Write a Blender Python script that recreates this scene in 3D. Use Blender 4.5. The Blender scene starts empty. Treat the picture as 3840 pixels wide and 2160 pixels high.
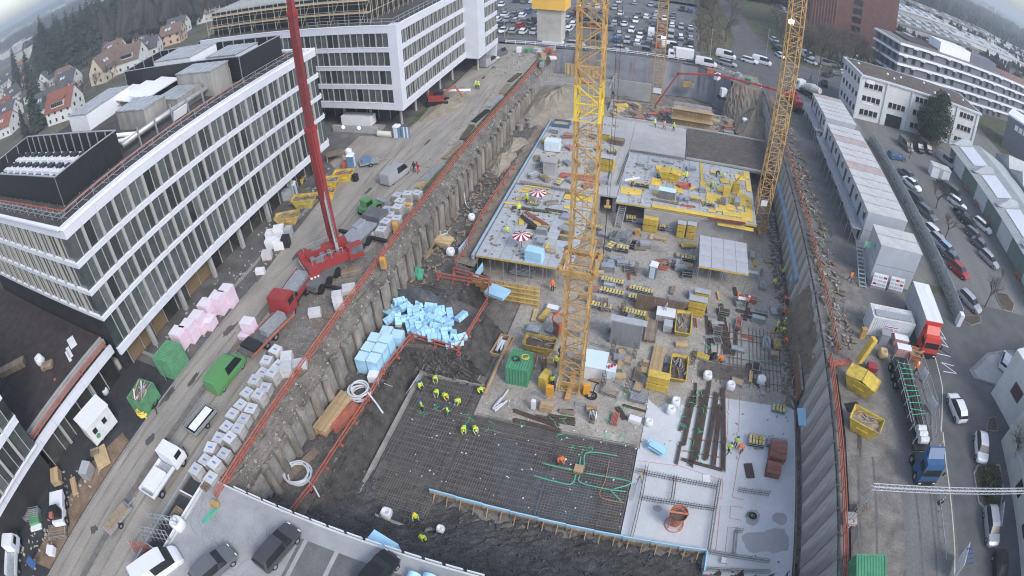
import bpy,math,random
from mathutils import Vector,Matrix
R=math.radians;PI=math.pi
random.seed(7)
scene=bpy.context.scene
COL=scene.collection

# ---------------------------------------------------------------- camera
cd=bpy.data.cameras.new('camera')
cam=bpy.data.objects.new('camera',cd);COL.objects.link(cam)
cd.type='PANO'
cd.panorama_type='FISHEYE_LENS_POLYNOMIAL'
cd.sensor_fit='HORIZONTAL';cd.sensor_width=36.0
cd.fisheye_fov=R(178)
cd.fisheye_polynomial_k0=0.0
cd.fisheye_polynomial_k1=-0.047635669
cd.fisheye_polynomial_k2=-8.2074846e-05
cd.fisheye_polynomial_k3=5.9344134e-06
cd.fisheye_polynomial_k4=-6.8762083e-07
cd.clip_start=0.1;cd.clip_end=9000
cam.matrix_world=Matrix.Translation((0,0,40)) @ Matrix.Rotation(R(16.7091),4,'Z') @ Matrix.Rotation(R(90 - 39.2870),4,'X') @ Matrix.Rotation(R(-1.0806),4,'Z')
scene.camera=cam

# ---------------------------------------------------------------- sky and sun (overcast winter day)
SUN_EL,SUN_AZ=42,125
world=bpy.data.worlds.new('World');scene.world=world;world.use_nodes=True
wn,wl=world.node_tree.nodes,world.node_tree.links
bg=wn['Background']
sky=wn.new('ShaderNodeTexSky');sky.sky_type='NISHITA';sky.sun_disc=False
sky.sun_elevation=R(SUN_EL);sky.sun_rotation=R(SUN_AZ)
sky.air_density=1.0;sky.dust_density=2.0;sky.ozone_density=2.0;sky.altitude=100
hs=wn.new('ShaderNodeHueSaturation');hs.inputs['Saturation'].default_value=0.75
wl.new(sky.outputs[0],hs.inputs['Color']);wl.new(hs.outputs[0],bg.inputs['Color'])
bg.inputs['Strength'].default_value=0.15
sl=bpy.data.lights.new('sun','SUN');sl.energy=1.05;sl.angle=R(18);sl.color=(1.0,0.98,0.95)
sun=bpy.data.objects.new('sun',sl);COL.objects.link(sun)
# sky sun_rotation is measured clockwise from +Y
sd=Vector((math.sin(R(SUN_AZ)) * math.cos(R(SUN_EL)),math.cos(R(SUN_AZ)) * math.cos(R(SUN_EL)),math.sin(R(SUN_EL))))
sun.rotation_euler=(-sd).to_track_quat('-Z','Y').to_euler()
scene.view_settings.view_transform='Standard';scene.view_settings.look='None'
scene.view_settings.gamma=1.0;scene.view_settings.use_curve_mapping=False
scene.view_settings.exposure=0.85
scene.cycles.filter_width=1.1;scene.cycles.max_bounces=5;scene.cycles.diffuse_bounces=3;scene.cycles.glossy_bounces=2
scene.cycles.transparent_max_bounces=6;scene.cycles.volume_bounces=0

# ---------------------------------------------------------------- materials
MATS={}
def mat(name,col,rough=0.8,var=0.18,scale=1.5,metal=0.0,bump=0.0,bscale=None,col2=None,stretch=None,fine=0.0,rnd=0.0,thresh=None,emit=None,wave=None):
    """procedural surface: base colour broken up by two scales of noise, optional second colour in patches, bump, per-object shift, corrugation"""
    if name in MATS:return MATS[name]
    m=bpy.data.materials.new(name);m.use_nodes=True;MATS[name]=m
    n,l=m.node_tree.nodes,m.node_tree.links
    b=n['Principled BSDF'];b.inputs['Roughness'].default_value=rough;b.inputs['Metallic'].default_value=metal
    if rough > 0.6:b.inputs['Specular IOR Level'].default_value=0.25
    tc=n.new('ShaderNodeTexCoord');src=tc.outputs['Object']
    if stretch:
        mp=n.new('ShaderNodeMapping');mp.inputs['Scale'].default_value=stretch
        l.new(src,mp.inputs['Vector']);src2=mp.outputs[0]
    else:src2=src
    nz=n.new('ShaderNodeTexNoise');nz.inputs['Scale'].default_value=scale;nz.inputs['Detail'].default_value=6;nz.inputs['Roughness'].default_value=0.62
    l.new(src2,nz.inputs['Vector'])
    mr=n.new('ShaderNodeMapRange')
    if thresh:mr.inputs[1].default_value,mr.inputs[2].default_value=thresh
    else:mr.inputs[1].default_value,mr.inputs[2].default_value=0.3,0.7
    l.new(nz.outputs[0],mr.inputs[0])
    mx=n.new('ShaderNodeMix');mx.data_type='RGBA'
    c1=tuple(c * (1 - var) for c in col) if col2 is None else col
    c2=tuple(min(c * (1 + var),1) for c in col) if col2 is None else col2
    mx.inputs[6].default_value=(*c1,1);mx.inputs[7].default_value=(*c2,1)
    l.new(mr.outputs[0],mx.inputs[0]);out=mx.outputs[2]
    if fine > 0:
        nf=n.new('ShaderNodeTexNoise');nf.inputs['Scale'].default_value=scale * 14;nf.inputs['Detail'].default_value=4
        l.new(src,nf.inputs['Vector'])
        mf=n.new('ShaderNodeMapRange');mf.inputs[1].default_value,mf.inputs[2].default_value=0.3,0.7
        mf.inputs[3].default_value,mf.inputs[4].default_value=1 - fine,1 + fine
        l.new(nf.outputs[0],mf.inputs[0])
        hv=n.new('ShaderNodeHueSaturation');l.new(mf.outputs[0],hv.inputs['Value']);l.new(out,hv.inputs['Color']);out=hv.outputs[0]
    if rnd > 0:
        oi=n.new('ShaderNodeObjectInfo')
        mo=n.new('ShaderNodeMapRange');mo.inputs[3].default_value,mo.inputs[4].default_value=1 - rnd,1 + rnd
        l.new(oi.outputs['Random'],mo.inputs[0])
        hv=n.new('ShaderNodeHueSaturation');l.new(mo.outputs[0],hv.inputs['Value']);l.new(out,hv.inputs['Color']);out=hv.outputs[0]
    l.new(out,b.inputs['Base Color'])
    if bump > 0:
        nb=n.new('ShaderNodeTexNoise');nb.inputs['Scale'].default_value=bscale or scale * 8;nb.inputs['Detail'].default_value=5
        l.new(src,nb.inputs['Vector'])
        bp=n.new('ShaderNodeBump');bp.inputs['Strength'].default_value=1.0;bp.inputs['Distance'].default_value=bump
        l.new(nb.outputs[0],bp.inputs['Height']);l.new(bp.outputs[0],b.inputs['Normal'])
    if emit:
        b.inputs['Emission Color'].default_value=(*emit[:3],1);b.inputs['Emission Strength'].default_value=emit[3]
    return m

def glass(name,col,rough=0.08):
    m=mat(name,col,rough,0.6,0.35,rnd=0.7)
    m.node_tree.nodes['Principled BSDF'].inputs['Specular IOR Level'].default_value=0.6
    return m

# ---------------------------------------------------------------- mesh builder
class MB:
    def __init__(s):s.v=[];s.f=[];s.mi=[];s.cur=0
    def add(s,vs,fs,mi=None):
        o=len(s.v);s.v += [tuple(p) for p in vs]
        s.f += [tuple(i + o for i in f) for f in fs];s.mi += [s.cur if mi is None else mi] * len(fs)
        return s
    def box(s,x0,y0,z0,x1,y1,z1):
        vs=[(x0,y0,z0),(x1,y0,z0),(x1,y1,z0),(x0,y1,z0),(x0,y0,z1),(x1,y0,z1),(x1,y1,z1),(x0,y1,z1)]
        return s.add(vs,[(3,2,1,0),(4,5,6,7),(0,1,5,4),(1,2,6,5),(2,3,7,6),(3,0,4,7)])
    def cbox(s,c,d,rz=0.0,rx=0.0,ry=0.0):
        a,b,e=d[0]/2,d[1]/2,d[2]/2
        M=Matrix.Rotation(rz,3,'Z') @ Matrix.Rotation(ry,3,'Y') @ Matrix.Rotation(rx,3,'X');c=Vector(c)
        vs=[c + M @ Vector(p) for p in ((-a,-b,-e),(a,-b,-e),(a,b,-e),(-a,b,-e),(-a,-b,e),(a,-b,e),(a,b,e),(-a,b,e))]
        return s.add(vs,[(3,2,1,0),(4,5,6,7),(0,1,5,4),(1,2,6,5),(2,3,7,6),(3,0,4,7)])
    def bar(s,p,q,w,h=None):
        p,q=Vector(p),Vector(q);d=q - p
        if d.length < 1e-6:return s
        d.normalize();h=h or w
        u=d.cross(Vector((0,0,1)))
        if u.length < 1e-3:u=Vector((1,0,0))
        u.normalize();k=u.cross(d).normalized();u *= w/2;k *= h/2
        vs=[p-u-k,p+u-k,p+u+k,p-u+k,q-u-k,q+u-k,q+u+k,q-u+k]
        return s.add(vs,[(0,1,2,3),(7,6,5,4),(4,5,1,0),(5,6,2,1),(6,7,3,2),(7,4,0,3)])
    def cyl(s,p,q,r0,r1=None,n=8,caps=True):
        p,q=Vector(p),Vector(q);d=(q-p).normalized();r1=r0 if r1 is None else r1
        u=d.cross(Vector((0,0,1)))
        if u.length < 1e-3:u=Vector((1,0,0))
        u.normalize();k=d.cross(u)
        vs=[]
        for c,r in ((p,r0),(q,r1)):
            vs += [c + (u*math.cos(2*PI*i/n) + k*math.sin(2*PI*i/n))*r for i in range(n)]
        fs=[(i,(i+1)%n,n+(i+1)%n,n+i) for i in range(n)]
        if caps:fs += [tuple(range(n-1,-1,-1)),tuple(range(n,2*n))]
        return s.add(vs,fs)
    def tube(s,pts,r,n=6):
        pts=[Vector(p) for p in pts];vs=[];m=len(pts);pu=None
        for i,p in enumerate(pts):
            d=(pts[min(i+1,m-1)] - pts[max(i-1,0)]).normalized()
            u=pu - d*pu.dot(d) if pu else d.cross(Vector((0,0,1)))
            if u.length < 1e-3:u=d.cross(Vector((0,1,0)))
            u.normalize();pu=u;k=d.cross(u);rr=r[i] if isinstance(r,(list,tuple)) else r
            vs += [p + (u*math.cos(2*PI*j/n) + k*math.sin(2*PI*j/n))*rr for j in range(n)]
        fs=[(i*n+j,i*n+(j+1)%n,(i+1)*n+(j+1)%n,(i+1)*n+j) for i in range(m-1) for j in range(n)]
        fs += [tuple(range(n-1,-1,-1)),tuple(range((m-1)*n,m*n))]
        return s.add(vs,fs)
    def prism(s,poly,z0,z1,top=None):
        n=len(poly);t=top or poly
        a=sum(poly[i][0]*poly[(i+1)%n][1]-poly[(i+1)%n][0]*poly[i][1] for i in range(n))
        if a < 0:poly=poly[::-1];t=t[::-1]
        vs=[(x,y,z0) for x,y in poly] + [(x,y,z1) for x,y in t]
        return s.add(vs,[tuple(range(n-1,-1,-1)),tuple(range(n,2*n))] + [(i,(i+1)%n,n+(i+1)%n,n+i) for i in range(n)])
    def sheet(s,poly,z):
        n=len(poly)
        a=sum(poly[i][0]*poly[(i+1)%n][1]-poly[(i+1)%n][0]*poly[i][1] for i in range(n))
        if a < 0:poly=poly[::-1]
        return s.add([(x,y,z) for x,y in poly],[tuple(range(n))])
    def patch(s,rows,nu,amp=0.0,seed=1,edge=True):
        """grid through polylines (each the same number of points), noise amplitude amp"""
        rnd=random.Random(seed);nr=len(rows);nc=len(rows[0]);vs=[]
        U=[i/nu for i in range(nu+1)]
        def samp(line,u):
            t=u*(nc-1);i=min(int(t),nc-2);f=t-i
            return Vector(line[i])*(1-f) + Vector(line[i+1])*f
        nv=max(2,(nr-1)*max(1,s.sub if hasattr(s,'sub') else 4))
        for j in range(nv+1):
            t=j/nv*(nr-1);k=min(int(t),nr-2);f=t-k
            for u in U:
                p=samp(rows[k],u)*(1-f) + samp(rows[k+1],u)*f
                if amp and (not edge or (0 < j < nv)):p += Vector((rnd.uniform(-1,1)*amp*.6,rnd.uniform(-1,1)*amp*.6,rnd.uniform(-1,1)*amp))
                vs.append(p)
        w=nu+1
        return s.add(vs,[(j*w+i,j*w+i+1,(j+1)*w+i+1,(j+1)*w+i) for j in range(nv) for i in range(nu)])
    def mesh(s,name,mats=()):
        me=bpy.data.meshes.new(name);me.from_pydata([tuple(p) for p in s.v],[],s.f)
        for m in (mats if isinstance(mats,(list,tuple)) else (mats,)):me.materials.append(m)
        if any(s.mi):me.polygons.foreach_set('material_index',s.mi)
        me.update();return me
    def o(s,name,mats,parent=None,**k):return ob(name,s.mesh(name,mats),parent,**k)

def ob(name,me,parent=None,loc=None,rz=0.0,rot=None,scl=None,label=None,cat=None,group=None,kind=None,m=None):
    o=bpy.data.objects.new(name,me);COL.objects.link(o)
    if parent is not None:o.parent=parent
    if loc is not None:o.location=loc
    if rot is not None:o.rotation_euler=rot
    elif rz:o.rotation_euler=(0,0,rz)
    if scl is not None:o.scale=scl if hasattr(scl,'__len__') else (scl,)*3
    if m is not None and me is not None:
        o.material_slots[0].link='OBJECT';o.material_slots[0].material=m
    if label:o['label']=label
    if cat:o['category']=cat
    if group:o['group']=group
    if kind:o['kind']=kind
    return o
def thing(name,label,cat,loc=(0,0,0),rz=0.0,group=None,scl=None):
    return ob(name,None,loc=loc,rz=rz,label=label,cat=cat,group=group,scl=scl)
CACHE={}
def cached(key,fn):
    if key not in CACHE:CACHE[key]=fn()
    return CACHE[key]
def ordw(n):
    T='twenty thirty forty fifty sixty seventy eighty ninety'.split()
    return ORD[n] if n < 20 else (T[(n+1)//10-2]+('-'+ORD[n%10] if (n+1)%10 else '')).replace('ty','ty') if (n+1)%10 else T[(n+1)//10-2][:-1]+'ieth'
ORD='first second third fourth fifth sixth seventh eighth ninth tenth eleventh twelfth thirteenth fourteenth fifteenth sixteenth seventeenth eighteenth nineteenth twentieth'.split()
def smooth(o):
    o.data.polygons.foreach_set('use_smooth',[True]*len(o.data.polygons));return o
def boxmesh(name,d,m):
    def f():
        b=MB();b.cbox((0,0,d[2]/2),d);return b.mesh(name,m)
    return cached((name,d,m.name),f)
# ================================================================ materials used widely
ASPH=mat('asphalt',(0.115,0.115,0.116),.9,.22,.35,bump=.01,bscale=30,fine=.12)
ASPH2=mat('asphalt_worn',(0.165,0.162,0.155),.92,.25,.22,bump=.01,bscale=25,fine=.15,stretch=(1,.12,1))
MUD=mat('road_mud',(0.3,0.276,0.242),.88,.24,.45,bump=.025,bscale=5,fine=.16,stretch=(1.1,.3,1))
EARTH=mat('dark_earth',(0.07,0.064,0.059),.95,.5,.9,bump=.08,bscale=3.5,fine=.35)
EARTH2=mat('grey_earth',(0.19,0.175,0.157),.95,.4,.6,bump=.06,bscale=4,fine=.3)
SOIL=mat('brown_soil',(0.2,0.17,0.135),.95,.3,.5,bump=.05,bscale=5,fine=.25)
GRAVEL=mat('gravel',(0.175,0.16,0.145),.95,.3,1.4,bump=.06,bscale=9,fine=.45)
CONC=mat('concrete',(0.36,0.36,0.355),.85,.16,.5,fine=.1,bump=.005,bscale=20)
CONC_W=mat('fresh_concrete',(0.56,0.58,0.6),.8,.1,.35,fine=.05)
CONC_D=mat('damp_concrete',(0.29,0.275,0.25),.8,.32,.3,fine=.18,col2=None)
SHOT=mat('shotcrete',(0.26,0.25,0.235),.9,.35,.7,bump=.05,bscale=4,fine=.2)
BITU=mat('bitumen',(0.042,0.042,0.045),.85,.3,.8,bump=.02,bscale=10,fine=.2)
GRASS=mat('winter_grass',(0.085,0.092,0.05),.95,.4,.05,fine=.4)
ORANGE=mat('orange_paint',(0.4,0.125,0.085),.6,.25,2,rnd=.12)
GALV=mat('galvanised',(0.42,0.44,0.46),.45,.2,3,metal=.5)
WOOD=mat('timber',(0.42,0.3,0.17),.85,.3,3,stretch=(1,8,8),rnd=.2)
WOODD=mat('old_timber',(0.24,0.19,0.14),.9,.3,3,rnd=.25)
WHITE=mat('white_paint',(0.74,0.75,0.78),.5,.06,2)
YEL=mat('formwork_yellow',(0.6,0.43,0.08),.6,.2,1.5,rnd=.12)
RUST=mat('rebar_rust',(0.1,0.075,0.062),.8,.35,3,rnd=.15)
REBM=mat('rebar_grey',(0.17,0.152,0.138),.7,.35,1.2)
BLACKM=mat('black_metal',(0.018,0.018,0.02),.5,.2,2)
RUBBER=mat('rubber',(0.02,0.02,0.021),.9,.2,4)
BLUEF=mat('blue_foam',(0.4,0.66,0.84),.75,.08,1.2,rnd=.08)
PLY=mat('plywood',(0.5,0.37,0.2),.8,.2,1.5,rnd=.15)
FILM=mat('film_faced_board',(0.4,0.42,0.44),.6,.12,1.2,rnd=.06)

def struct(name,b,m,label=None,parent=None):
    o=b.o(name,m,parent)
    if parent is None:o['kind']='structure'
    return o
def S2(name,poly,z,m):b=MB();b.sheet(poly,z);return struct(name,b,m)
def rect(x0,y0,x1,y1):return [(x0,y0),(x1,y0),(x1,y1),(x0,y1)]

# ================================================================ ground: one sheet to the horizon with the excavation cut out
PX0,PX1,PY0,PY1=-30.3,20.3,15.0,137.5
b=MB()
xs=[-4500,PX0,PX1,4500];ys=[-4500,PY0,PY1,4500]
for i in range(3):
    for j in range(3):
        if i == 1 and j == 1:continue
        b.add([(xs[i],ys[j],0),(xs[i+1],ys[j],0),(xs[i+1],ys[j+1],0),(xs[i],ys[j+1],0)],[(0,1,2,3)])
struct('ground',b,GRASS)
# street-level sheets round the pit
S2('gravel_strip',rect(-39.6,-30,-30.3,62),.004,GRAVEL)
S2('haul_road',[(-43.2,-30),(-39.7,-30),(-39.7,38),(-34.6,44),(-32.2,50),(-31.6,78),(-31.5,100),(-30.9,137),(-44,140),(-43.5,120),(-42.3,80),(-50,79),(-50,69),(-46,66),(-43.2,40)],.008,MUD)
S2('haul_lane',[(-38.6,-30),(-34.4,-30),(-34.4,27),(-36.2,34),(-38.6,36)],.008,MUD)
S2('building_forecourt',rect(-52,-30,-43.4,24),.004,BITU)
S2('forecourt_paving',rect(-52,24,-43.4,79),.004,mat('wet_paving',(0.12,0.115,0.11),.7,.4,.4,fine=.2))
S2('soil_patch',[(-46.5,-4),(-43.6,-3),(-43.6,14.5),(-45.2,15),(-46.6,10)],.008,mat('wet_brown_soil',(0.2,0.14,0.095),.95,.4,.7,bump=.04,bscale=5,fine=.3))
for x,y0,y1 in ((-43.3,-30,40),(-39.65,-30,34),(-38.65,-30,30)):
    b=MB();y=y0
    while y < y1:
        b.box(x-.08,y+.01,-.05,x+.08,min(y+1.98,y1),.11);y += 2
    o=struct('kerb',b,mat('kerb_stone',(0.25,0.245,0.235),.9,.2,1.5))
b=MB();b.box(-52.2,25,.004,-45.6,25.4,.14);b.box(-46,25.4,.004,-45.6,64,.16);struct('kerb',b,MATS['kerb_stone'])
# paved deck south of the pit, with light strips between the parking bays
S2('parking_deck',rect(-31.8,-30,-3,14.85),.30,mat('swirled_concrete',(0.33,0.335,0.34),.8,.14,.5,fine=.08,bump=.01,bscale=3))
b=MB();b.box(-31.9,14.85,-2.2,-3,15.0,.42);b.box(-31.95,-30,-.5,-31.8,15,.42);struct('deck_upstand',b,CONC_W)
S2('parking_bay_asphalt',rect(-21.2,-30,-3,13.3),.304,mat('bay_asphalt',(0.15,0.15,0.15),.9,.2,.6,fine=.15))
rq=random.Random(5);b=MB()
for k in range(46):
    x,y,r_=rq.uniform(-31,-22.5),rq.uniform(-2,14),rq.uniform(.7,2.0);a0=rq.uniform(2.2,3.4)
    for i in range(9):
        a,c=a0+i*.2,a0+i*.2+.2;b.add([(min(max(x+q*math.cos(t),-31.6),-21.4),min(y+q*math.sin(t),14.7),.3025+.0001*k) for q,t in ((r_,a),(r_,c),(r_+.09,c),(r_+.09,a))],[(0,1,2,3)])
struct('trowel_marks',b,mat('trowel_mark',(0.285,0.29,0.295),.8,.15,1))
for k in range(7):
    x=-20.9 + k*2.75
    S2('bay_marking',[(x,-12),(x+.35,-12),(x+.35,13.3),(x,13.3)],.308,CONC)
# right-hand side: dirt strip, construction lane, public road, works yard
S2('dirt_strip',rect(20.3,-30,27.4,62),.004,EARTH2)
S2('construction_lane',rect(27.4,-30,34.2,62),.006,ASPH2)
S2('public_road',[(34.2,-30),(42.6,-30),(42.6,52),(60,50),(90,70),(90,30),(42,30),(42,62),(34.2,62)][:0] or rect(34.2,-30,75,60),.006,ASPH)
S2('office_apron',rect(20.3,62,42,135),.004,mat('worn_apron',(0.17,0.165,0.155),.9,.3,.3,fine=.15))
S2('works_yard',rect(42,60,64,112),.006,ASPH2)
S2('side_street',[(20,126),(34,124),(44,128),(52,150),(56,152),(72,172),(66,178),(46,158),(30,158),(24,190),(22,260),(14,420),(8,420),(15,250),(17,170),(12,146),(-60,143),(-60,138),(20,138)],.008,ASPH)
S2('car_park',rect(-75,143,6,222),.006,mat('car_park_asphalt',(0.15,0.15,0.15),.9,.2,.15,fine=.15))
S2('block_forecourt',rect(-90,69,-43.6,130),.003,MATS['wet_paving'])
S2('office_yard',rect(35.5,112.2,95,150),.003,ASPH2)
S2('far_road',[(-75,222),(10,216),(14,250),(-75,258)],.006,ASPH)
S2('verge',[(6,150),(14,150),(15,170),(13,250),(8,250)],.006,mat('verge_grass',(0.13,0.115,0.07),.95,.35,.3,fine=.35))
PUD=mat('puddle_water',(0.09,0.085,0.08),.12,.2,.5)
rq=random.Random(17)
for k in range(26):
    x,y=((rq.uniform(-43,-40),rq.uniform(0,40)),(rq.uniform(-42,-33),rq.uniform(46,130)),(rq.uniform(21,27),rq.uniform(14,60)),(rq.uniform(22,26),rq.uniform(62,120)))[k%4];rx,ry=rq.uniform(.2,.5),rq.uniform(.5,1.8)
    S2('puddle',[(x+rx*math.cos(a)*rq.uniform(.6,1.3),y+ry*math.sin(a)*rq.uniform(.6,1.3)) for a in [2*PI*i/16 for i in range(16)]],.0125+.0003*k,PUD)
TRK=mat('tyre_track',(0.245,0.223,0.195),.85,.3,1,fine=.25,stretch=(1,.3,1))
for k in range(8):
    x=-41.5+(k//2)*2.1+(k%2)*1.7;y0=41+5*(k//2);f=lambda t:x+1.1*math.sin(t*.33+(k//2)*1.7)+.1*math.sin(t*1.3+k);S2('tyre_track',[(f(t)-.13,y0+t*3) for t in range(18)]+[(f(t)+.13,y0+t*3) for t in range(17,-1,-1)],.0105+.0001*k,TRK)
for k,x in enumerate((-42.4,-40.8,-37.4,-35.6,29.3,31.2,22.5,24.2)):S2('tyre_track',[(x+.15*math.sin(t*.7+k)-.15,-8+t*4) for t in range(11)]+[(x+.15*math.sin(t*.7+k)+.15,-8+t*4) for t in range(10,-1,-1)],.0105+.0001*k,TRK if x < 0 else mat('tyre_track_grey',(0.13,0.125,0.118),.85,.3,1,fine=.2))
# painted markings: zigzag bus stop marks and lane lines
LINE=mat('road_paint',(0.55,0.52,0.42),.8,.25,1.5)
def line(pts,w,z,m=None,name='lane_line'):
    b=MB()
    for a,c in zip(pts,pts[1:]):
        a,c=Vector((*a[:2],0)),Vector((*c[:2],0));n=(c-a).normalized().cross(Vector((0,0,1)))*w/2
        b.add([(p.x,p.y,z) for p in (a-n,c-n,c+n,a+n)],[(3,2,1,0)] if False else [(0,1,2,3)])
    return struct(name,b,m or LINE)
line([(36.11,47.45,0),(36.04,44.08,0),(35.93,42.54,0),(34.13,36,0)],.14,.012)
line([(34.36,36.02,0),(33.97,32.13,0),(33.89,28.5,0),(33.72,21.75,0),(32.6,8,0)],.14,.012)
line([(36.61,48.04,0),(39.04,47.96,0),(37.26,49.09,0),(39.04,47.96,0)],.12,.013,WHITE,'zigzag_marking')
line([(37.93,49.9,0),(39.01,49.5,0),(38.13,51.35,0),(39.03,50.9,0),(38.47,52.69,0)],.12,.013,WHITE,'zigzag_marking')
line([(36.83,45.15,0),(39.09,45.14,0),(36.85,46.63,0),(38.96,46.37,0)],.12,.013,WHITE,'zigzag_marking')

# ================================================================ excavation
b=MB();b.sheet(rect(PX0-2,PY0-6,PX1+1.5,PY1+1),-8.15);struct('pit_floor',b,EARTH2)
# left side: bank from the street to the pile heads, shotcrete face between the piles, berm, slope to the slab
b=MB();b.sub=4
Y0,Y1=12.0,137.5
yy=[Y0 + (Y1-Y0)*i/24 for i in range(25)]
rg=random.Random(3)
def row(x,z,jx,jz):return [(x+rg.uniform(-jx,jx),y,z+rg.uniform(-jz,jz)) for y in yy]
b.patch([row(-30.35,0,0,0),row(-29.5,-.35,.1,.12),row(-28.95,-1.15,.15,.2),row(-28.85,-1.7,.1,.1)],150,.10,4)
struct('embankment',b,mat('bank_earth',(0.15,0.137,0.12),.95,.45,.5,bump=.06,bscale=4,fine=.3))
b=MB();b.patch([[(-28.85,Y0,-1.6),(-28.85,Y1,-1.6)],[(-28.75,Y0,-5.4),(-28.75,Y1,-5.4)]],110,.07,5,edge=False);struct('shotcrete_face',b,SHOT)
# berm in front of the piles (z about -5), wider between y=41 and y=56
def berm_edge(y):
    if y < 40.4:return -24.6
    if y < 49:return -17.9
    if y < 55.5:return -21.5
    return -24.4
ys_=[12+i*1.0 for i in range(97)]
b=MB();b.sub=6
b.patch([[(-28.9,y,-5.15) for y in ys_],[(berm_edge(y)-.2,y,-5.05) for y in ys_]],96,.09,6)
struct('berm',b,mat('berm_earth',(0.11,0.1,0.09),.95,.5,.35,bump=.07,bscale=3,fine=.35))
b=MB();b.sub=6
b.patch([[(berm_edge(y)-.2,y,-5.05) for y in ys_],[(berm_edge(y)+.4,y,-5.6) for y in ys_],[(berm_edge(y)+(2.0 if not 40<y<56 else 2.4),y,-8.15) for y in ys_]],96,.14,7)
struct('excavated_slope',b,EARTH)
b=MB();b.sub=8
b.patch([[(-25.5,40.6,-5.1),(-22,40.6,-5.1),(-17.6,40.6,-5.1)],[(-25.5,39.9,-6.2),(-22,39.8,-6.4),(-17,39.9,-6.2)],[(-25.5,39.3,-8.15),(-22,39.2,-8.15),(-14.8,39.2,-8.15)]],30,.16,8)
struct('excavated_slope',b,EARTH)
b=MB();b.sub=8
b.patch([[(-21.7,55.6,-5.1),(-25.5,55.6,-5.1)],[(-20,57.4,-8.15),(-24,57.6,-8.15)]],14,.14,9);struct('excavated_slope',b,EARTH)
# far left part of the pit at berm level
b=MB();b.sub=5
b.patch([[(-24.6,y,-5.05) for y in (56,80,108)],[(-21.8,y,-5.6) for y in (56,80,108)]],50,.12,10);struct('working_strip',b,SOIL)
b=MB();b.sub=6
b.patch([[(-28.8,104,-5.1),(-20,104,-5.3),(-10,106,-5.6)],[(-28.8,116,-5.1),(-20,116,-5.6),(-10,116,-6.5)],[(-28.8,137,-6.5),(-20,137,-8),(-10,137,-8)]],40,.25,11);struct('far_pit_floor',b,SOIL)
# mounds of excavated soil
def mound(loc,rx,ry,h,m,seed,name='soil_mound'):
    rnd=random.Random(seed);b=MB();n,k=22,9;vs=[(0,0,h)]
    for j in range(1,k+1):
        t=j/k
        for i in range(n):
            a=2*PI*i/n;f=1+.16*math.sin(3*a+seed)+.08*math.sin(7*a+2*seed)
            vs.append((rx*t*f*math.cos(a),ry*t*f*math.sin(a),h*(1-t)**1.15*(1+rnd.uniform(-.12,.12)) + rnd.uniform(-.04,.06)*(j<k) - .1*(j==k)))
    fs=[(0,1+i,1+(i+1)%n) for i in range(n)] + [(1+(j-1)*n+i,1+j*n+i,1+j*n+(i+1)%n,1+(j-1)*n+(i+1)%n) for j in range(1,k) for i in range(n)]
    b.add(vs,fs);o=b.o(name,m,loc=loc);o['kind']='structure';return o
SANDY=mat('sandy_soil',(0.27,0.235,0.185),.95,.2,.5,bump=.04,bscale=5,fine=.25)
mound((-22.5,112,-5.3),9,13,4.2,SANDY,2)
mound((-26.6,84,-5.2),2.2,5,1.7,SANDY,5)
mound((-26.4,91,-5.2),2.2,4,1.5,SANDY,6)
mound((-40.3,95.5,0),3.3,9.5,.8,SANDY,8)
mound((18,118,-5.2),4.6,10,3.6,SOIL,9)
# south slope: dark gravel rising to the parking deck
b=MB();b.sub=9
b.patch([[(x,14.9,-1.9) for x in (-30.3,-20,-10,0,10,20.3)],[(-30.3,16.5,-3.6),(-20,17,-5.5),(-10,18.3,-6.2),(0,18,-5.6),(10,17.4,-5.3),(20.3,17.4,-5)],[(-30.3,19,-5.2),(-20,20.3,-7.6),(-10,22.4,-8.0),(0,22.6,-7.9),(10,20.6,-7.9),(20.3,21.6,-7.9)],[(-30.3,25,-6.4),(-20,26,-8.3),(-10,26,-8.3),(0,26,-8.3),(10,26,-8.3),(20.3,26,-8.3)]],90,.11,12)
struct('gravel_slope',b,mat('dark_gravel',(0.075,0.073,0.072),.95,.45,.5,bump=.09,bscale=6,fine=.5))
b=MB();b.patch([[(-5,14.9,-1.9),(20.4,14.9,-1.9)],[(-5,6,.1),(20.4,6,.1)]],30,.1,13);struct('gravel_bank',b,MATS['dark_gravel'])
# right side: soldier-pile wall with shotcrete panels and a ledge
b=MB();b.patch([[(20.35,y,0) for y in (8,50,90,137.5)],[(20.3,y,-.9) for y in (8,50,90,137.5)],[(19.75,y,-8.15) for y in (8,50,90,137.5)]],100,.03,14);struct('retaining_face',b,mat('board_marked_shotcrete',(0.24,0.235,0.225),.9,.4,.6,fine=.2,bump=.03,bscale=6,stretch=(1,1,.35)))
pw=thing('soldier_pile_wall','grey retaining wall of soldier piles and lagging along the yard side of the pit','retaining wall')
sp=cached('sp',lambda:MB().bar((.05,0,-.1),(-.48,0,-8.1),.1,.3).mesh('soldier_pile',mat('rusty_steel',(0.27,0.245,0.22),.8,.4,2)))
for k in range(52):ob('soldier_pile',sp,pw,loc=(20.2,9+k*2.45,0))
lg=cached('lag',lambda:MB().cbox((0,0,0),(.07,2.4,.9)).mesh('lagging_panel',mat('lagging',(0.46,0.445,0.42),.9,.4,.35,rnd=.14,fine=.2,col2=(0.29,0.27,0.245),thresh=(.42,.62))))
for k in range(51):
    ob('lagging_panel',lg,pw,loc=(19.93,9+k*2.45+1.22,-3.9),rot=(0,R(3.7),0),scl=(1,1,8.0))
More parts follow.
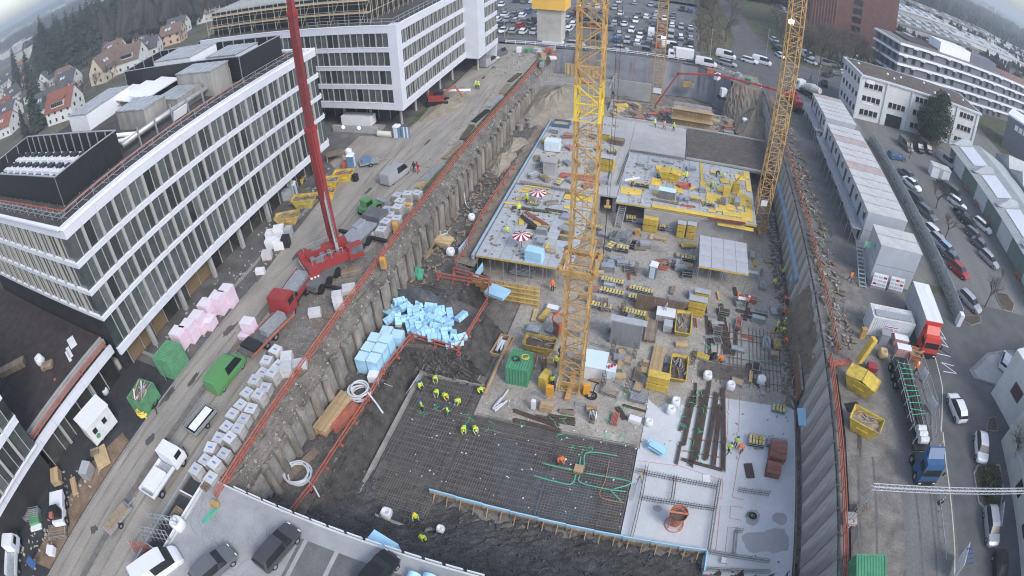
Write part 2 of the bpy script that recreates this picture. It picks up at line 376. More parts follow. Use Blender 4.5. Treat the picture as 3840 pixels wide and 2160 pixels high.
# far wall covered with fabric
far=[(-30.3,136.6),(-27,136.5),(-18,136.9),(-8,137.2),(0,137.6),(5.5,138),(9,136),(11.6,132.8),(13.5,129)]
b=MB();b.sub=10;rg=random.Random(8)
fold=[(x+rg.uniform(-.1,.1),y+rg.uniform(-.2,.2)) for i in range(len(far)-1) for k in range(5) for x,y in [(far[i][0]+(far[i+1][0]-far[i][0])*k/5,far[i][1]+(far[i+1][1]-far[i][1])*k/5)]]
b.patch([[(x,y,.1) for x,y in fold],[(x,y-.9-rg.uniform(0,.5),-4) for x,y in fold],[(x,y-2.2-rg.uniform(0,1),-8) for x,y in fold]],120,.05,15)
o=b.o('geotextile_cover',mat('grey_geotextile',(0.2,0.215,0.235),.7,.2,.5,bump=.06,bscale=1.2),label='grey geotextile sheet hung over the far end wall of the pit',cat='sheet');smooth(o)
b=MB();b.sub=6;b.patch([[(13.5,129,.1),(16,128,.05),(20.4,127,.05)],[(12,126,-4),(15,121,-4),(20.2,118,-4)],[(11,122,-7.9),(14,114,-6),(20.2,110,-5.5)]],20,.25,16);struct('far_bank',b,SOIL)
b=MB();b.sheet([(11.6,132.8),(13.5,129),(16,128),(20.4,127),(20.4,137.6),(5.5,138.1)],-.02);struct('far_ledge',b,EARTH2)
# distant rolling hills
rg=random.Random(21);n,k=120,7;vs=[]
HR=[600,900,1250,1600,2000,2600,3600];HH=[0,3,10,22,34,42,44]
for j in range(k):
    for i in range(n):
        a=2*PI*i/n
        f=1+.45*math.sin(3*a+1.3)+.3*math.sin(5*a+.4)+.18*math.sin(11*a+2)
        vs.append((HR[j]*math.cos(a),HR[j]*math.sin(a),-.5+max(0,HH[j]*f*.72)))
b=MB();b.add(vs,[(j*n+i,j*n+(i+1)%n,(j+1)*n+(i+1)%n,(j+1)*n+i) for j in range(k-1) for i in range(n)])
o=struct('hills',b,mat('winter_hillside',(0.115,0.12,0.085),.95,.5,.006,fine=.5,col2=None));smooth(o)
# ================================================================ white-banded office buildings
WPAN=mat('white_panel',(0.62,0.64,0.7),.45,.05,.4)
WPAN2=mat('white_sill',(0.78,0.79,0.84),.4,.05,.6)
FINM=mat('grey_fin',(0.42,0.415,0.4),.5,.08,1.5,metal=.2)
GLS=glass('office_glass',(0.075,0.088,0.088),.1)
GLS2=glass('ground_floor_glass',(0.05,0.05,0.045))
CORE=mat('dark_interior',(0.03,0.03,0.032),.9,.3,.5)
ROOFD=mat('dark_roof',(0.075,0.068,0.066),.9,.3,.5,fine=.2)
def facade(par,axis,s0,s1,plane,sgn,zs,pitch,fin_w,split,sub=True,fin_d=.28,pane_m=GLS,sill_out=.22,corner=.5,band_h=.85):
    """bands, panes, fins along an axis ('x' or 'y'); plane = coordinate of the band face, sgn = outward direction; zs = list of (band bottom, band top)"""
    L=s1-s0
    def place(s,d,z):return (s,plane-sgn*d,z) if axis == 'x' else (plane-sgn*d,s,z)
    for zb,zt in zs:
        b=MB()
        n=max(1,round(L/2.4));w=L/n
        if axis == 'y':
            for i in range(n):b.box(min(plane,plane-sgn*.45),s0+i*w+.012,zb,max(plane,plane-sgn*.45),s0+(i+1)*w-.012,zt-.09)
        else:
            for i in range(n):b.box(s0+i*w+.012,min(plane,plane-sgn*.45),zb,s0+(i+1)*w-.012,max(plane,plane-sgn*.45),zt-.09)
        bd=b.o('band',WPAN,par)
        b=MB();e=sill_out
        if axis == 'y':b.box(min(plane+sgn*.06,plane-sgn*.34),s0-.06,zt-.09,max(plane+sgn*.06,plane-sgn*.34),s1+.06,zt)
        else:b.box(s0-.06,min(plane+sgn*.06,plane-sgn*.34),zt-.09,s1+.06,max(plane+sgn*.06,plane-sgn*.34),zt)
        b.o('sill',WPAN2,bd)
    n=max(1,round(L/pitch));w=L/n
    for (zb,zt),(nb,nt) in zip(zs,zs[1:]):
        h=nb-zt
        ax=0 if axis == 'y' else PI/2
        fm=cached(('fin',round(h,2),fin_w,fin_d),lambda:MB().cbox((0,0,h/2),(fin_d,fin_w,h)).mesh('fin',FINM))
        tm=cached(('thin',round(h,2)),lambda:MB().cbox((0,0,h/2),(.12,.09,h)).mesh('mullion',FINM))
        for i in range(n):
            s=s0+i*w
            if i:ob('fin',fm,par,loc=place(s,.16,zt),rz=ax)
            a,c=w*split,w*(1-split)
            for q,(o,ww) in enumerate(((0,a),(a,c)) if sub else ((0,w),)):
                pm=cached(('pane',round(ww,2),round(h,2)),lambda:MB().cbox((0,0,h/2),(.03,ww-.1,h)).mesh('pane',pane_m))
                ob('pane',pm,par,loc=place(s+o+ww/2,.25,zt),rz=ax,m=pane_m)
                if q:ob('mullion',tm,par,loc=place(s+o,.2,zt),rz=ax)
ZA=[(3.5,4.5),(8.2,8.75),(11.45,12.05),(14.8,15.45),(18.2,19.3)]
A=thing('office_building','long white-banded office block with black plant enclosures on its roof, beside the haul road','building')
AX,AY0,AY1=-49.0,21.6,68.4
b=MB();b.box(-85,AY0+.55,3.5,AX-.55,AY1-.1,18.9);b.o('core',CORE,A);b=MB();b.box(-85,AY0+.6,0,-51.2,AY1-.1,3.5)
b.o('core',CORE,A)
b=MB();b.box(-84.5,AY0+.4,18.9,AX-.5,AY1-.2,19.0);b.o('roof',ROOFD,A)
facade(A,'y',AY0,AY1,AX,1,ZA,2.4,.34,.56)
facade(A,'x',-84.6,AX-.5,AY0,-1,ZA[1:],2.4,.2,.4,fin_d=.5)
b=MB();b.box(-85,AY0-.3,19.3,AX-.7,AY0-.1,19.55);b.box(AX-.25,AY0,19.3,AX+.02,AY1,19.5);b.box(AX-1.6,AY0+.5,19.0,AX-1.4,AY1,19.2);b.o('parapet',WPAN2,A)
# the far end of the facade
facade(A,'x',-58,AX-.5,AY1+.5,1,ZA,3,.3,.5)
# ground floor: set-back glazing and columns
gm=cached('gf',lambda:MB().cbox((0,0,1.7),(.05,2.2,3.4)).mesh('shop_pane',GLS2))
for i in range(19):ob('ground_pane',gm,A,loc=(-50.9,24.6+i*2.35,.05))
gp=cached('gpost',lambda:MB().cbox((0,0,1.72),(.14,.12,3.44)).mesh('post',FINM))
for i in range(20):ob('post',gp,A,loc=(-50.86,23.4+i*2.35,.05))
cm=cached('acol',lambda:MB().cbox((0,0,1.75),(.5,.5,3.5)).mesh('column',CONC))
for i in range(7):ob('column',cm,A,loc=(-49.9,26.9+i*6.3,0))
b=MB()
for i in range(12):b.cbox((-50.85,25.8+i*2.35*2,1.3),(.06,2.1,2.2))
# timber boarding in some ground-floor openings
for i in (0,1,2,5,6):ob('boarding',cached('brd',lambda:MB().cbox((0,0,1.35),(.05,2.2,2.6)).mesh('boarding',mat('brown_boarding',(0.2,0.14,0.08),.85,.25,2,stretch=(1,8,1)))),A,loc=(-50.8,24.6+i*2.35,.1))
def railing(name,label,pts,m,h=1.0,step=2.4,rails=(.5,1.0),r=.035,post_m=None,par=None,cat='railing',lean=0,double=0,foot=False,group=None):
    """post and rail fence along a polyline; rails and posts are parts"""
    t=thing(name,label,cat,loc=pts[0],group=group) if par is None else par
    o0=Vector(pts[0]) if par is None else Vector((0,0,0))
    pm=cached(('rp',h,r,(post_m or m).name,foot),lambda:(lambda b:(b.bar((0,0,-.1),(0,0,h),r*2),foot and b.cbox((0,0,0),(.5,.3,.08)) and b.bar((.22,0,0),(0,0,h*.5),r*1.6),b)[-1])(MB()).mesh('post',post_m or m))
    for a,c in zip(pts,pts[1:]):
        a,c=Vector(a)-o0,Vector(c)-o0;n=max(1,round((c-a).length/step));an=math.atan2(c.y-a.y,c.x-a.x)
        for i in range(n+1):ob('post',pm,t,loc=a+(c-a)*i/n,rz=an+PI/2)
        for z in rails:
            b=MB();b.bar(a+Vector((0,0,z)),c+Vector((0,0,z)),r*1.2,r*2.6);b.o('rail',m,t)
    return t
railing('balcony_railing','orange rails along the first-floor ledge of the long office block',[(-49.3,22.4,4.6),(-49.3,68,4.6)],ORANGE,1.0,4.8,(.45,.95),.06)
railing('roof_guardrail','galvanised guardrail round the roof edge of the long office block',[(-84,22.9,19),(-51.2,22.9,19),(-51.2,67,19)],GALV,1.1,2.4,(.55,1.05),.03)
brm=MB().bar((-1.4,0,.05),(0,0,.1),.08).bar((-1.4,0,.05),(0,0,.9),.05).mesh('brace',GALV)
for i in range(27):ob('brace',brm,bpy.data.objects['roof_guardrail'],loc=(32.8,.7+i*1.6,0))
for i in range(20):ob('brace',brm,bpy.data.objects['roof_guardrail'],loc=(1+i*1.6,.1,0),rz=-PI/2)
railing('roof_safety_rail','orange pipe rail running behind the guardrail on the long office roof',[(-80,24.3,19),(-52.9,24.3,19),(-52.9,66,19)],ORANGE,.5,4.8,(.3,),.06)
# rooftop plant
NETM=mat('black_mesh_screen',(0.016,0.016,0.018),.6,.25,.6)
def screen(name,label,x0,y0,x1,y1,z0,h,inner=True):
    t=thing(name,label,'plant enclosure',loc=((x0+x1)/2,(y0+y1)/2,z0))
    w,d=(x1-x0)/2,(y1-y0)/2
    for (ax,s,L) in (('x',-1,w),('x',1,w),('y',-1,d),('y',1,d)):
        n=max(1,round(2*L/2.2));ww=2*L/n
        pm=cached(('scr',round(ww,2),h),lambda:MB().cbox((0,0,h/2+.1),(ww-.03,.08,h-.2)).mesh('screen_panel',NETM))
        st=cached(('stud',h),lambda:MB().cbox((0,0,h/2),(.1,.16,h)).mesh('stud',GALV))
        for i in range(n):
            q=-L+(i+.5)*ww
            p=(q,s*d,0) if ax == 'x' else (s*w,q,0)
            ob('screen_panel',pm,t,loc=p,rz=0 if ax == 'x' else PI/2)
            p=(q-ww/2,s*(d-.14),0) if ax == 'x' else (s*(w-.14),q-ww/2,0)
            ob('stud',st,t,loc=p,rz=0 if ax == 'x' else PI/2)
        b=MB()
        if ax == 'x':b.box(-w,s*d-.1,h,w,s*d+.1,h+.1)
        else:b.box(s*w-.1,-d,h-.002,s*w+.1,d,h+.098)
        b.o('coping',GALV,t)
    return t
screen('plant_enclosure','open black-screened enclosure full of chillers at the roof corner of the long office',-81,25.4,-54.4,35,19.0,3.5)
screen('plant_enclosure','black-screened plant enclosure at the far end of the long office roof',-80,56.2,-52.6,65.2,19.0,3.6)
def chiller(loc,label):
    t=thing('chiller',label,'chiller',loc=loc,group='chillers in the roof enclosure')
    ob('casing',cached('chb',lambda:MB().cbox((0,0,.9),(1.9,2.0,1.8)).mesh('casing',WHITE)),t)
    fm=cached('chf',lambda:MB().cyl((0,0,1.8),(0,0,2.15),.42,.46,12).mesh('fan',BLACKM))
    for x in (-.45,.45):ob('fan',fm,t,loc=(x,.1,0))
k=0
for j in range(3):
    for i in range(9):
        chiller((-79.5+i*2.55,27.3+j*2.55,19.05),'white chiller, %s from the roof corner in the %s row of the black enclosure' % (ORD[8-i],('front','middle','back')[j]));k += 1
ALU=mat('aluminium_cladding',(0.43,0.43,0.43),.4,.25,.8,metal=.4)
STRM=mat('stained_zinc',(0.34,0.325,0.3),.55,.35,.8,stretch=(1,1,.25),metal=.2)
def duct_house(loc,d,label,ribs=True,m=STRM):
    t=thing('duct_housing',label,'duct housing',loc=loc)
    MB().cbox((0,0,d[2]/2),d).o('casing',m,t)
    MB().cbox((0,0,d[2]+.07),(d[0]+.2,d[1]+.2,.14)).o('lid',ALU,t)
    n=int(d[0]/1.1)
    rm=cached(('rib',d[1]),lambda:MB().cbox((0,0,0),(.09,d[1]+.22,.08)).mesh('seam',GALV))
    for i in range(n):ob('seam',rm,t,loc=(-d[0]/2+(i+.5)*d[0]/n,0,d[2]+.18))
    return t
duct_house((-61,44.2,19),(6.5,4,2.6),'weathered zinc duct housing with ribbed lid nearest the chiller enclosure')
duct_house((-58.5,49,19),(5,4.6,1.8),'low zinc duct housing in the middle of the long office roof')
duct_house((-57.5,53.4,19),(7,3.6,3.4),'tall zinc duct housing against the far black enclosure')
duct_house((-69,61,19),(9,6,3.8),'white panelled plant room inside the far black enclosure',m=WHITE)
duct_house((-58.5,61,19),(6,5,3.2),'white tent-covered plant unit at the end of the far enclosure',m=WHITE)
duct_house((-76,47,19),(6,9,2.6),'white panelled roof hatch building on the long office roof',m=WHITE)
def pipe(pts,r,m,name,label,cat='pipe',n=8):b=MB();b.tube(pts,r,n);return smooth(b.o(name,m,label=label,cat=cat))
pipe([(-55.4,36,20.1),(-55.4,58,20.1)],.38,ALU,'roof_duct','long silver duct along the roof behind the guardrail')
pipe([(-63,37,19.6),(-58,38.2,19.6),(-56.6,40,19.6),(-56.4,43,19.6)],.3,WHITE,'roof_duct','bent white duct beside the chiller enclosure')
pipe([(-80,38,19.7),(-57,39.6,19.7)],.3,WHITE,'roof_duct','white duct crossing the roof behind the chillers')
for i in range(7):
    y=38+i*2.9
    ob('roof_post',cached('rpst',lambda:MB().cbox((0,0,1.2),(.18,.18,2.4)).mesh('roof_post',GALV)),loc=(-54.2,y,19),label='galvanised post on the long office roof, %s from the chiller enclosure' % ORD[i],cat='post',group='posts along the roof duct')
b=MB()
for i in range(3):b.cbox((-75+i*4,52,20.2+.3*i),(4.4,7,.15),ry=.12)
b.o('tarpaulin',WHITE,label='crumpled white tarpaulin over the roof works of the long office',cat='tarpaulin')
b=MB();b.cbox((-53.3,44.5,20),(.1,2.4,1.3),ry=.3);b.o('roof_sign_panel',WHITE,label='white panel leaning by the roof edge of the long office',cat='panel')
# low wing with a dark planted roof, and the next office block
LW=thing('low_wing','low connecting wing with a dark flat roof and white canopy edge','building')
b=MB();b.box(-85,6.9,0,-51.5,21.0,4.2);b.o('core',CORE,LW)
b=MB();b.box(-85,6.9,4.2,-52.6,21.9,4.75);b.o('roof',mat('planted_roof',(0.05,0.041,0.04),.95,.35,.8,bump=.03,bscale=12,fine=.3),LW)
b=MB();b.box(-52.6,6.9,4.2,-52.3,21.7,5.0);b.box(-52.0,6.9,4.2,-51.8,21.7,4.9);b.o('roof_upstand',CONC,LW)
for i in range(12):
    b=MB();y=-12.6+i*2.85;b.box(-50.75,y+.015,3.5,-50.4,y+2.835,4.55);b.o('canopy_panel',WPAN,LW)
b=MB();b.box(-52.6,-13,3.7,-50.75,21.6,4.1);b.o('canopy',mat('canopy_deck',(0.16,0.16,0.16),.7,.3,.8),LW)
for i in range(6):ob('ground_pane',gm,LW,loc=(-51.4,8.3+i*2.35,.05))
for i in range(6):ob('post',gp,LW,loc=(-51.35,7.1+i*2.35,.05))
for i in range(5):ob('column',cm,LW,loc=(-51.3,-8+i*6.2,0),scl=(.7,.7,1))
railing('canopy_railing','orange rails along the canopy edge of the low wing',[(-51.3,-10,4.1),(-51.3,21.2,4.1)],ORANGE,1.0,4.8,(.45,.95),.06)
for n,p in enumerate(((-51.85,17.53,4.2),(-54.34,14.25,4.8),(-51.98,12.26,4.2))):
    MB().cyl((0,0,0),(0,0,.12),.2,.2,10).o('roof_drain',ORANGE,loc=p,label=('orange drain cap on the canopy of the low wing nearest the long office','orange drain cap on the dark planted roof','orange drain cap on the canopy nearest the camera')[n],cat='drain cap')
C=thing('office_annex','white-banded office block at the lower left corner below the dark roof','building')
b=MB();b.box(-85,-30,0,-50.6,6.3,15);b.o('core',CORE,C)
ZC=[(8.15,9.0),(11.4,12.2),(14.6,15.4)]
facade(C,'y',-20,6.6,-50.0,1,[(4.56,4.75)]+ZC,2.4,.34,.56)
facade(C,'x',-84,-50.6,6.6,1,[(4.8,5.0)]+ZC,2.4,.34,.56)
for i in range(9):ob('ground_pane',gm,C,loc=(-52.6,-13+i*2.35,.05))

# ---------------- second block further back
B=thing('office_block','taller white office block with scaffolded roof behind the red crane boom','building')
BX,BY0,BY1=-42.6,81.8,112.4
ZB=[(3.95,5.2),(7.6,8.5),(11.0,11.85),(14.3,15.15),(17.6,19.0)]
b=MB();b.box(-88,BY0+.6,4.6,BX-.6,BY1,18.6);b.box(-88,BY1,4.6,-40.2,125,18.6);b.o('core',CORE,B)
facade(B,'x',-87,BX-1.5,BY0,-1,ZB,2.4,.16,.5)
facade(B,'y',BY0+1.6,BY1-.4,BX,1,ZB,1.85,.16,.5)
b=MB()
b.box(BX-1.6,BY0-.02,3.95,BX+.02,BY0+1.7,19.02);b.o('corner_pier',WPAN,B);b=MB()
b.box(-43,BY1-.5,3.9,-39.7,116.2,19.0);b.o('corner_pier',WPAN,B)
facade(B,'y',116.3,124.6,-39.6,1,ZB,1.85,.16,.5)
b=MB();b.box(-88,BY0+.5,18.6,BX-.6,BY1,18.8);b.box(-88,BY1,18.6,-40.2,125,18.75);b.o('roof',ROOFD,B)
b=MB();b.box(-88,124.5,0,-40,125.2,19);b.o('end_wall',WPAN,B)
for x,y in [(-44.8,85),(-44.9,91.2),(-45,97.2),(-45,103.1),(-44.6,108.8),(-41.5,116),(-41.3,121)] + [(-50.5,84.5),(-56,84.5)]:
    ob('column',cached('bcol',lambda:MB().cyl((0,0,0),(0,0,4.6),.25,.25,12).mesh('column',CONC)),B,loc=(x,y,0))
b=MB();b.box(-88,87,0,-47.5,124,4.6);b.o('ground_floor',CORE,B)
for i in range(16):ob('ground_pane',gm,B,loc=(-47.4,88.4+i*2.3,.05),scl=(1,1,1.25))
for i in range(8):ob('ground_pane',gm,B,loc=(-49-i*2.35,86.9,.05),rz=PI/2,scl=(1,1,1.25))
for i in range(8):ob('post',gp,B,loc=(-47.9-i*2.35,86.84,.05),scl=(1,1,1.3))
railing('roof_guardrail','galvanised guardrail on the parapet of the scaffolded office block',[(-60,82.6,18.9),(-43.4,82.6,18.9),(-43.4,112,18.9)],GALV,1.1,2.0,(.5,1.05),.035)
# roof hall of block B with black cladding and scaffold in front
RH=thing('roof_hall','black-clad plant hall with grey ribbed roof on the scaffolded office block','plant hall')
b=MB();b.box(-86,85.5,18.8,-50,112,23.6);b.o('cladding',mat('black_cladding',(0.02,0.02,0.024),.5,.3,.6),RH)
b=MB();b.box(-86.3,85.2,23.6,-49.7,112.3,23.8);b.o('roof',mat('grey_sheet_roof',(0.3,0.32,0.33),.6,.15,.5),RH)
sm=cached('rseam',lambda:MB().cbox((0,0,0),(.16,27,.1)).mesh('roof_seam',GALV))
for i in range(22):ob('roof_seam',sm,RH,loc=(-85.5+i*1.66,98.7,23.85))
for z in (19.8,20.9,22.0,22.9):MB().box(-86,85.38,z,-50,85.49,z+.12).o('cladding_rail',GALV,RH)
SCAF=mat('scaffold_tube',(0.6,0.54,0.38),.5,.2,2,metal=.2)
sc=thing('scaffold','tube scaffold standing in front of the black roof hall','scaffold')
vm=cached('sct',lambda:MB().bar((0,0,0),(0,0,6.4),.07).mesh('standard',SCAF))
for i in range(13):
    for y in (83.6,84.9):ob('standard',vm,sc,loc=(-86+i*3.0,y,18.8))
for z in (20.8,23.0,24.6):
    for y in (83.6,84.9):MB().bar((-86,y,z),(-48.5,y,z),.07).o('ledger',SCAF,sc)
for z in (20.7,22.9):MB().box(-86,83.7,z,-48.5,84.8,z+.06).o('deck_board',WOOD,sc)
for i in range(0,25,4):MB().bar((-86+i*1.5,83.55,18.9),(-86+(i+1.4)*1.5,83.55,23.2),.06).o('brace',SCAF,sc)
for i in range(14):
    for x in (-48.6,-49.4):ob('standard',vm,sc,loc=(x,84.9+i*2,18.8))
for z in (20.8,23.4):MB().bar((-48.6,84.9,z),(-48.6,112,z),.07).o('ledger',SCAF,sc)
# ================================================================ tower cranes
CRY=mat('crane_ochre',(0.46,0.285,0.105),.55,.3,1.2,rnd=.1)
CRB=mat('crane_yellow',(0.78,0.55,0.06),.5,.15,1.2)
def mast_section(w,h,m,kind=0):
    def f():
        b=MB();a=w/2;t=.15
        for x in (-a,a):
            for y in (-a,a):b.bar((x,y,0),(x,y,h),t)
        for z in (.06,h/2):
            for s in (-a,a):
                b.bar((-a,s,z),(a,s,z),.075);b.bar((s,-a,z),(s,a,z),.075)
        for k,(z0,z1) in enumerate(((0,h/2),(h/2,h))):
            for s in (-a,a):
                p,q=((-a,a) if (k+kind)%2 == 0 else (a,-a))
                b.bar((p,s,z0),(q,s,z1),.08);b.bar((s,p,z0),(s,q,z1),.08)
        for z in (.02,h-.1):  # joint plates
            for x in (-a,a):
                for y in (-a,a):b.cbox((x,y,z+.05),(.24,.24,.16))
        # ladder
        for x in (-.2,.2):b.bar((x,a-.35,0),(x,a-.35,h),.035)
        for i in range(int(h/.5)):b.bar((-.2,a-.35,.25+i*.5),(.2,a-.35,.25+i*.5),.03)
        return b.mesh('mast_section',m)
    return cached(('ms',w,h,m.name,kind),f)
def tower_crane(loc,w,z1,h,label,bright=(),wide_to=None,w2=None,rz=0.0):
    t=thing('tower_crane',label,'tower crane',loc=loc,rz=rz)
    z=0.4;k=0
    MB().cbox((0,0,.2),(w+2.2,.5,.4)).cbox((0,0,.21),(.5,w+2.2,.4)).o('base_cross',CRY,t)
    while z + loc[2] < z1:
        zz=z + loc[2]
        m=CRB if any(a <= zz < c for a,c in bright) else CRY
        ww=w2 if wide_to is not None and zz < wide_to else w
        ob('mast_section',mast_section(ww,h,m,k%2),t,loc=(0,0,z));z += h;k += 1
    return t
tc=tower_crane((-6.18,41.71,-8),1.85,35,3.0,'ochre lattice tower crane standing in the middle of the pit',bright=((19.8,23.9),),wide_to=8.5,w2=2.15)
b=MB();a=1.55
for s in (-a,a):b.cbox((0,s,0),(2*a+.5,.3,.45));b.cbox((s,0,.02),(.3,2*a-.3,.45))
for x in (-a,a):
    for y in (-a,a):b.cyl((x,y,.2),(x,y,.5),.22,.22,8)
b.o('collar_frame',CRY,tc,loc=(0,0,16.5))
MB().bar((0,0,44),(-.25,-13,43.6),.9,.5).o('counter_jib',CRY,tc)
b=MB();b.box(-.62,-.45,0,.62,.45,1.7);b.o('counterweight',mat('ballast_concrete',(0.42,0.4,0.37),.9,.2,1.2),tc,loc=(-.25,-12.45,39.95),rz=-.05)
b=MB();b.box(-.85,-.6,0,.85,.6,.9);b.o('ballast_frame',mat('ballast_frame_yellow',(0.7,0.42,0.1),.5,.1,1),tc,loc=(-.25,-12.45,41.7),rz=-.05)
for n,(x,y,s) in enumerate(((-6.54,40.15,-8)+(1,),(-4.46,41.83,-8)+(1,))[0:0] or ((-8.1,40.0,1),(-4.4,41.2,1))):
    MB().cbox((0,0,.75),(.75,.5,1.5)).o('switch_cabinet',mat('cabinet_orange',(0.68,0.33,0.04),.5,.1,2),loc=(x,y,-8),rz=.3*n,label=('orange switch cabinet at the near foot of the middle crane','orange switch cabinet on the far side of the middle crane foot')[n],cat='cabinet')
tower_crane((16.15,80.24,-8),2.0,36,3.0,'ochre lattice tower crane beside the yellow formwork deck at the yard wall',rz=.1)
MB().cbox((0,0,0),(.05,1.0,1.0)).o('number_plate',WHITE,bpy.data.objects['tower_crane.001'],loc=(-.2,-1.1,5.3),rz=PI/2)
tower_crane((-3.39,120.45,-8),2.0,30,3.0,'tower crane at the far end of the pit near the geotextile wall',rz=.05)
FLOOD=mat('flood_lamp',(1,1,1),.5,emit=(1,.97,1,9))
for n,(x,y,z,l) in enumerate(((15.3,79.0,26.0,'lit white floodlight high on the crane beside the yellow deck'),(-3.0,119.2,10.3,'lit white floodlight on the mast of the far tower crane'))):
    t=thing('floodlight',l,'floodlight',loc=(x,y,z))
    MB().cbox((0,0,0),(.7,.12,.5)).o('lamp_face',FLOOD,t);MB().cbox((0,.13,0),(.8,.12,.6)).o('housing',GALV,t)
MB().cbox((0,0,0),(1.7,.06,1.2)).o('advert_panel',WHITE,bpy.data.objects['tower_crane.002'],loc=(0,-1.15,6.2))
# hook block hanging over the slab
hk=thing('crane_hook','crane hook block hanging on its chain above the slab beside the middle crane','crane hook',loc=(-6.44,63.54,-8))
MB().cyl((0,0,.9),(0,0,9.4),.05,.05,6).o('chain',BLACKM,hk)
MB().cbox((0,0,10.0),(.35,.3,.9)).cyl((-.4,0,9.5),(.4,0,9.5),.22,.22,10).o('hook_block',CRY,hk)
for x in (-.15,.15):MB().cyl((x,0,10.4),(x*2,0,44),.022,.022,5).o('cable',BLACKM,hk)
MB().cyl((0,0,.35),(0,0,.9),.09,.05,8).o('ball_hook',YEL,hk)
# ================================================================ red mobile crane
RED=mat('crane_red',(0.29,0.04,0.04),.4,.15,.8)
REDD=mat('crane_red_dark',(0.2,0.035,0.035),.5,.2,.8)
STRIPE=mat('hazard_white',(0.75,0.72,0.7),.5,.05,1)
mc=thing('mobile_crane','red telescopic mobile crane with its boom raised beside the haul road','mobile crane',loc=(-34.6,45.2,0),rz=R(-38))
# local frame: boom foot toward -x side, counterweight to the rear (-y)
foot=Vector((-1.1,.6,2.7));top=foot + Vector((.3,-.5,44))
secs=[(0,.33,.92),(.33,.62,.76),(.62,.85,.62),(.85,1.0,.5)]
for i,(a,c,w) in enumerate(secs):
    p,q=foot.lerp(top,a),foot.lerp(top,c)
    MB().bar(p,q,w*.8,w).o('boom_section',RED if i%2 == 0 else REDD,mc)
    if i:MB().bar(foot.lerp(top,a-.006),foot.lerp(top,a+.006),w*1.25,w*1.45).o('boom_collar',RED,mc)
MB().bar(foot+Vector((1.3,-.2,-.6)),foot.lerp(top,.2),.35).o('lift_cylinder',GALV,mc)
for s in (-.38,.38):MB().cyl(foot+Vector((s+.9,-.1,.6)),top+Vector((s+.3,-.3,0)),.035,.035,5).o('hoist_cable',BLACKM,mc)
MB().box(-1.5,-3.2,1.5,-.75,2.0,2.9).box(.75,-3.2,1.5,1.5,1.6,2.6).box(-.75,-3.2,1.5,.75,-2.3,2.2).o('superstructure',RED,mc)
MB().box(-2.15,-3.9,1.4,-1.0,-2.7,2.8).box(1.0,-3.9,1.4,2.15,-2.7,2.8).box(-1.0,-3.9,1.4,1.0,-3.25,2.3).o('counterweight',RED,mc)
for i in range(9):MB().cbox((-2.0+i*.5,-3.93,1.55),(.24,.05,.24)).o('hazard_stripe',STRIPE,mc)
for s in (-1,1):
    for i in range(3):MB().cbox((s*2.18,-3.8+i*.4,1.55),(.05,.2,.24)).o('hazard_stripe',STRIPE,mc)
MB().box(-.6,-2.1,1.5,.6,.4,1.9).cyl((-.5,-1.4,2.2),(.5,-1.4,2.2),.42,.42,12).cyl((-.5,-.5,2.2),(.5,-.5,2.2),.38,.38,12).o('winch',mat('winch_grey',(0.2,0.2,0.2),.6,.4,2),mc)
MB().box(.8,1.2,1.4,1.7,3.0,3.1).o('cab',RED,mc);MB().box(.9,1.5,2.1,1.73,3.03,2.95).o('cab_window',GLS,mc)
for s in (-.4,.4):MB().bar(foot+Vector((s,-.5,1)),foot.lerp(top,.32)+Vector((s,-.5,0)),.09).o('boom_edge',REDD,mc)
for i in range(9):MB().bar(foot.lerp(top,.03+.033*i)+Vector((-.4,-.5,0)),foot.lerp(top,.03+.033*i)+Vector((.4,-.5,0)),.06).o('boom_rib',REDD,mc)
for x,y,z,d in ((-1.1,-1.8,2.95,(.6,1.2,.3)),(1.1,-2.2,2.7,(.6,1.0,.4)),(0,-2.7,2.3,(1.1,.5,.35)),(-1.1,.6,2.95,(.5,.8,.2))):MB().cbox((x,y,z),d).o('machinery_box',MATS['winch_grey'],mc)
for x in (-1.55,1.55):
    MB().bar((x,-3.2,3.5),(x,.6,3.5),.05).o('handrail',GALV,mc)
    for y in (-3.2,-2,-.8,.6):MB().bar((x,y,2.6),(x,y,3.5),.05).o('handrail_post',GALV,mc)
# carrier under it, aligned with the road
cr=thing('crane_carrier','dark grey wheeled carrier with outriggers under the red mobile crane','crane carrier',loc=(-34.7,46.2,0),rz=R(-6))
MB().box(-1.3,-6.5,.75,1.3,7,1.45).o('chassis',mat('carrier_grey',(0.12,0.125,0.13),.6,.2,1),cr)
MB().box(-1.3,7.05,.6,1.3,9.2,2.1).o('driver_cab',MATS['carrier_grey'],cr)
wm=cached('bigw',lambda:MB().cyl((-.24,0,0),(.24,0,0),.62,.62,16).mesh('wheel',RUBBER))
for y in (-5.6,-4.1,-2.4,2.6,4.2,5.8):
    for s in (-1.15,1.15):ob('wheel',wm,cr,loc=(s,y,.62))
for y in (-4.9,4.8):
    for s in (-1,1):
        MB().box(*(sorted((s*1.2,s*3.6))[0],y-.2,.55,sorted((s*1.2,s*3.6))[1],y+.2,.85)).o('outrigger_beam',BLACKM,cr)
        MB().cyl((s*3.4,y,.02),(s*3.4,y,.6),.35,.12,10).o('outrigger_foot',GALV,cr)
MB().box(-1.25,2,1.46,1.25,6.5,1.7).box(-1.2,4.5,1.7,-.3,6.4,2.0).o('deck',GALV,cr)
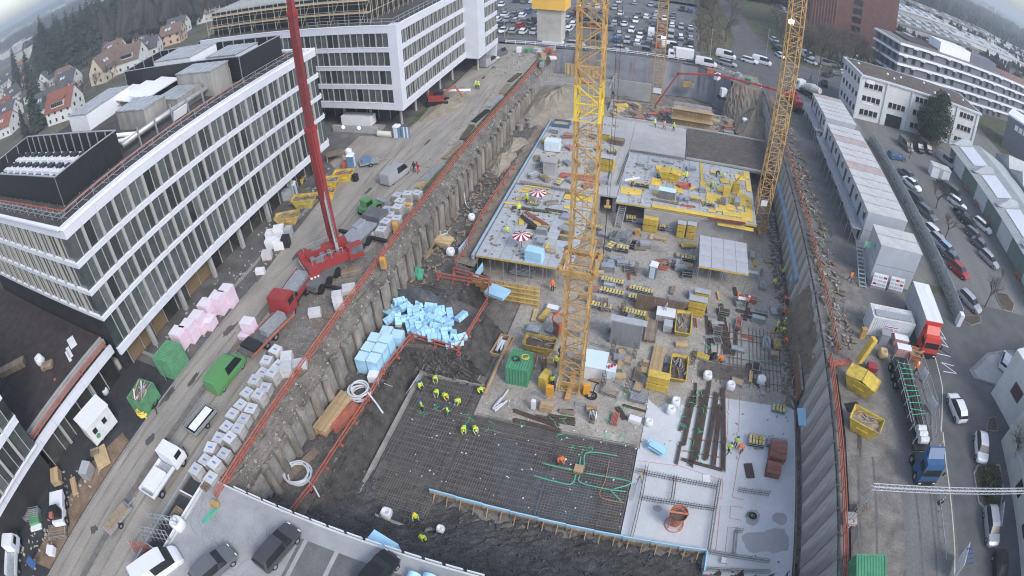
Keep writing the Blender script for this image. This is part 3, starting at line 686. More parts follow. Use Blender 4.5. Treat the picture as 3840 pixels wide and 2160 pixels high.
# concrete pump boom in red reaching from the side street over the far slab
pb=thing('concrete_pump_boom','long red concrete pump boom arching over the far slab','pump boom',loc=(26.5,116.2,0))
pts=[(0,0,3.4),(-7,-.2,4.3),(-17.8,-.2,4.9),(-25.8,-.2,3.8),(-29.9,-.2,-4.0)]
for a,c,w in zip(pts,pts[1:],(.42,.36,.3,.24)):MB().bar(a,c,w,w*1.1).o('boom_arm',RED,pb)
for p in pts[1:4]:MB().cyl((p[0],p[1]-.3,p[2]),(p[0],p[1]+.3,p[2]),.32,.32,10).o('joint',REDD,pb)
MB().tube([pts[4],(-29.9,-.2,-6.2),(-29.6,-.3,-7.4)],.1).o('end_hose',RUBBER,pb)
# ================================================================ concrete slabs and decks in the pit
ZS=-8.0
def slab(name,poly,z0,z1,m):b=MB();b.prism(poly,z0,z1);return struct(name,b,m)
SLABM=mat('slab_concrete',(0.33,0.305,0.27),.8,.3,.28,fine=.2,bump=.005,bscale=15)
slab('base_slab',[(-15,35.4),(2.2,35.4),(2.2,44),(19.2,44),(19.4,108),(-22,108),(-22,57.6),(-15,56)],-8.2,ZS,SLABM)
slab('new_slab',[(2.1,24.9),(10,24.7),(10,22.5),(19.0,22.5),(19.2,43.99),(2.25,43.99),(2.25,35.3),(2.1,35.3)],-8.2,ZS+.01,CONC_W)
slab('blinding',[(-22.2,20.9),(-15,20.9),(-15,25),(2.1,25),(2.1,35.4),(-15,35.4),(-15,39.2),(-22.2,39.2)],-8.5,-8.14,mat('wet_blinding',(0.075,0.088,0.1),.35,.4,.35,fine=.1))
b=MB();b.sheet([(-8.2,25.6),(-1.2,25.5),(-.6,27.5),(-1.8,30.2),(-4.2,31),(-7.4,30.6),(-9.5,33),(-12,33.4),(-11,29),(-9.6,27)],-8.13);struct('shallow_water',b,mat('shallow_water',(0.12,0.18,0.235),.25,.2,.4))
b=MB();b.sheet([(2.25,44.01),(2.3,42),(3.5,41),(5,42.5),(7,41.6),(8,43),(9,44.01)],ZS+.014);struct('damp_patch',b,SLABM)
WET=mat('wet_stain',(0.36,0.365,0.37),.5,.08,.8)
for k,(c,rx,ry) in enumerate((((5.02,28.74,-8),.45,.35),((14.51,29.2,-8),.8,1.0),((15.31,26.49,-8),1.7,1.2),((17.44,29.42,-8),.85,.7),((17.13,26.89,-8),1.5,1.5),((2.34,30.14,-8),.3,1.1),((14.94,37.93,-8),.5,.4))):
    rr=random.Random(k);pl=[(c[0]+rx*math.cos(a)*(1+rr.uniform(-.15,.15)),c[1]+ry*math.sin(a)*(1+rr.uniform(-.15,.15))) for a in [2*PI*i/18 for i in range(18)]]
    S2('wet_stain',pl,ZS+.014+.002*k,WET)
# setting-out lines sprayed red on the new slab
SPRAY=mat('red_spray',(0.62,0.12,0.1),.8,.2,3)
for pts in ([(11.29,39.3,-8),(11.15,37.55,-8)],[(12.65,36.14,-8),(12.23,31.26,-8),(13.5,31.09,-8)],[(2.3,33.82,-8),(6.58,34.01,-8),(11.11,33.1,-8),(11.18,30.87,-8),(10.46,30.87,-8)],[(13.4,30.2,-8),(12.15,30.2,-8),(12.16,28.78,-8),(13.4,28.72,-8)],[(11.09,30.05,-8),(11.1,24.91,-8)],[(13.16,27.85,-8),(12.05,27.78,-8),(12.04,24.81,-8)],[(11.26,44.94,-8),(11.23,39.29,-8)],[(12.5,45.04,-8),(12.52,39.52,-8)],[(12.29,39.48,-8),(12.76,36.15,-8)]):
    line(pts,.045,ZS+.03,SPRAY,'setting_out_line')
# upstands
FW=mat('formwork_concrete',(0.3,0.29,0.27),.85,.25,.8,fine=.2)
b=MB();b.prism([(-22.5,18.9),(-22.15,18.9),(-22.15,39.4),(-22.5,39.4)],-8.4,-7.55);struct('slab_upstand',b,FW)
b=MB();b.prism([(-22.15,39.2),(-15.1,39.2),(-15.1,39.5),(-22.15,39.5)],-8.4,-7.7);struct('slab_upstand',b,FW)
b=MB();b.prism([(-22.15,18.9),(-20.9,18.7),(-20.9,20.9),(-15,20.6),(-15,20.9),(-21.2,21.2)],-8.4,-7.7);struct('slab_upstand',b,FW)
bi=thing('insulated_upstand','pale blue insulation board upstand along the near edge of the rebar field','insulation upstand',loc=(-15.9,25.1,-8.1))
pm=cached('bip',lambda:MB().cbox((0,0,.45),(2.58,.12,.9)).mesh('foam_board',BLUEF))
for i in range(10):ob('foam_board',pm,bi,loc=(1.3+i*2.6,-.05*i,0))
pm2=cached('bis',lambda:MB().bar((0,-.1,.75),(0,-1.0,-.25),.08).mesh('timber_strut',WOOD))
for i in range(20):ob('timber_strut',pm2,bi,loc=(.6+i*1.3,-.08-.026*i,0))
for i in range(10):MB().box(.05+i*2.6,-.22-.05*i,-.1,2.55+i*2.6,-.08-.05*i,.55).o('shutter_board',WOODD,bi)
MB().box(26,-2.6,0,26.12,-.55,.9).o('foam_board',BLUEF,bi)
# edge shutter along the front and right of the new slab
es=thing('edge_shutter','timber edge shutter round the right and front edges of the pale slab','formwork',loc=(19.1,22.4,-8.1))
for i in range(12):MB().box(.05,.03+i*1.85,0,.14,1.83+i*1.85,.32).o('shutter_board',WOODD,es)
for i in range(5):MB().box(-8.95+i*1.8,-.1,0,-7.2+i*1.8,0,.3).o('shutter_board',WOODD,es)
for i in range(22):MB().bar((.1,.3+i,.25),(.7,.3+i,-.1),.05).o('stake',WOODD,es)
# tall timber shutter wall on the right of the slab
tw=thing('wall_formwork','tall timber wall shutter between the slab and the yard wall','formwork',loc=(19.4,44.6,-8))
for i in range(8):MB().cbox((0,.85+i*1.68,1.2),(.1,1.64,2.4)).o('shutter_panel',mat('brown_shutter',(0.26,0.17,0.1),.8,.25,1.2,rnd=.12),tw)
MB().box(-.12,0,2.4,.12,13.5,2.52).o('capping',FW,tw)
# ================================================================ rebar mats
def rebar_mat(name,label,x0,y0,x1,y1,z,sx,sy,r=.016,skip=0,seed=0,par=None,m=None):
    rnd=random.Random(seed);b=MB()
    n=int((x1-x0)/sx)
    for i in range(n+1):
        x=x0+i*sx+rnd.uniform(-.02,.02);
        if rnd.random() < skip:continue
        b.box(x-r,y0+rnd.uniform(0,.25),z,x+r,y1-rnd.uniform(0,.25),z+2*r)
    n=int((y1-y0)/sy)
    for i in range(n+1):
        y=y0+i*sy+rnd.uniform(-.02,.02)
        if rnd.random() < skip:continue
        b.box(x0+rnd.uniform(0,.25),y-r,z+2*r,x1-rnd.uniform(0,.25),y+r,z+4*r)
    if par is None:return b.o(name,m or REBM,label=label,cat='rebar',kind='stuff')
    return b.o(name,RUST,par)
rebar_mat('rebar_mat','dense dark rebar mat where the workers kneel, left of the rebar field',-22,27,-15.2,39,-8.02,.15,.15)
rebar_mat('rebar_mat','dense rebar mat in the lower left corner of the rebar field',-21.9,21.2,-15.1,27.2,-7.98,.12,.13,seed=1)
rebar_mat('rebar_mat','rebar mat above the blue insulation upstand',-15,25.3,-6,35,-8.02,.12,.3,seed=2)
rebar_mat('rebar_mat','sparser rebar mat over the wet blinding beside the pale slab',-6,25.3,2.0,35,-8.04,.15,.15,seed=3,skip=.12)
rebar_mat('rebar_mat','upper rebar layer beside the pale slab',-.6,25.4,2.0,33.8,-7.95,.15,.2,seed=4)
rebar_mat('rebar_mat','rebar strip between the rebar field and the middle slab',-14.9,33.6,2.0,35.6,-7.93,.15,.2,seed=5)
rebar_mat('rebar_mat','raised rebar cage strip along the edge of the left rebar mat',-15.9,25.3,-15.0,39,-7.85,.15,.2,seed=6)
for x0,y0,x1,y1,a,c,s,l in ((-21.9,27,-15.2,38.9,.3,.6,21,'left'),(-21.8,21.3,-15.2,27,.25,.3,22,'lower left'),(-14.9,25.4,-6,34.9,.24,.6,23,'middle'),(-5.9,25.4,2,34.9,.3,.3,24,'right')):rebar_mat('rebar_mat','coarse upper rebar grid over the %s rebar field' % l,x0,y0,x1,y1,-7.9,a,c,.02,seed=s,skip=.1,m=mat('rebar_light',(0.2,0.185,0.172),.7,.3,1))
rebar_mat('rebar_mat','dark rebar mat laid on the far formwork deck',3.6,93.7,19,107.2,-4.52,.3,.3,.035,seed=7)
rebar_mat('rebar_mat','loose rebar mat spread over the right of the middle slab',8.2,46,17.8,56.5,-7.95,.5,1.1,.03,seed=8,skip=.3)
rebar_mat('rebar_mat','close bundle of rebar across the middle slab near the timber shutter',7.5,46.6,14,49,-7.9,.9,.14,.025,seed=9)
# rebar walls (starter bars) standing on the new slab
def starters(label,pts,h=.9,step=.26,name='starter_bars',seed=0):
    t=thing(name,label,'rebar',loc=pts[0]);o0=Vector(pts[0]);b=MB();rnd=random.Random(seed)
    for a,c in zip(pts,pts[1:]):
        a,c=Vector(a)-o0,Vector(c)-o0;n=max(1,int((c-a).length/step));side=(c-a).normalized().cross(Vector((0,0,1)))*.12
        for i in range(n+1):
            p=a.lerp(c,i/n)
            for s in (-1,1):b.bar(p+side*s,p+side*s+Vector((rnd.uniform(-.03,.03),rnd.uniform(-.03,.03),h*rnd.uniform(.8,1))),.022)
        for s in (-1,1):
            for z in (.25,.6):b.bar(a+side*s+Vector((0,0,z*h)),c+side*s+Vector((0,0,z*h)),.025)
    o=b.o('bars',RUST,t);o['kind']='stuff';return t
starters('row of starter bars down the left of the pale slab bay with the concrete bucket',[(3.25,33.16,-8),(3.24,29.41,-8),(3.1,25.19,-8)])
starters('row of starter bars crossing the pale slab above the bucket',[(2.28,32.36,-8),(10.47,31.99,-8)])
starters('starter bars running behind the orange concrete bucket',[(3.33,29.43,-8),(10.49,29.44,-8)])
starters('starter bars on the right of the bucket bay',[(10.71,32.86,-8),(10.5,29.33,-8),(10.38,24.92,-8)])
starters('short cross row of starter bars dividing the upper bucket bay',[(6.2,32.43,-8),(6.23,29.87,-8)])
starters('starter bars along the front edge of the pale slab',[(10.31,24.69,-8),(14.55,24.46,-8),(16.45,24.37,-8)])
starters('starter bars in the right front corner of the pale slab',[(12.83,24.8,-8),(12.8,27.3,-8),(13.5,27.39,-8)])
starters('starter bars in front of the brown board stack',[(12.76,31.98,-8),(16.04,31.96,-8)])
starters('last row of starter bars by the front shutter',[(9.97,22.86,-8),(16.54,23.25,-8)])
for k,(p,l) in enumerate((((-9.52,43.22,-8),'beside the green container'),((-2.83,42.75,-8),'in front of the white machine'),((-3.04,37.57,-8),'near the rebar field below the middle crane'),((-0.22,42.57,-8),'beside the yellow skip stack'),((-2.63,47.92,-8),'left of the grey wall panel'),((-0.12,47.81,-8),'right of the grey wall panel'),((-2.48,54.52,-8),'behind the grey wall panel'),((-9.38,48.44,-8),'beside the orange bucket by the crane'),((6.67,48.45,-8),'by the timber boards and skip'),((-1.83,63,-8),'left of the portable toilet'),((3.12,66.18,-8),'right of the orange skip'))):
    t=thing('column_cage','upright column rebar cage standing %s' % l,'rebar cage',loc=p);b=MB()
    for x in (-.22,-.07,.07,.22):
        for y in (-.2,.2):b.bar((x,y,0),(x,y,2.2),.045)
    for z in (.3,.8,1.3,1.8):
        for s in (-.2,.2):b.bar((-.22,s,z),(.22,s,z),.025);b.bar((s*1.1,-.2,z),(s*1.1,.2,z),.025)
    o=b.o('bars',RUST,t)
# ================================================================ formwork decks
def prop_mesh(h):return cached(('prop',h),lambda:MB().cyl((0,0,0),(0,0,h),.05,.05,6).cbox((0,0,.02),(.25,.25,.04)).mesh('prop',GALV))
def deck(name,label,x0,y0,x1,y1,z,nx,ny,m,props=3.0,skip=(),th=.14,seed=0):
    t=thing(name,label,'formwork deck',loc=(x0,y0,z));wx,wy=(x1-x0)/nx,(y1-y0)/ny
    pm=cached(('dp',round(wx,2),round(wy,2),m.name),lambda:MB().cbox((0,0,-.03),(wx-.05,wy-.05,.06)).mesh('deck_panel',m))
    for i in range(nx):
        for j in range(ny):
            if (i,j) in skip:continue
            ob('deck_panel',pm,t,loc=((i+.5)*wx,(j+.5)*wy,0))
    bm=cached(('db',round(x1-x0,2)),lambda:MB().box(0,-.06,-.3,x1-x0,.06,-.07).mesh('beam',YEL))
    for j in range(ny+1):ob('beam',bm,t,loc=(0,j*wy+(-.07 if j == ny else .07 if j == 0 else 0),0))
    if props:
        n=max(1,int((x1-x0)/1.6));k=max(1,int((y1-y0)/1.8))
        for i in range(n+1):
            for j in range(k+1):
                if j > 1 and i not in (0,n):continue
                ob('prop',prop_mesh(round(props,2)),t,loc=((x1-x0)*(.01+.98*i/n),(y1-y0)*(.01+.98*j/k),-props-.3))
    return t
deck('formwork_deck','grey panel formwork deck with parasols left of the middle crane',-22,57.4,-9.6,69.4,-4.6,8,8,FILM,3.1,skip={(3,5),(4,5),(6,4),(6,5),(6,6)})
deck('formwork_deck','grey formwork deck strip under the far striped parasol',-22,69.6,-9.6,76.4,-4.58,8,4,FILM,0,skip={(5,3),(6,3)})
deck('formwork_deck','formwork deck with yellow boards beside the far skip',-6.5,75.4,15,93.2,-4.6,12,9,FILM,0)
deck('table_form','large grey table form standing on the slab in front of the yellow deck',6.3,63.2,13.2,70.6,-4.9,4,3,mat('table_grey',(0.42,0.43,0.46),.6,.1,.6),2.8)
# edge walls, upper concrete slabs
b=MB();b.box(-2.1,75.1,-8,13.2,75.39,-4.95);struct('concrete_wall',b,CONC)
b=MB();b.box(-7.2,78,-8,-6.6,107,-4.9);b.box(-22.1,76.6,-8,-21.8,107,-4.9);b.box(-15,76.8,-8,-9,77,-4.9);b.box(-21.9,107,-8,19.3,107.4,-4.9);struct('concrete_wall',b,CONC)
UPS=mat('upper_slab_concrete',(0.4,0.4,0.39),.8,.14,.3,fine=.1)
slab('upper_slab',[(-22.1,76.9),(-6.55,76.9),(-6.55,93.3),(-6.55,107.6),(-22.1,107.6)],-4.9,-4.6,UPS)
slab('upper_slab',[(-6.5,93.3),(3.4,93.3),(3.4,107.7),(-6.5,107.7)],-4.88,-4.58,UPS)
slab('upper_slab',[(3.45,93.3),(19.4,93.3),(19.4,107.7),(3.45,107.7)],-4.9,-4.56,mat('dark_deck',(0.15,0.145,0.135),.8,.2,.5))
# wall starter upstands on the upper slabs
b=MB();b.box(-8.4,80,-4.6,-7.9,93,-4.1);b.box(-6.4,93.4,-4.58,3.3,93.6,-4.3);b.box(3.5,93.4,-4.55,19.3,93.7,-4.2);b.box(-11,107.2,-4.6,19.3,107.6,-4.2);struct('wall_kicker',b,CONC)
# yellow ply boards on the deck
YB=mat('yellow_board',(0.66,0.47,0.1),.65,.15,1.2,rnd=.12)
bm=cached('yb',lambda:MB().cbox((0,0,.02),(1,1,.04)).mesh('formwork_board',YB))
ybs=[(-6.2,78.2,4.6,2.2,0),(-1.8,75.9,0,0,0)]
spots=[(-4.6,79.1,3.2,2.0,.05),(-1.0,83.4,1.6,2.6,0),(.2,79.7,2.8,.9,.03),(13.9,80,1.2,8,0),(13.2,90,2.0,2,.1),(12.8,83,1.2,5,0),(11.6,77.4,3.8,1.5,.02),(6.9,84.6,1.5,2.8,.1),(8.6,81.4,3.0,2.4,-.1),(10.4,79.2,2.6,1.8,.1),(6.4,88.6,.5,8.4,.02),(4.6,83.4,1.8,1.0,.3),(2.6,82,1.5,2.0,0),(9.4,78.0,1.8,1.0,.2),(11.8,86,1.0,4.5,.05),(14.4,87.5,.8,4,0),(-.8,88.4,1.2,1.6,.2),(3.4,87.8,1.8,1.2,-.2),(8.0,77.1,1.2,.8,0),(12.4,80.2,.8,2.4,.1)]+[(9.8,84.4,1.8,1.6,.1),(11.6,81.6,1.4,2.2,-.1),(7.4,79.4,2.0,1.3,.2),(5.4,80.2,1.6,1.0,0),(13.4,77.2,1.6,2.4,0),(14.3,91.2,1.0,2.6,0),(10.2,87.6,1.4,1.6,.2),(-3.8,81.6,2.6,1.1,.1),(1.0,85.2,1.6,1.2,0),(8.6,90.2,1.5,1.0,.1)]
for k,(x,y,w,d,a) in enumerate(spots):
    ob('formwork_board',bm,loc=(x,y,-4.56+.003*k),rz=a,scl=(w,d,1),label='yellow formwork board on the yellow deck, %s as counted from the stair' % ordw(k),cat='board',group='loose boards on the yellow deck')
for k in range(6):ob('formwork_board',bm,loc=(.1+k*2.42,75.75,-4.5),scl=(2.4,1.0,1.2),label='yellow edge board along the front lip of the deck, %s from the stair' % ORD[k],cat='board',group='edge boards of the yellow deck')
for k in range(4):ob('formwork_board',bm,loc=(9.6+k*1.4,74.6,-5.0),scl=(1.38,.9,1.2),label='lower yellow edge board under the deck corner by the crane, %s from the middle' % ORD[k],cat='board',group='lower edge boards')
for k,(x,y,w,d,a) in enumerate(((-12.0,74.6,4.2,1.4,.02),(-20.3,74.4,1.6,.5,.1),(-19.6,72.2,2.4,.6,.2),(-13,71.7,1.0,.8,.1),(-18.4,66.3,.7,1.8,.3),(-16.2,66.2,1.2,1.1,.3),(-18.6,76.2,4,.3,0),(-20.9,70.6,2.6,.4,.02),(-13.6,61.5,.4,1.3,0))):
    ob('formwork_board',bm,loc=(x,y,-4.5),rz=a,scl=(w,d,1.5),label='yellow board lying on the parasol deck, %s counted from the far edge' % ORD[k],cat='board',group='loose boards on the parasol deck')
# timber edge of the parasol deck and blue foam edge strip on its left
b=MB();b.box(-22.5,57.2,-5.2,-22.2,107,-4.5);b.o('insulation_edge',mat('dusty_blue_foam',(0.32,0.42,0.52),.8,.15,.8),label='dusty blue insulation strip along the left edge of the parasol deck',cat='insulation')
deckstair=thing('stair_flight','steel stair flight leaning from the slab up to the yellow deck','stairs',loc=(-5.65,73.67,-8),rz=-.02)
pA,pB=Vector((0,0,0)),Vector(((-5.41,77.09,-4.6)))-Vector((-5.65,73.67,-8))
for s in (-.5,.5):MB().bar(pA+Vector((s,0,0)),pB+Vector((s,0,0)),.08,.25).o('stringer',GALV,deckstair)
tm=cached('tread',lambda:MB().cbox((0,0,0),(1.0,.26,.04)).mesh('tread',GALV))
for i in range(15):ob('tread',tm,deckstair,loc=pA.lerp(pB,(i+.5)/15))
# ================================================================ piles of the secant wall
pwl=thing('bored_pile_wall','row of rough concrete bored piles along the haul road side of the pit','retaining wall',loc=(-28.5,14,-1.2))
PILE=mat('pile_concrete',(0.21,0.19,0.165),.9,.42,.9,bump=.05,bscale=5,fine=.2,rnd=.18,stretch=(1,1,.4))
def pilem(s):
    def f():
        b=MB();rnd=random.Random(s);n=12;rings=[]
        for z in (0,-.3,-1.2,-2.3,-3.3,-4.3):
            rings.append([((.46+rnd.uniform(-.06,.05))*math.cos(2*PI*i/n),(.46+rnd.uniform(-.06,.05))*math.sin(2*PI*i/n),z+(rnd.uniform(-.12,.12) if z == 0 else 0)) for i in range(n)])
        b.add([p for r_ in rings for p in r_],[(j*n+(i+1)%n,j*n+i,(j+1)*n+i,(j+1)*n+(i+1)%n) for j in range(5) for i in range(n)] + [tuple(range(n))])
        return b.mesh('pile',PILE)
    return cached(('pile',s),f)
rg=random.Random(12)
y=0
while y < 98:
    ob('pile',pilem(rg.randrange(5)),pwl,loc=(rg.uniform(-.12,.12),y,rg.uniform(-.35,.3)),rz=rg.uniform(0,6),rot=None);y += 1.95 if y > 40 else 2.35
for k,(x,y) in enumerate(((-26.5,101.5),(-25.8,99.6),(-27.2,97.8))):
    MB().cyl((0,0,-.2),(0,0,.9),.62,.62,14).o('pile_casing',SHOT,loc=(x,y,-5.1),label=('short concrete pipe ring at the foot of the sandy mound','second concrete ring beside the sandy mound','concrete ring nearest the pile wall below the mound')[k],cat='pipe ring')
# ================================================================ guard rails
railing('pit_guardrail','long orange guardrail along the haul road edge of the pit',[(-30.1,13.5,0),(-30,42,0),(-30.3,79,0),(-29.8,102,0),(-29.9,136,0)],ORANGE,1.1,2.2,(.3,.65,1.05),.06,group=None)
railing('pit_guardrail','orange guardrail along the yard edge of the pit',[(20.5,12,0),(20.55,34.5,0),(20.5,44,0)],ORANGE,1.1,2.2,(.3,.65,1.05),.06)
railing('pit_guardrail','brownish orange guardrail along the office container side of the pit',[(21.6,45,0),(21.3,62,0),(20.8,124,0)],mat('rusty_orange',(0.33,0.14,0.09),.8,.3,2),1.1,2.2,(.3,.65,1.05),.05)
railing('berm_guardrail','orange mesh guardrail on the berm below the hose coils',[(-25.8,16.79,-5),(-25.33,19.92,-5),(-24.64,31.59,-5),(-24.7,35.43,-5),(-23.95,41,-5)],ORANGE,1.05,2.6,(.5,1.0),.07,foot=True)
railing('berm_guardrail','orange guardrail round the heap of blue foam packs',[(-23.9,41.2,-5),(-18.24,40.64,-5),(-17.69,48.98,-5),(-18.6,52.6,-5),(-23.5,53.4,-5)],ORANGE,1.05,2.6,(.5,1.0),.07,foot=True)
railing('berm_guardrail','orange guardrail on the working strip beside the parasol deck',[(-23.6,54.5,-5),(-24.2,66,-5),(-24.0,82,-5)],ORANGE,1.05,2.6,(.5,1.0),.06,foot=True)
railing('slab_guardrail','orange braced railing across the deck corner by the blue formwork',[(-25.08,51.97,-5),(-19.15,51.96,-5)],ORANGE,1.1,1.8,(.45,1.0),.08,foot=True)
# ================================================================ builders for site things
def skip(label,loc,rz=0,L=3.4,W=1.8,H=1.4,m=None,fill=None,lid=False,seed=0,name='skip'):
    m=m or mat('skip_yellow',(0.56,0.4,0.06),.6,.3,1.2,fine=.1)
    t=thing(name,label,'skip',loc=loc,rz=rz)
    def f():
        b=MB();a,c=L/2,W/2;k=.62
        o=[(-a,-c),(a,-c),(a,c),(-a,c)];i_=[(x*k,y*.8) for x,y in o]
        V=[(x,y,0) for x,y in i_]+[(x,y,H) for x,y in o]+[(x*.97,y*.94,H) for x,y in o]+[(x*.97,y*.94,.1) for x,y in i_]
        b.add(V,[(3,2,1,0)]+[(j,(j+1)%4,4+(j+1)%4,4+j) for j in range(4)]+[(4+j,4+(j+1)%4,8+(j+1)%4,8+j) for j in range(4)]+[(8+j,8+(j+1)%4,12+(j+1)%4,12+j) for j in range(4)]+[(12,13,14,15)])
        return b.mesh('tub',m)
    ob('tub',cached(('skip',L,W,H,m.name),f),t)
    for s in (-1,1):MB().bar((-L/2,s*W/2,H),(L/2,s*W/2,H),.1,.1).o('rim',m,t);MB().bar((-L*.2,s*(W/2+.02),H*.55),(L*.2,s*(W/2+.02),H*.55),.12,.12).o('lifting_lug',m,t)
    for s in (-1,1):MB().bar((s*L/2,-W/2,H),(s*L/2,W/2,H),.1,.1).o('rim',m,t)
    if lid:
        for s in (-1,1):MB().cbox((s*L*.245,0,H+.12),(L*.48,W+.05,.07),ry=s*.18).o('lid',m,t)
    elif fill is not None:
        rnd=random.Random(seed);b=MB()
        b.patch([[(-L*.44,-W*.42,H*.72),(L*.44,-W*.42,H*.72)],[(-L*.44,0,H*.85),(L*.44,0,H*.85)],[(-L*.44,W*.42,H*.72),(L*.44,W*.42,H*.72)]],8,.12,seed,edge=False);b.o('contents',fill,t)
        for i in range(9):
            p=Vector((rnd.uniform(-L*.4,L*.2),rnd.uniform(-W*.35,W*.35),H*.9));q=p+Vector((rnd.uniform(.5,1.4),rnd.uniform(-.6,.6),rnd.uniform(0,.3)))
            MB().bar(p,q,.1,.05).o('scrap_board',rnd.choice((WOOD,WOODD,GALV)),t)
    return t
def ribbed(name,label,loc,d,m,rz=0,cat='container',door=True,roof_m=None):
    """steel container: ribbed side, end and roof panels, frame, doors"""
    L,W,H=d;t=thing(name,label,cat,loc=loc,rz=rz)
    def wall(w,h):
        b=MB();n=max(4,int(w/.28));s=w/n;xs=[];
        for i in range(n):
            x=-w/2+i*s;xs += [(x,0),(x+s*.2,.045),(x+s*.5,.045),(x+s*.7,0)]
        xs.append((w/2,0));V=[(x,-y,0) for x,y in xs]+[(x,-y,h) for x,y in xs];k=len(xs)
        b.add(V,[(i,i+1,k+i+1,k+i) for i in range(k-1)]);return b
    for s,w,o,ax in ((-1,L,W/2,0),(1,L,W/2,PI),(-1,W,L/2,-PI/2),(1,W,L/2,PI/2)):
        me=cached(('rib',round(w,2),round(H,2),m.name),lambda:wall(w-.16,H-.2).mesh('side_panel',m))
        p=(0,s*(o-.06),.1) if ax in (0,PI) else (s*(o-.06),0,.1)
        ob('side_panel' if ax in (0,PI) else 'end_panel',me,t,loc=p,rz=ax)
    me=cached(('ribr',round(L,2),round(W,2),(roof_m or m).name),lambda:wall(L-.1,W-.12).mesh('roof_panel',roof_m or m))
    ob('roof_panel',me,t,loc=(0,-W/2+.06,H-.06),rot=(-PI/2,0,0)) if False else ob('roof_panel',me,t,loc=(0,W/2-.06,H-.04),rot=(PI/2,0,0))
    MB().box(-L/2+.1,-W/2+.1,.1,L/2-.1,W/2-.1,H-.12).o('body',m,t)
    b=MB()
    for x in (-L/2+.07,L/2-.07):
        for y in (-W/2+.07,W/2-.07):b.cbox((x,y,H/2),(.14,.14,H))
    for z in (.07,H-.07):
        for y in (-W/2+.07,W/2-.07):b.cbox((0,y,z+.004),(L-.28,.12,.13))
        for x in (-L/2+.07,L/2-.07):b.cbox((x,0,z+.004),(.12,W-.28,.13))
    b.o('frame',m,t)
    if door:
        for s in (-1,1):MB().cbox((s*W*.2,-L/2+.0 if False else 0,H/2),(.05,.05,H-.3)).o('locking_bar',GALV,t,loc=(-L/2-.03,s*W*.12,0))
    return t
BRICKW=mat('wrapped_blocks',(0.52,0.52,0.53),.6,.14,1.5,rnd=.12)
BRICKG=mat('block_sides',(0.36,0.35,0.34),.75,.25,3,rnd=.15)
PRINT=mat('blue_print',(0.12,0.25,0.5),.6,.2,3)
PINK=mat('pink_board',(0.72,0.58,0.68),.7,.08,1.5,rnd=.08)
def pallet_mesh():
    def f():
        b=MB()
        for i in range(5):b.box(-.6+i*.26,-.4,.1,-.44+i*.26,.4,.13)
        for y in (-.36,0,.36):b.box(-.6,y-.05,0,.6,y+.05,.09)
        return b.mesh('pallet',WOODD)
    return cached('palletm',f)
def pack(name,label,loc,d,m,rz=0,cat='pack',group=None,layers=1,cols=(1,1),top=None,pallet=True,prnt=False,gap=.02,seed=0):
    """wrapped pack on a pallet, split into layers and columns of blocks"""
    t=thing(name,label,cat,loc=loc,rz=rz,group=group);L,W,H=d;z0=.13 if pallet else 0
    if pallet:ob('pallet',pallet_mesh(),t,scl=(L/1.2,W/.8,1))
    a,c,h=L/cols[0],W/cols[1],H/layers
    me=cached(('pk',round(a,2),round(c,2),round(h,2),m.name),lambda:MB().cbox((0,0,h/2),(a-gap,c-gap,h-gap)).mesh('block',m))
    rnd=random.Random(seed)
    for i in range(cols[0]):
        for j in range(cols[1]):
            for k in range(layers):ob('block',me,t,loc=((i+.5)*a-L/2+rnd.uniform(-.02,.02),(j+.5)*c-W/2+rnd.uniform(-.02,.02),z0+k*h))
    if top:MB().cbox((0,0,z0+H+.012),(L*1.01,W*1.01,.02)).o('wrap',top,t)
    if prnt:
        MB().cbox((0,0,z0+H+.03),(L*.42,W*.16,.008)).o('print',PRINT,t)
    return t
def planks(label,loc,L,W,H,m=WOOD,rz=0,name='timber_stack',nw=None,nh=None,cat='timber'):
    t=thing(name,label,cat,loc=loc,rz=rz);nw=nw or max(2,int(W/.22));nh=nh or max(1,int(H/.12));rnd=random.Random(int(L*100+loc[0]*7))
    a,c=W/nw,H/nh
    me=cached(('pl',round(L,2),round(a,2),round(c,2),m.name),lambda:MB().cbox((0,0,c/2),(L,a-.015,c-.012)).mesh('plank',m))
    for i in range(nw):
        for k in range(nh):ob('plank',me,t,loc=(rnd.uniform(-.06,.06)*L*.3,-W/2+(i+.5)*a,k*c+.1),rz=rnd.uniform(-.01,.01))
    for x in (-L*.3,L*.3):MB().box(x-.05,-W/2,0,x+.05,W/2,.09).o('bearer',WOODD,t)
    return t
def bars(label,p,q,n=7,r=.04,m=RUST,name='rebar_bundle',spread=.28,cat='rebar',group=None,z=.05,n2=2,sag=0):
    """bundle of long bars from p to q"""
    p,q=Vector(p),Vector(q);t=thing(name,label,cat,loc=p,group=group);d=q-p;u=d.normalized().cross(Vector((0,0,1))).normalized();rnd=random.Random(int(p.x*13+q.y*7))
    for i in range(n):
        for k in range(n2):
            o=u*((i+.5)/n-.5)*spread+Vector((0,0,z+k*r*2.1));e=rnd.uniform(0,.05)
            MB().bar(o+d*e,o+d*(1-rnd.uniform(0,.05)),r*1.8).o('bar',m,t)
    return t
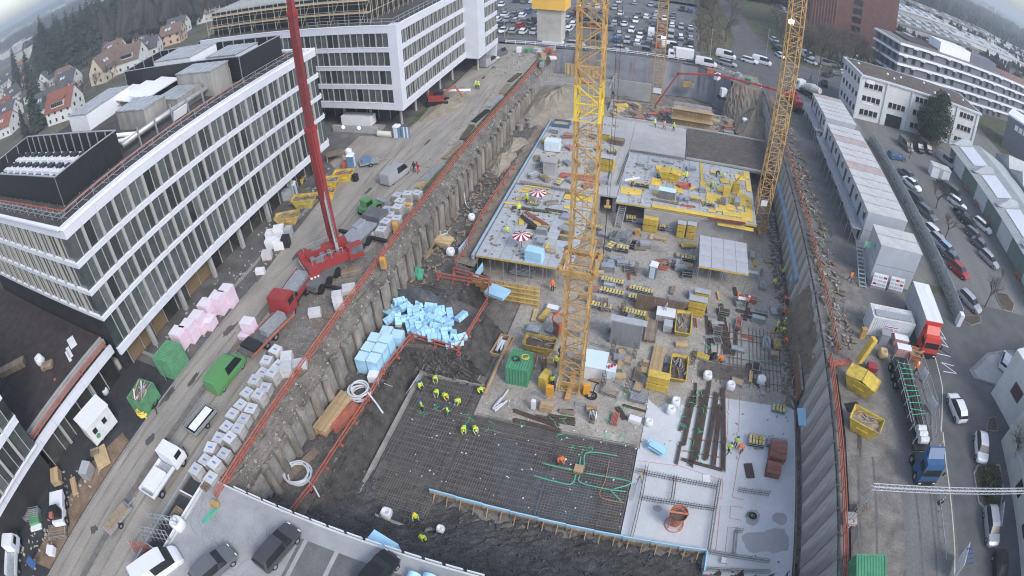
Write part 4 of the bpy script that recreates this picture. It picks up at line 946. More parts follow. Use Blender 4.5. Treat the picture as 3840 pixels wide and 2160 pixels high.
def rack(label,loc,rz=0,L=1.6,W=.9,H=.9,fillm=GALV,name='steel_rack',fill='bars',cat='rack',group=None):
    """galvanised stacking crate with props, panels or blocks in it"""
    t=thing(name,label,cat,loc=loc,rz=rz,group=group)
    def f():
        b=MB()
        for x in (-L/2,L/2):
            for y in (-W/2,W/2):b.cbox((x,y,H/2),(.07,.07,H))
        for z in (.12,H*.55,H-.05):
            for y in (-W/2,W/2):b.bar((-L/2,y,z),(L/2,y,z),.05)
            for x in (-L/2,L/2):b.bar((x,-W/2,z),(x,W/2,z),.05)
        return b.mesh('frame',GALV)
    ob('frame',cached(('rk',L,W,H),f),t)
    if fill == 'bars':
        me=cached(('rkb',L,fillm.name),lambda:MB().cyl((-L*.55,0,0),(L*.55,0,0),.055,.055,6).mesh('tube',fillm))
        for i in range(5):
            for k in range(3):ob('tube',me,t,loc=(0,-W*.38+i*W*.19,.22+k*H*.24))
    elif fillm is YEL and fill == 'panel':
        n=max(3,int(L/.36));pm_=mat('pale_yellow_block',(0.6,0.5,0.2),.7,.2,2,rnd=.2);me=cached(('rky',round(L/n,2),W),lambda:MB().cbox((0,0,0),(L/n*.72,W*.36,.22)).mesh('panel',pm_))
        for i in range(n):
            for s in (-1,1):ob('panel',me,t,loc=(-L/2+(i+.5)*L/n,s*W*.22,H-.06-.1*((i+s)%2)))
        MB().cbox((0,0,H*.4),(L*.94,W*.9,H*.6)).o('filling',BLACKM,t)
    else:
        me=cached(('rkp',L,W,fillm.name),lambda:MB().cbox((0,0,0),(L*.92,W*.85,.1)).mesh('panel',fillm))
        for k in range(int(H/.16)):ob('panel',me,t,loc=(0,0,.15+k*.15))
    return t
def formstack(label,loc,rz=0,L=2.4,W=1.2,tiers=2,name='formwork_stack',topm=None,m=None):
    """stack of yellow formwork panels with frame cells"""
    m=m or YEL;t=thing(name,label,'formwork stack',loc=loc,rz=rz)
    me=cached(('fs',L,W,m.name),lambda:MB().cbox((0,0,.04),(L,W,.065)).mesh('panel',m))
    k=0
    for j in range(tiers):
        for i in range(8):ob('panel',me,t,loc=(0,0,.1+j*1.15+i*.125),rz=.01*((i*7)%3-1))
    for j in range(tiers):
        for x in (-L*.35,0,L*.35):MB().box(x-.06,-W/2-.02,.02+j*1.15,x+.06,W/2+.02,.1+j*1.15).o('bearer',WOODD,t)
    if topm:MB().cbox((0,0,.15+tiers*1.15),(L+.1,W+.1,.05)).o('cover',topm,t)
    return t
def coil(label,loc,Rr,r,turns,m,rise=.12,name='hose_coil',tail=2.0,seed=0):
    rnd=random.Random(seed);pts=[];n=26
    for i in range(int(turns*n)):
        a=2*PI*i/n;rr=Rr*(1+.12*math.sin(i*.37+seed));pts.append((rr*math.cos(a)+.2*math.sin(i*.05),rr*math.sin(a),r+rise*i/n+abs(.1*math.sin(i*.21))))
    e=pts[-1];pts += [(e[0]+tail*.5,e[1]-.2*tail,r+.05),(e[0]+tail,e[1]-.6*tail,r)]
    b=MB();b.tube(pts,r,7);o=b.o(name,m,loc=loc,label=label,cat='hose coil');smooth(o);return o
def hose(label,pts,r,m,name='hose',cat='hose'):
    # Catmull-Rom through the points
    P=[Vector(p) for p in pts];out=[]
    for i in range(len(P)-1):
        a,c,d,e=P[max(i-1,0)],P[i],P[i+1],P[min(i+2,len(P)-1)]
        for k in range(6):
            s=k/6;out.append(.5*((2*c)+(d-a)*s+(2*a-5*c+4*d-e)*s*s+(3*c-a-3*d+e)*s**3))
    out.append(P[-1]);o0=P[0];b=MB();b.tube([q-o0 for q in out],r,6);return smooth(b.o(name,m,loc=o0,label=label,cat=cat))
def toilet(label,loc,rz=0,body=None):
    t=thing('portable_toilet',label,'portable toilet',loc=loc,rz=rz)
    bm=body or mat('toilet_blue',(0.1,0.2,0.3),.5,.1,1)
    MB().cbox((0,0,1.0),(1.1,1.1,2.0)).o('cabin',bm,t)
    MB().cbox((0,-.57,1.0),(.7,.04,1.75)).o('door',mat('toilet_door',(0.6,0.64,0.68),.5,.05,1),t)
    MB().prism(rect(-.58,-.58,.58,.58),2.0,2.3,top=rect(-.42,-.42,.42,.42)).o('roof',WHITE,t)
    MB().cbox((0,0,.06),(1.2,1.2,.12)).o('base',GALV,t)
    return t
def parasol(label,loc,seed=0):
    t=thing('parasol',label,'parasol',loc=loc)
    rm,wm_=mat('parasol_red',(0.32,0.03,0.05),.7,.1,2),mat('parasol_white',(0.75,0.72,0.7),.7,.05,2)
    for i in range(16):
        a0,a1=2*PI*i/16,2*PI*(i+1)/16
        b=MB();b.add([(0,0,2.35),(1.15*math.cos(a0),1.15*math.sin(a0),1.95),(1.15*math.cos(a1),1.15*math.sin(a1),1.95),(1.15*math.cos(a1),1.15*math.sin(a1),1.9),(1.15*math.cos(a0),1.15*math.sin(a0),1.9),(0,0,2.28)],[(0,1,2),(1,4,3,2),(5,3,4),(0,5,4,1),(0,2,3,5)]);b.o('panel',rm if i%2 else wm_,t)
    MB().cyl((0,0,0),(0,0,2.8),.035,.03,6).o('pole',BLACKM,t)
    MB().cyl((0,0,0),(0,0,.12),.3,.3,10).o('base',CONC,t)
    return t
def crate_cyl(label,loc,r0,r1,h,m,name='concrete_bucket',legs=True,fill=CONC_D):
    t=thing(name,label,'concrete bucket',loc=loc)
    MB().cyl((0,0,.5),(0,0,.5+h),r0,r1,20,caps=False).cyl((0,0,.5),(0,0,.52+h),r0*.94,r1*.94,20,caps=False).cyl((0,0,.45),(0,0,.5),r0,r0,20).o('hopper',m,t)
    MB().cyl((0,0,.5+h*.6),(0,0,.5+h*.86),r1*.86,r1*.93,20).o('concrete',fill,t)
    MB().cyl((0,0,.5+h-.08),(0,0,.5+h+.04),r1*1.04,r1*1.04,20,caps=False).o('rim',m,t)
    if legs:
        for k in range(4):
            a=PI/4+k*PI/2;MB().bar((r0*1.3*math.cos(a),r0*1.3*math.sin(a),0),(r1*math.cos(a),r1*math.sin(a),.5+h*.8),.07).o('leg',m,t)
        MB().tube([(r1*1.05*math.cos(2*PI*i/24),r1*1.05*math.sin(2*PI*i/24),.06) for i in range(25)],.05,6).o('base_ring',m,t)
        MB().bar((-r1*1.1,0,.5+h+.05),(r1*1.1,0,.5+h+.05),.16,.1).bar((-r1,0,.55+h),(0,.3,h+1.0),.05).bar((r1,0,.55+h),(0,.3,h+1.0),.05).o('lifting_bail',m,t)
    return t
def foam_block(label,loc,d,rot,group,m=None):
    me=cached(('fb',d),lambda:MB().cbox((0,0,0),d).mesh('foam_pack',BLUEF))
    t=ob('foam_pack',me,loc=loc,rot=rot,label=label,cat='foam pack',group=group)
    st=cached(('fbs',d),lambda:MB().cbox((0,0,0),(.07,d[1]+.012,d[2]+.012)).mesh('strap',mat('foam_strap',(0.2,0.42,0.62),.6,.1,2)))
    for x in (-.25,.25):ob('strap',st,t,loc=(x*d[0],0,0))
    return t
def panel(name,label,p,q,h,m,th=.1,cat='panel',lean=0):
    p,q=Vector(p),Vector(q);L=(q-p).length;b=MB();b.cbox((0,0,h/2),(L,th,h))
    return b.o(name,m,loc=(p+q)/2,rot=(lean,0,math.atan2(q.y-p.y,q.x-p.x)),label=label,cat=cat)
# ---------------------------------------------------------------- vehicles
CARG=mat('car_glass',(0.015,0.018,0.02),.28,.2,1)
HUB=mat('hub_silver',(0.4,0.4,0.42),.35,.1,2,metal=.6)
LAMPR=mat('tail_lamp',(0.4,0.02,0.02),.3,.1,2);LAMPW=mat('head_lamp',(0.75,0.75,0.72),.15,.05,2)
# stations: x, belt z, roof z, half width belt, half width roof, bottom
CARS={
 'hatch':[(-2.05,.75,.75,.72,.6,.42),(-1.95,.95,.95,.8,.62,.28),(-1.75,.98,1.22,.84,.58,.22),(-1.25,.96,1.48,.88,.6,.2),(.1,.94,1.5,.89,.62,.2),(.45,.94,1.42,.89,.6,.2),(1.05,.96,.97,.88,.7,.2),(1.75,.84,.84,.82,.66,.22),(2.0,.68,.68,.7,.58,.35),(2.08,.55,.55,.62,.5,.42)],
 'sedan':[(-2.3,.78,.78,.72,.6,.42),(-2.2,.97,.97,.8,.64,.3),(-1.6,1.0,1.02,.86,.66,.22),(-.95,.97,1.4,.89,.6,.2),(.1,.94,1.45,.9,.62,.2),(.5,.94,1.36,.9,.6,.2),(1.15,.95,.96,.89,.7,.2),(1.95,.82,.82,.84,.66,.22),(2.25,.66,.66,.7,.58,.35),(2.32,.52,.52,.6,.5,.42)],
 'estate':[(-2.35,.8,.8,.74,.62,.42),(-2.28,.98,1.0,.82,.64,.28),(-2.1,.98,1.3,.86,.6,.22),(-1.7,.97,1.47,.89,.62,.2),(.1,.95,1.5,.9,.63,.2),(.5,.95,1.4,.9,.6,.2),(1.15,.96,.97,.89,.7,.2),(1.95,.83,.83,.84,.66,.22),(2.28,.66,.66,.7,.58,.35),(2.36,.52,.52,.6,.5,.42)],
 'van':[(-2.65,.9,1.1,.86,.78,.4),(-2.6,1.1,1.9,.92,.8,.25),(-2.45,1.12,2.0,.94,.82,.22),(-.5,1.12,2.05,.95,.83,.2),(1.0,1.12,2.02,.95,.82,.2),(1.35,1.12,1.9,.95,.78,.2),(1.95,1.12,1.14,.92,.76,.2),(2.45,.95,.95,.86,.7,.22),(2.65,.75,.75,.74,.62,.35),(2.7,.6,.6,.7,.55,.42)],
}
def car_meshes(kind):
    def f():
        st=CARS[kind];body,win=MB(),MB();V=[]
        for x,zb,zr,wb,wr,z0 in st:
            zm=z0+(zb-z0)*.55
            V += [(x,-wb*.92,z0),(x,-wb,zm),(x,-wb*.97,zb),(x,-wr,zr),(x,wr,zr),(x,wb*.97,zb),(x,wb,zm),(x,wb*.92,z0)]
        n=8;F=[];G=[]
        for i in range(len(st)-1):
            cab=(st[i][2]-st[i][1] > .1) or (st[i+1][2]-st[i+1][1] > .1)
            both=(st[i][2]-st[i][1] > .15) and (st[i+1][2]-st[i+1][1] > .15)
            a,c=i*n,(i+1)*n
            for j in range(7):
                q=(a+j,c+j,c+j+1,a+j+1)
                if j in (2,4) and cab and not (kind == 'van' and i < 3):G.append(q)
                elif j == 3 and cab and not both:G.append(q)
                else:F.append(q)
            F.append((a+7,c+7,c,a))
        F.append(tuple(range(7,-1,-1)));F.append(tuple(range((len(st)-1)*n,len(st)*n)))
        body.add(V,F);us=sorted({i for q in G for i in q});win.add([(V[i][0],V[i][1]*1.004,V[i][2]+.004) for i in us],[tuple(us.index(i) for i in q) for q in G])
        # flip so that normals face outward is not needed: both sides shade alike
        return body.mesh('body',WHITE),win.mesh('windows',CARG)
    return cached(('car',kind),f)
def one_car_mesh(kind):
    def f():
        bm_,wm_=car_meshes(kind);b=MB()
        for me,k in ((bm_,0),(wm_,1)):
            b.cur=k;b.add([v.co[:] for v in me.vertices],[tuple(p.vertices) for p in me.polygons])
        b.cur=2;L=CARS[kind][-1][0]
        for x in (-L*.62,L*.62):
            for s in (-.78,.78):b.cyl((x,s-.1,.31),(x,s+.1,.31),.31,.31,10)
        return b.mesh('parked_car',[WHITE,CARG,RUBBER])
    return cached(('onecar',kind),f)
PAINT={}
for n_,c_ in dict(white=(.72,.73,.75),silver=(.42,.43,.45),grey=(.16,.165,.175),dark_grey=(.06,.062,.068),black=(.015,.015,.017),blue=(.04,.1,.25),pale_blue=(.28,.42,.6),red=(.35,.03,.025),green=(.1,.27,.1),beige=(.42,.36,.27)).items():
    PAINT[n_]=mat('car_paint_'+n_,c_,.28,.05,.5,metal=.25 if n_ in ('silver','grey') else 0)
def car(kind,colour,loc,rz,label,group=None):
    """loc on the road, rz = heading (front) measured from +x"""
    t=thing('van' if kind == 'van' else 'car',label,'van' if kind == 'van' else 'car',loc=loc,rz=rz,group=group)
    bm_,wm_=car_meshes(kind);ob('body',bm_,t,m=PAINT[colour]);ob('windows',wm_,t)
    L=CARS[kind][-1][0]
    wh=cached('cwh',lambda:MB().cyl((0,-.11,0),(0,.11,0),.32,.32,14).mesh('wheel',RUBBER))
    hb=cached('chub',lambda:MB().cyl((0,-.115,0),(0,.115,0),.19,.19,10).mesh('hub',HUB))
    for x in (-L*.62,L*.62):
        for s in (-.76,.76):
            w_=ob('wheel',wh,t,loc=(x,s,.32));ob('hub',hb,w_)
    for s in (-1,1):
        MB().cbox((CARS[kind][-2][0]-.06,s*.56,.66),(.12,.28,.1)).o('headlight',LAMPW,t)
        MB().cbox((CARS[kind][0][0]+.1,s*.62,.8),(.12,.16,.16)).o('tail_light',LAMPR,t)
    return t
def truck_cab(t,x0,m,w=2.4,h=3.0,L=2.0,high=True):
    """cab with its front at x0+L, forward = +x"""
    b=MB();b.prism([(x0,-w/2),(x0+L,-w/2),(x0+L,w/2),(x0,w/2)],.55,h*.55);b.prism([(x0,-w/2),(x0+L,-w/2),(x0+L,w/2),(x0,w/2)],h*.55,h,top=[(x0,-w/2*.95),(x0+L*.82,-w/2*.95),(x0+L*.82,w/2*.95),(x0,w/2*.95)]);b.o('cab',m,t)
    MB().add([(x0+L+.01,-w*.44,h*.57),(x0+L+.01,w*.44,h*.57),(x0+L*.84,w*.42,h*.93),(x0+L*.84,-w*.42,h*.93)],[(0,1,2,3)]).o('windscreen',CARG,t)
    for s in (-1,1):MB().cbox((x0+L*.55,s*(w/2-.03),h*.72),(L*.5,.06,h*.24)).o('side_window',CARG,t)
    MB().box(x0+L-.05,-w/2,.4,x0+L+.12,w/2,.95).o('bumper',BLACKM,t)
    for s in (-1,1):MB().cbox((x0+L+.1,s*w*.38,.75),(.1,.35,.16)).o('headlight',LAMPW,t);MB().cbox((x0+L+.05,s*(w/2+.18),h*.72),(.1,.2,.5)).o('mirror',BLACKM,t)
    if high:MB().prism([(x0+.1,-w*.42),(x0+L*.5,-w*.42),(x0+L*.5,w*.42),(x0+.1,w*.42)],h,h+.7,top=[(x0+.1,-w*.42),(x0+.3,-w*.4),(x0+.3,w*.4),(x0+.1,w*.42)]).o('roof_deflector',m,t)
def truck_wheels(t,xs,w=2.4,r=.5):
    wh=cached(('twh',r),lambda:MB().cyl((0,-.16,0),(0,.16,0),r,r,16).mesh('wheel',RUBBER))
    hb=cached(('thb',r),lambda:MB().cyl((0,-.165,0),(0,.165,0),r*.5,r*.5,10).mesh('hub',HUB))
    for x in xs:
        for s in (-1,1):o=ob('wheel',wh,t,loc=(x,s*(w/2-.18),r));ob('hub',hb,o)
# ---------------------------------------------------------------- people
def person_mesh(pose):
    def f():
        J={  # joints for a 1.78 m figure
         'stand':dict(pel=(0,0,.95),ch=(0,.01,1.32),nk=(0,.02,1.5),hd=(0,.0,1.66),hL=(.1,0,.92),kL=(.12,-.03,.5),fL=(.13,.02,.08),tL=(.13,-.15,.04),hR=(-.1,0,.92),kR=(-.13,-.05,.5),fR=(-.15,.05,.08),tR=(-.15,-.12,.04),sL=(.2,.01,1.42),eL=(.27,.02,1.14),wL=(.24,-.14,.92),sR=(-.2,.01,1.42),eR=(-.27,.0,1.14),wR=(-.26,-.16,.95)),
         'walk':dict(pel=(0,0,.93),ch=(0,-.05,1.3),nk=(0,-.07,1.48),hd=(0,-.11,1.64),hL=(.1,0,.9),kL=(.11,-.2,.52),fL=(.11,-.26,.1),tL=(.11,-.42,.06),hR=(-.1,0,.9),kR=(-.11,.1,.5),fR=(-.11,.34,.16),tR=(-.11,.26,.04),sL=(.2,-.05,1.4),eL=(.26,.1,1.15),wL=(.25,-.02,.95),sR=(-.2,-.05,1.4),eR=(-.26,-.2,1.16),wR=(-.2,-.4,1.05)),
         'bend':dict(pel=(0,.12,.88),ch=(0,-.22,1.05),nk=(0,-.4,1.05),hd=(0,-.56,1.0),hL=(.11,.1,.86),kL=(.16,-.06,.48),fL=(.18,.08,.08),tL=(.18,-.1,.04),hR=(-.11,.1,.86),kR=(-.16,-.04,.48),fR=(-.18,.12,.08),tR=(-.18,-.06,.04),sL=(.2,-.33,1.03),eL=(.24,-.4,.74),wL=(.15,-.5,.46),sR=(-.2,-.33,1.03),eR=(-.24,-.38,.74),wR=(-.12,-.55,.44)),
         'carry':dict(pel=(0,0,.94),ch=(0,0,1.32),nk=(0,0,1.5),hd=(0,-.03,1.66),hL=(.1,0,.91),kL=(.12,-.12,.5),fL=(.13,-.05,.08),tL=(.13,-.2,.04),hR=(-.1,0,.91),kR=(-.12,.05,.5),fR=(-.14,.15,.08),tR=(-.14,.0,.04),sL=(.2,0,1.42),eL=(.3,-.12,1.22),wL=(.2,-.36,1.2),sR=(-.2,0,1.42),eR=(-.3,-.12,1.22),wR=(-.2,-.36,1.2)),
        }[pose]
        names=list(J);E=[('pel','ch'),('ch','nk'),('nk','hd'),('pel','hL'),('hL','kL'),('kL','fL'),('fL','tL'),('pel','hR'),('hR','kR'),('kR','fR'),('fR','tR'),('ch','sL'),('sL','eL'),('eL','wL'),('ch','sR'),('sR','eR'),('eR','wR')]
        rad=dict(pel=(.17,.13),ch=(.2,.14),nk=(.07,.07),hd=(.105,.12),h=(.11,.11),k=(.075,.075),f=(.055,.055),t=(.05,.04),s=(.085,.085),e=(.062,.062),w=(.045,.05))
        # head top and hands
        hd=Vector(J['hd']);nk=Vector(J['nk']);J['top']=tuple(hd+(hd-nk).normalized()*.1);E.append(('hd','top'));rad['top']=(.06,.07)
        for s in 'LR':
            w,e=Vector(J['w'+s]),Vector(J['e'+s]);dr=(w-e).normalized();J['p'+s]=tuple(w+dr*.08);E.append(('w'+s,'p'+s));rad['p']=(.035,.042)
            for k in range(4):
                sd=Vector((1,0,0)) if abs(dr.x) < .8 else Vector((0,1,0))
                J['g%d%s'%(k,s)]=tuple(Vector(J['p'+s])+dr*(.085-.01*abs(k-1.3))+sd*(k-1.5)*.022);E.append(('p'+s,'g%d%s'%(k,s)))
            J['g4'+s]=tuple(Vector(J['p'+s])+dr*.03+sd*.06);E.append(('p'+s,'g4'+s));rad['g']=(.01,.01)
        names=list(J);me=bpy.data.meshes.new('person');me.from_pydata([J[n_] for n_ in names],[(names.index(a),names.index(c)) for a,c in E],[])
        o=bpy.data.objects.new('tmp',me);COL.objects.link(o)
        o.modifiers.new('s','SKIN');sv=me.skin_vertices[0].data
        for i,n_ in enumerate(names):
            r_=rad.get(n_) or rad.get(n_[0]);sv[i].radius=r_;sv[i].use_root=(n_ == 'pel')
        sb=o.modifiers.new('d','SUBSURF');sb.levels=1;sb.render_levels=1
        dg=bpy.context.evaluated_depsgraph_get();out=bpy.data.meshes.new_from_object(o.evaluated_get(dg));bpy.data.objects.remove(o)
        waist=J['pel'][2];W_=[Vector(J[n_]) for n_ in ('wL','wR','pL','pR')];H_=Vector(J['hd']);NK=Vector(J['nk'])
        T_=Vector(J['pel']);CH=Vector(J['ch']);ax=(CH-T_).normalized()
        mi=[]
        for p in out.polygons:
            c=p.center
            if min((c-w).length for w in W_) < .085 or any((c-Vector(J[g])).length < .05 for g in J if g[0] == 'g'):k=2
            elif (c-H_).length < .17 and (c-NK).dot((H_-NK).normalized()) > .03:k=2
            elif min((c-Vector(J[n_])).length for n_ in ('fL','fR','tL','tR')) < .12:k=3
            elif (c-T_).dot(ax) < -.02 and min((c-Vector(J[n_])).length for n_ in ('eL','eR','wL','wR')) > .13:k=1
            else:k=0
            mi.append(k)
        for _ in range(4):out.materials.append(None)
        out.polygons.foreach_set('material_index',mi);out.polygons.foreach_set('use_smooth',[True]*len(mi))
        out['head']=list(J['hd']);out['ax']=list((H_-NK).normalized())
        return out
    return cached(('person',pose),f)
HIV=dict(yellow=mat('hi_vis_yellow',(0.55,0.78,0.08),.7,.12,4),orange=mat('hi_vis_orange',(0.85,0.2,0.06),.7,.12,4),red=mat('red_workwear',(0.5,0.03,0.04),.8,.15,4),dark=mat('dark_jacket',(0.03,0.035,0.05),.8,.2,4))
TRO=dict(dark=mat('dark_trousers',(0.035,0.038,0.045),.85,.2,5),blue=mat('blue_trousers',(0.05,0.08,0.15),.85,.2,5),red=HIV['red'])
SKIN_=mat('skin',(0.55,0.35,0.26),.6,.08,5);BOOT=mat('boots',(0.05,0.035,0.025),.8,.2,5)
HELM=dict(white=mat('helmet_white',(0.8,0.8,0.8),.35,.03,2),blue=mat('helmet_blue',(0.03,0.08,0.35),.35,.03,2),orange=mat('helmet_orange',(0.85,0.25,0.03),.35,.03,2),yellow=mat('helmet_yellow',(0.85,0.6,0.05),.35,.03,2),hair=mat('dark_hair',(0.03,0.022,0.016),.8,.2,8))
def person(label,loc,rz,pose='stand',top='yellow',legs='dark',helmet='white'):
    src=person_mesh(pose)
    def f():
        me=src.copy()
        for i,m_ in enumerate((HIV[top],TRO[legs],SKIN_,BOOT)):me.materials[i]=m_
        return me
    me=cached(('pm',pose,top,legs),f)
    t=ob('person',me,loc=loc,rz=rz,label=label,cat='person')
    h=Vector(src['head']);ax=Vector(src['ax'])
    def hf():
        b=MB();q=ax.to_track_quat('Z','Y').to_matrix();n=12;V=[];k=4
        for j in range(k+1):
            a=PI/2*j/k
            for i in range(n):V.append(h+q@Vector((.135*math.cos(a)*math.cos(2*PI*i/n),.155*math.cos(a)*math.sin(2*PI*i/n),.02+.15*math.sin(a))))
        b.add(V,[(j*n+i,j*n+(i+1)%n,(j+1)*n+(i+1)%n,(j+1)*n+i) for j in range(k) for i in range(n)])
        if helmet != 'hair':b.add([h+q@Vector((.165*math.cos(2*PI*i/n),.19*math.sin(2*PI*i/n)-.01,.025)) for i in range(n)],[tuple(range(n))])
        return b.mesh('helmet' if helmet != 'hair' else 'hair',HELM[helmet])
    ob('helmet' if helmet != 'hair' else 'hair',cached(('hm',pose,helmet),hf),t)
    if top in ('yellow','orange'):
        pass
    return t
# ================================================================ things standing in the pit
GRC=mat('container_green',(0.075,0.27,0.145),.5,.2,.8,fine=.08);GRC2=mat('container_green_faded',(0.1,0.27,0.14),.6,.25,.8,fine=.15)
ribbed('steel_container','bright green storage container beside the middle crane',(-11.85,41.9,-8),(2.4,2.9,2.6),GRC)
coil('yellow cable coil on the roof of the green pit container',(-11.5,42.3,-5.38),.35,.04,3,YEL,.03,'cable_coil',.3)
coil('black cable coil on the roof of the green pit container',(-12.4,41.8,-5.38),.35,.04,2,RUBBER,.03,'cable_coil',.3)
DIRTF=mat('skip_dirt',(0.12,0.1,0.085),.95,.4,2,bump=.05,bscale=8,fine=.4)
skip('worn yellow skip full of rubble behind the green pit container',(-10.8,46.4,-8),0,3.6,1.9,1.3,mat('skip_yellow_worn',(0.42,0.3,0.08),.7,.35,1.5,fine=.2),DIRTF,seed=1)
skip('open yellow skip with dark rubble right of the yellow panel stack',(5.1,46.4,-8),PI/2,3.8,1.9,1.2,None,DIRTF,seed=2)
skip('open yellow skip with muddy water behind the long light boards',(5.1,54.0,-8),PI/2,4.0,1.9,1.2,None,mat('muddy_fill',(0.2,0.18,0.15),.4,.3,1),seed=3)
crate_cyl('rusty orange concrete bucket standing behind the middle crane',(-9.27,49.5,-8),.6,.85,1.9,mat('bucket_orange',(0.5,0.14,0.07),.6,.25,1.5),legs=False)
crate_cyl('orange concrete bucket full of wet concrete on the pale slab',(6.81,27.28,-8),.55,.85,1.7,mat('bucket_orange2',(0.6,0.2,0.12),.6,.25,1.5),fill=DIRTF)
MB().cbox((0,0,.8),(.8,1.5,1.6)).o('yellow_cabinet',YEL,loc=(-8.98,41.48,-8),rz=-.25,label='yellow power cabinet between the green container and the crane foot',cat='cabinet')
wmch=thing('water_treatment_unit','white box-shaped treatment unit behind the crane foot','machine',loc=(-4.2,44.6,-8))
MB().cbox((0,0,.95),(2.6,2.6,1.8)).o('casing',WHITE,wmch);MB().cbox((0,0,1.95),(2.7,2.7,.12)).o('roof',mat('ice_white',(0.62,0.74,0.84),.5,.05,1),wmch)
MB().cbox((1.9,-.1,.6),(1.1,1.2,1.2)).o('pump_box',mat('ice_white2',(0.6,0.7,0.8),.5,.05,1),wmch)
for k in range(3):MB().cyl((1.6+k*.3,-.2+.25*k,1.2),(1.6+k*.3,-.2+.25*k,1.5),.13,.13,8).o('valve',mat('valve_red',(0.45,0.03,0.05),.5,.1,2),wmch)
wpl=thing('wall_panel','tall grey wall formwork panel with a working platform on top','wall formwork',loc=(-1.5,49.4,-8),rz=-.04)
for i in range(3):MB().cbox((-1.15+i*1.2,0,1.75),(1.18,.16,3.5)).o('panel',mat('panel_grey',(0.24,0.25,0.265),.6,.18,.8,stretch=(1,1,.3)),wpl)
for z in (.5,1.4,2.3,3.1):MB().cbox((0,.14,z),(3.6,.1,.14)).o('waling',GALV,wpl)
MB().cbox((.1,.5,3.55),(4.2,1.0,.08)).o('platform',FILM,wpl)
MB().cbox((1.8,.1,1.8),(.14,.4,3.6)).o('end_post',GALV,wpl)
bwl=thing('wall_panel','rust-brown rebar and shutter wall standing across the middle slab','wall formwork',loc=(1.9,56.3,-8),rz=-.03)
for i in range(5):MB().cbox((-2.4+i*1.2,0,1.15),(1.17,.2,2.3)).o('panel',mat('rusty_panel',(0.16,0.115,0.085),.8,.25,1.2,rnd=.1),bwl)
MB().bar((.2,-1.5,0),(.9,-.15,2.0),.09).bar((1.0,-1.5,0),(.9,-.15,2.0),.09).o('brace',GALV,bwl)
pack('block_pack','white-topped pack of blocks right of the brown rebar wall',(2.86,55.32,-8),(2.4,1.7,1.0),mat('grey_blocks',(0.42,0.4,0.38),.8,.2,2,rnd=.1),layers=2,cols=(3,2),top=WHITE)
pack('block_pack','narrow grey pack in front of the white-topped blocks',(3.27,53.41,-8),(1.1,1.2,1.0),FILM,layers=3)
planks('long light timber boards lying between the skips',(2.6,47.6,-8),4.8,1.5,.35,WOOD,rz=PI/2-.06,nw=4,nh=3)
planks('old mixed boards standing behind the long light boards',(1.34,52.4,-8),3.6,1.4,.4,WOODD,rz=PI/2)
planks('single plywood sheet stack beside the grey wall panel',(1.36,46.57,-8),2.0,.9,.15,PLY,rz=PI/2-.1,nw=1)
formstack('two-tier yellow formwork panel stack beside the dark rubble skip',(2.99,43.76,-8),-.08,2.4,1.0,2)
formstack('yellow panel stack with a grey cover behind the muddy skip',(6.63,57.22,-8),-.05,2.2,1.0,2,topm=FILM)
formstack('small yellow panel stack next to the orange workers',(7.3,60.37,-8),-.05,2.0,.9,1,topm=FILM)
formstack('yellow panel stack leaning under the deck near the concrete wall',(-0.92,74.37,-8),0,2.2,1.0,2)
formstack('tall yellow stack with grey cover under the deck wall, left one',(3.7,74.11,-8),0,1.2,1.0,2,topm=FILM)
formstack('tall yellow stack with grey cover under the deck wall, right one',(5.21,74.3,-8),0,1.3,1.0,2,topm=FILM)
formstack('tall yellow stack with grey cover on the upper slab left of the deck',(-9.1,84.9,-4.6),-.1,2.2,1.3,2,topm=FILM)
formstack('yellow formwork stack behind the middle crane mast on the upper slab',(-11.32,96.81,-4.6),-.1,2.2,1.3,1,topm=FILM)
formstack('grey covered stack beyond the yellow stacks on the upper slab',(-8.81,95.49,-4.6),-.1,2.4,1.3,1,m=WOODD)
for k,(p,w,l) in enumerate((((-4.3,58.33,-8),3.2,'nearest the toilet'),((-0.65,59.71,-8),3.2,'behind the brown rebar wall'),((-1.56,58.04,-8),1.2,'at the corner of the brown rebar wall'),((-1.06,55.07,-8),3.0,'between the two wall panels'),((-5.34,55.28,-8),3.0,'right of the crane mast'),((-4.57,60.52,-8),3.0,'in front of the prop racks'))):
    t=rack('low steel rack of yellow-grey blocks %s' % l,p,-.08,w,.9,.6,YEL,'block_rack','panel')
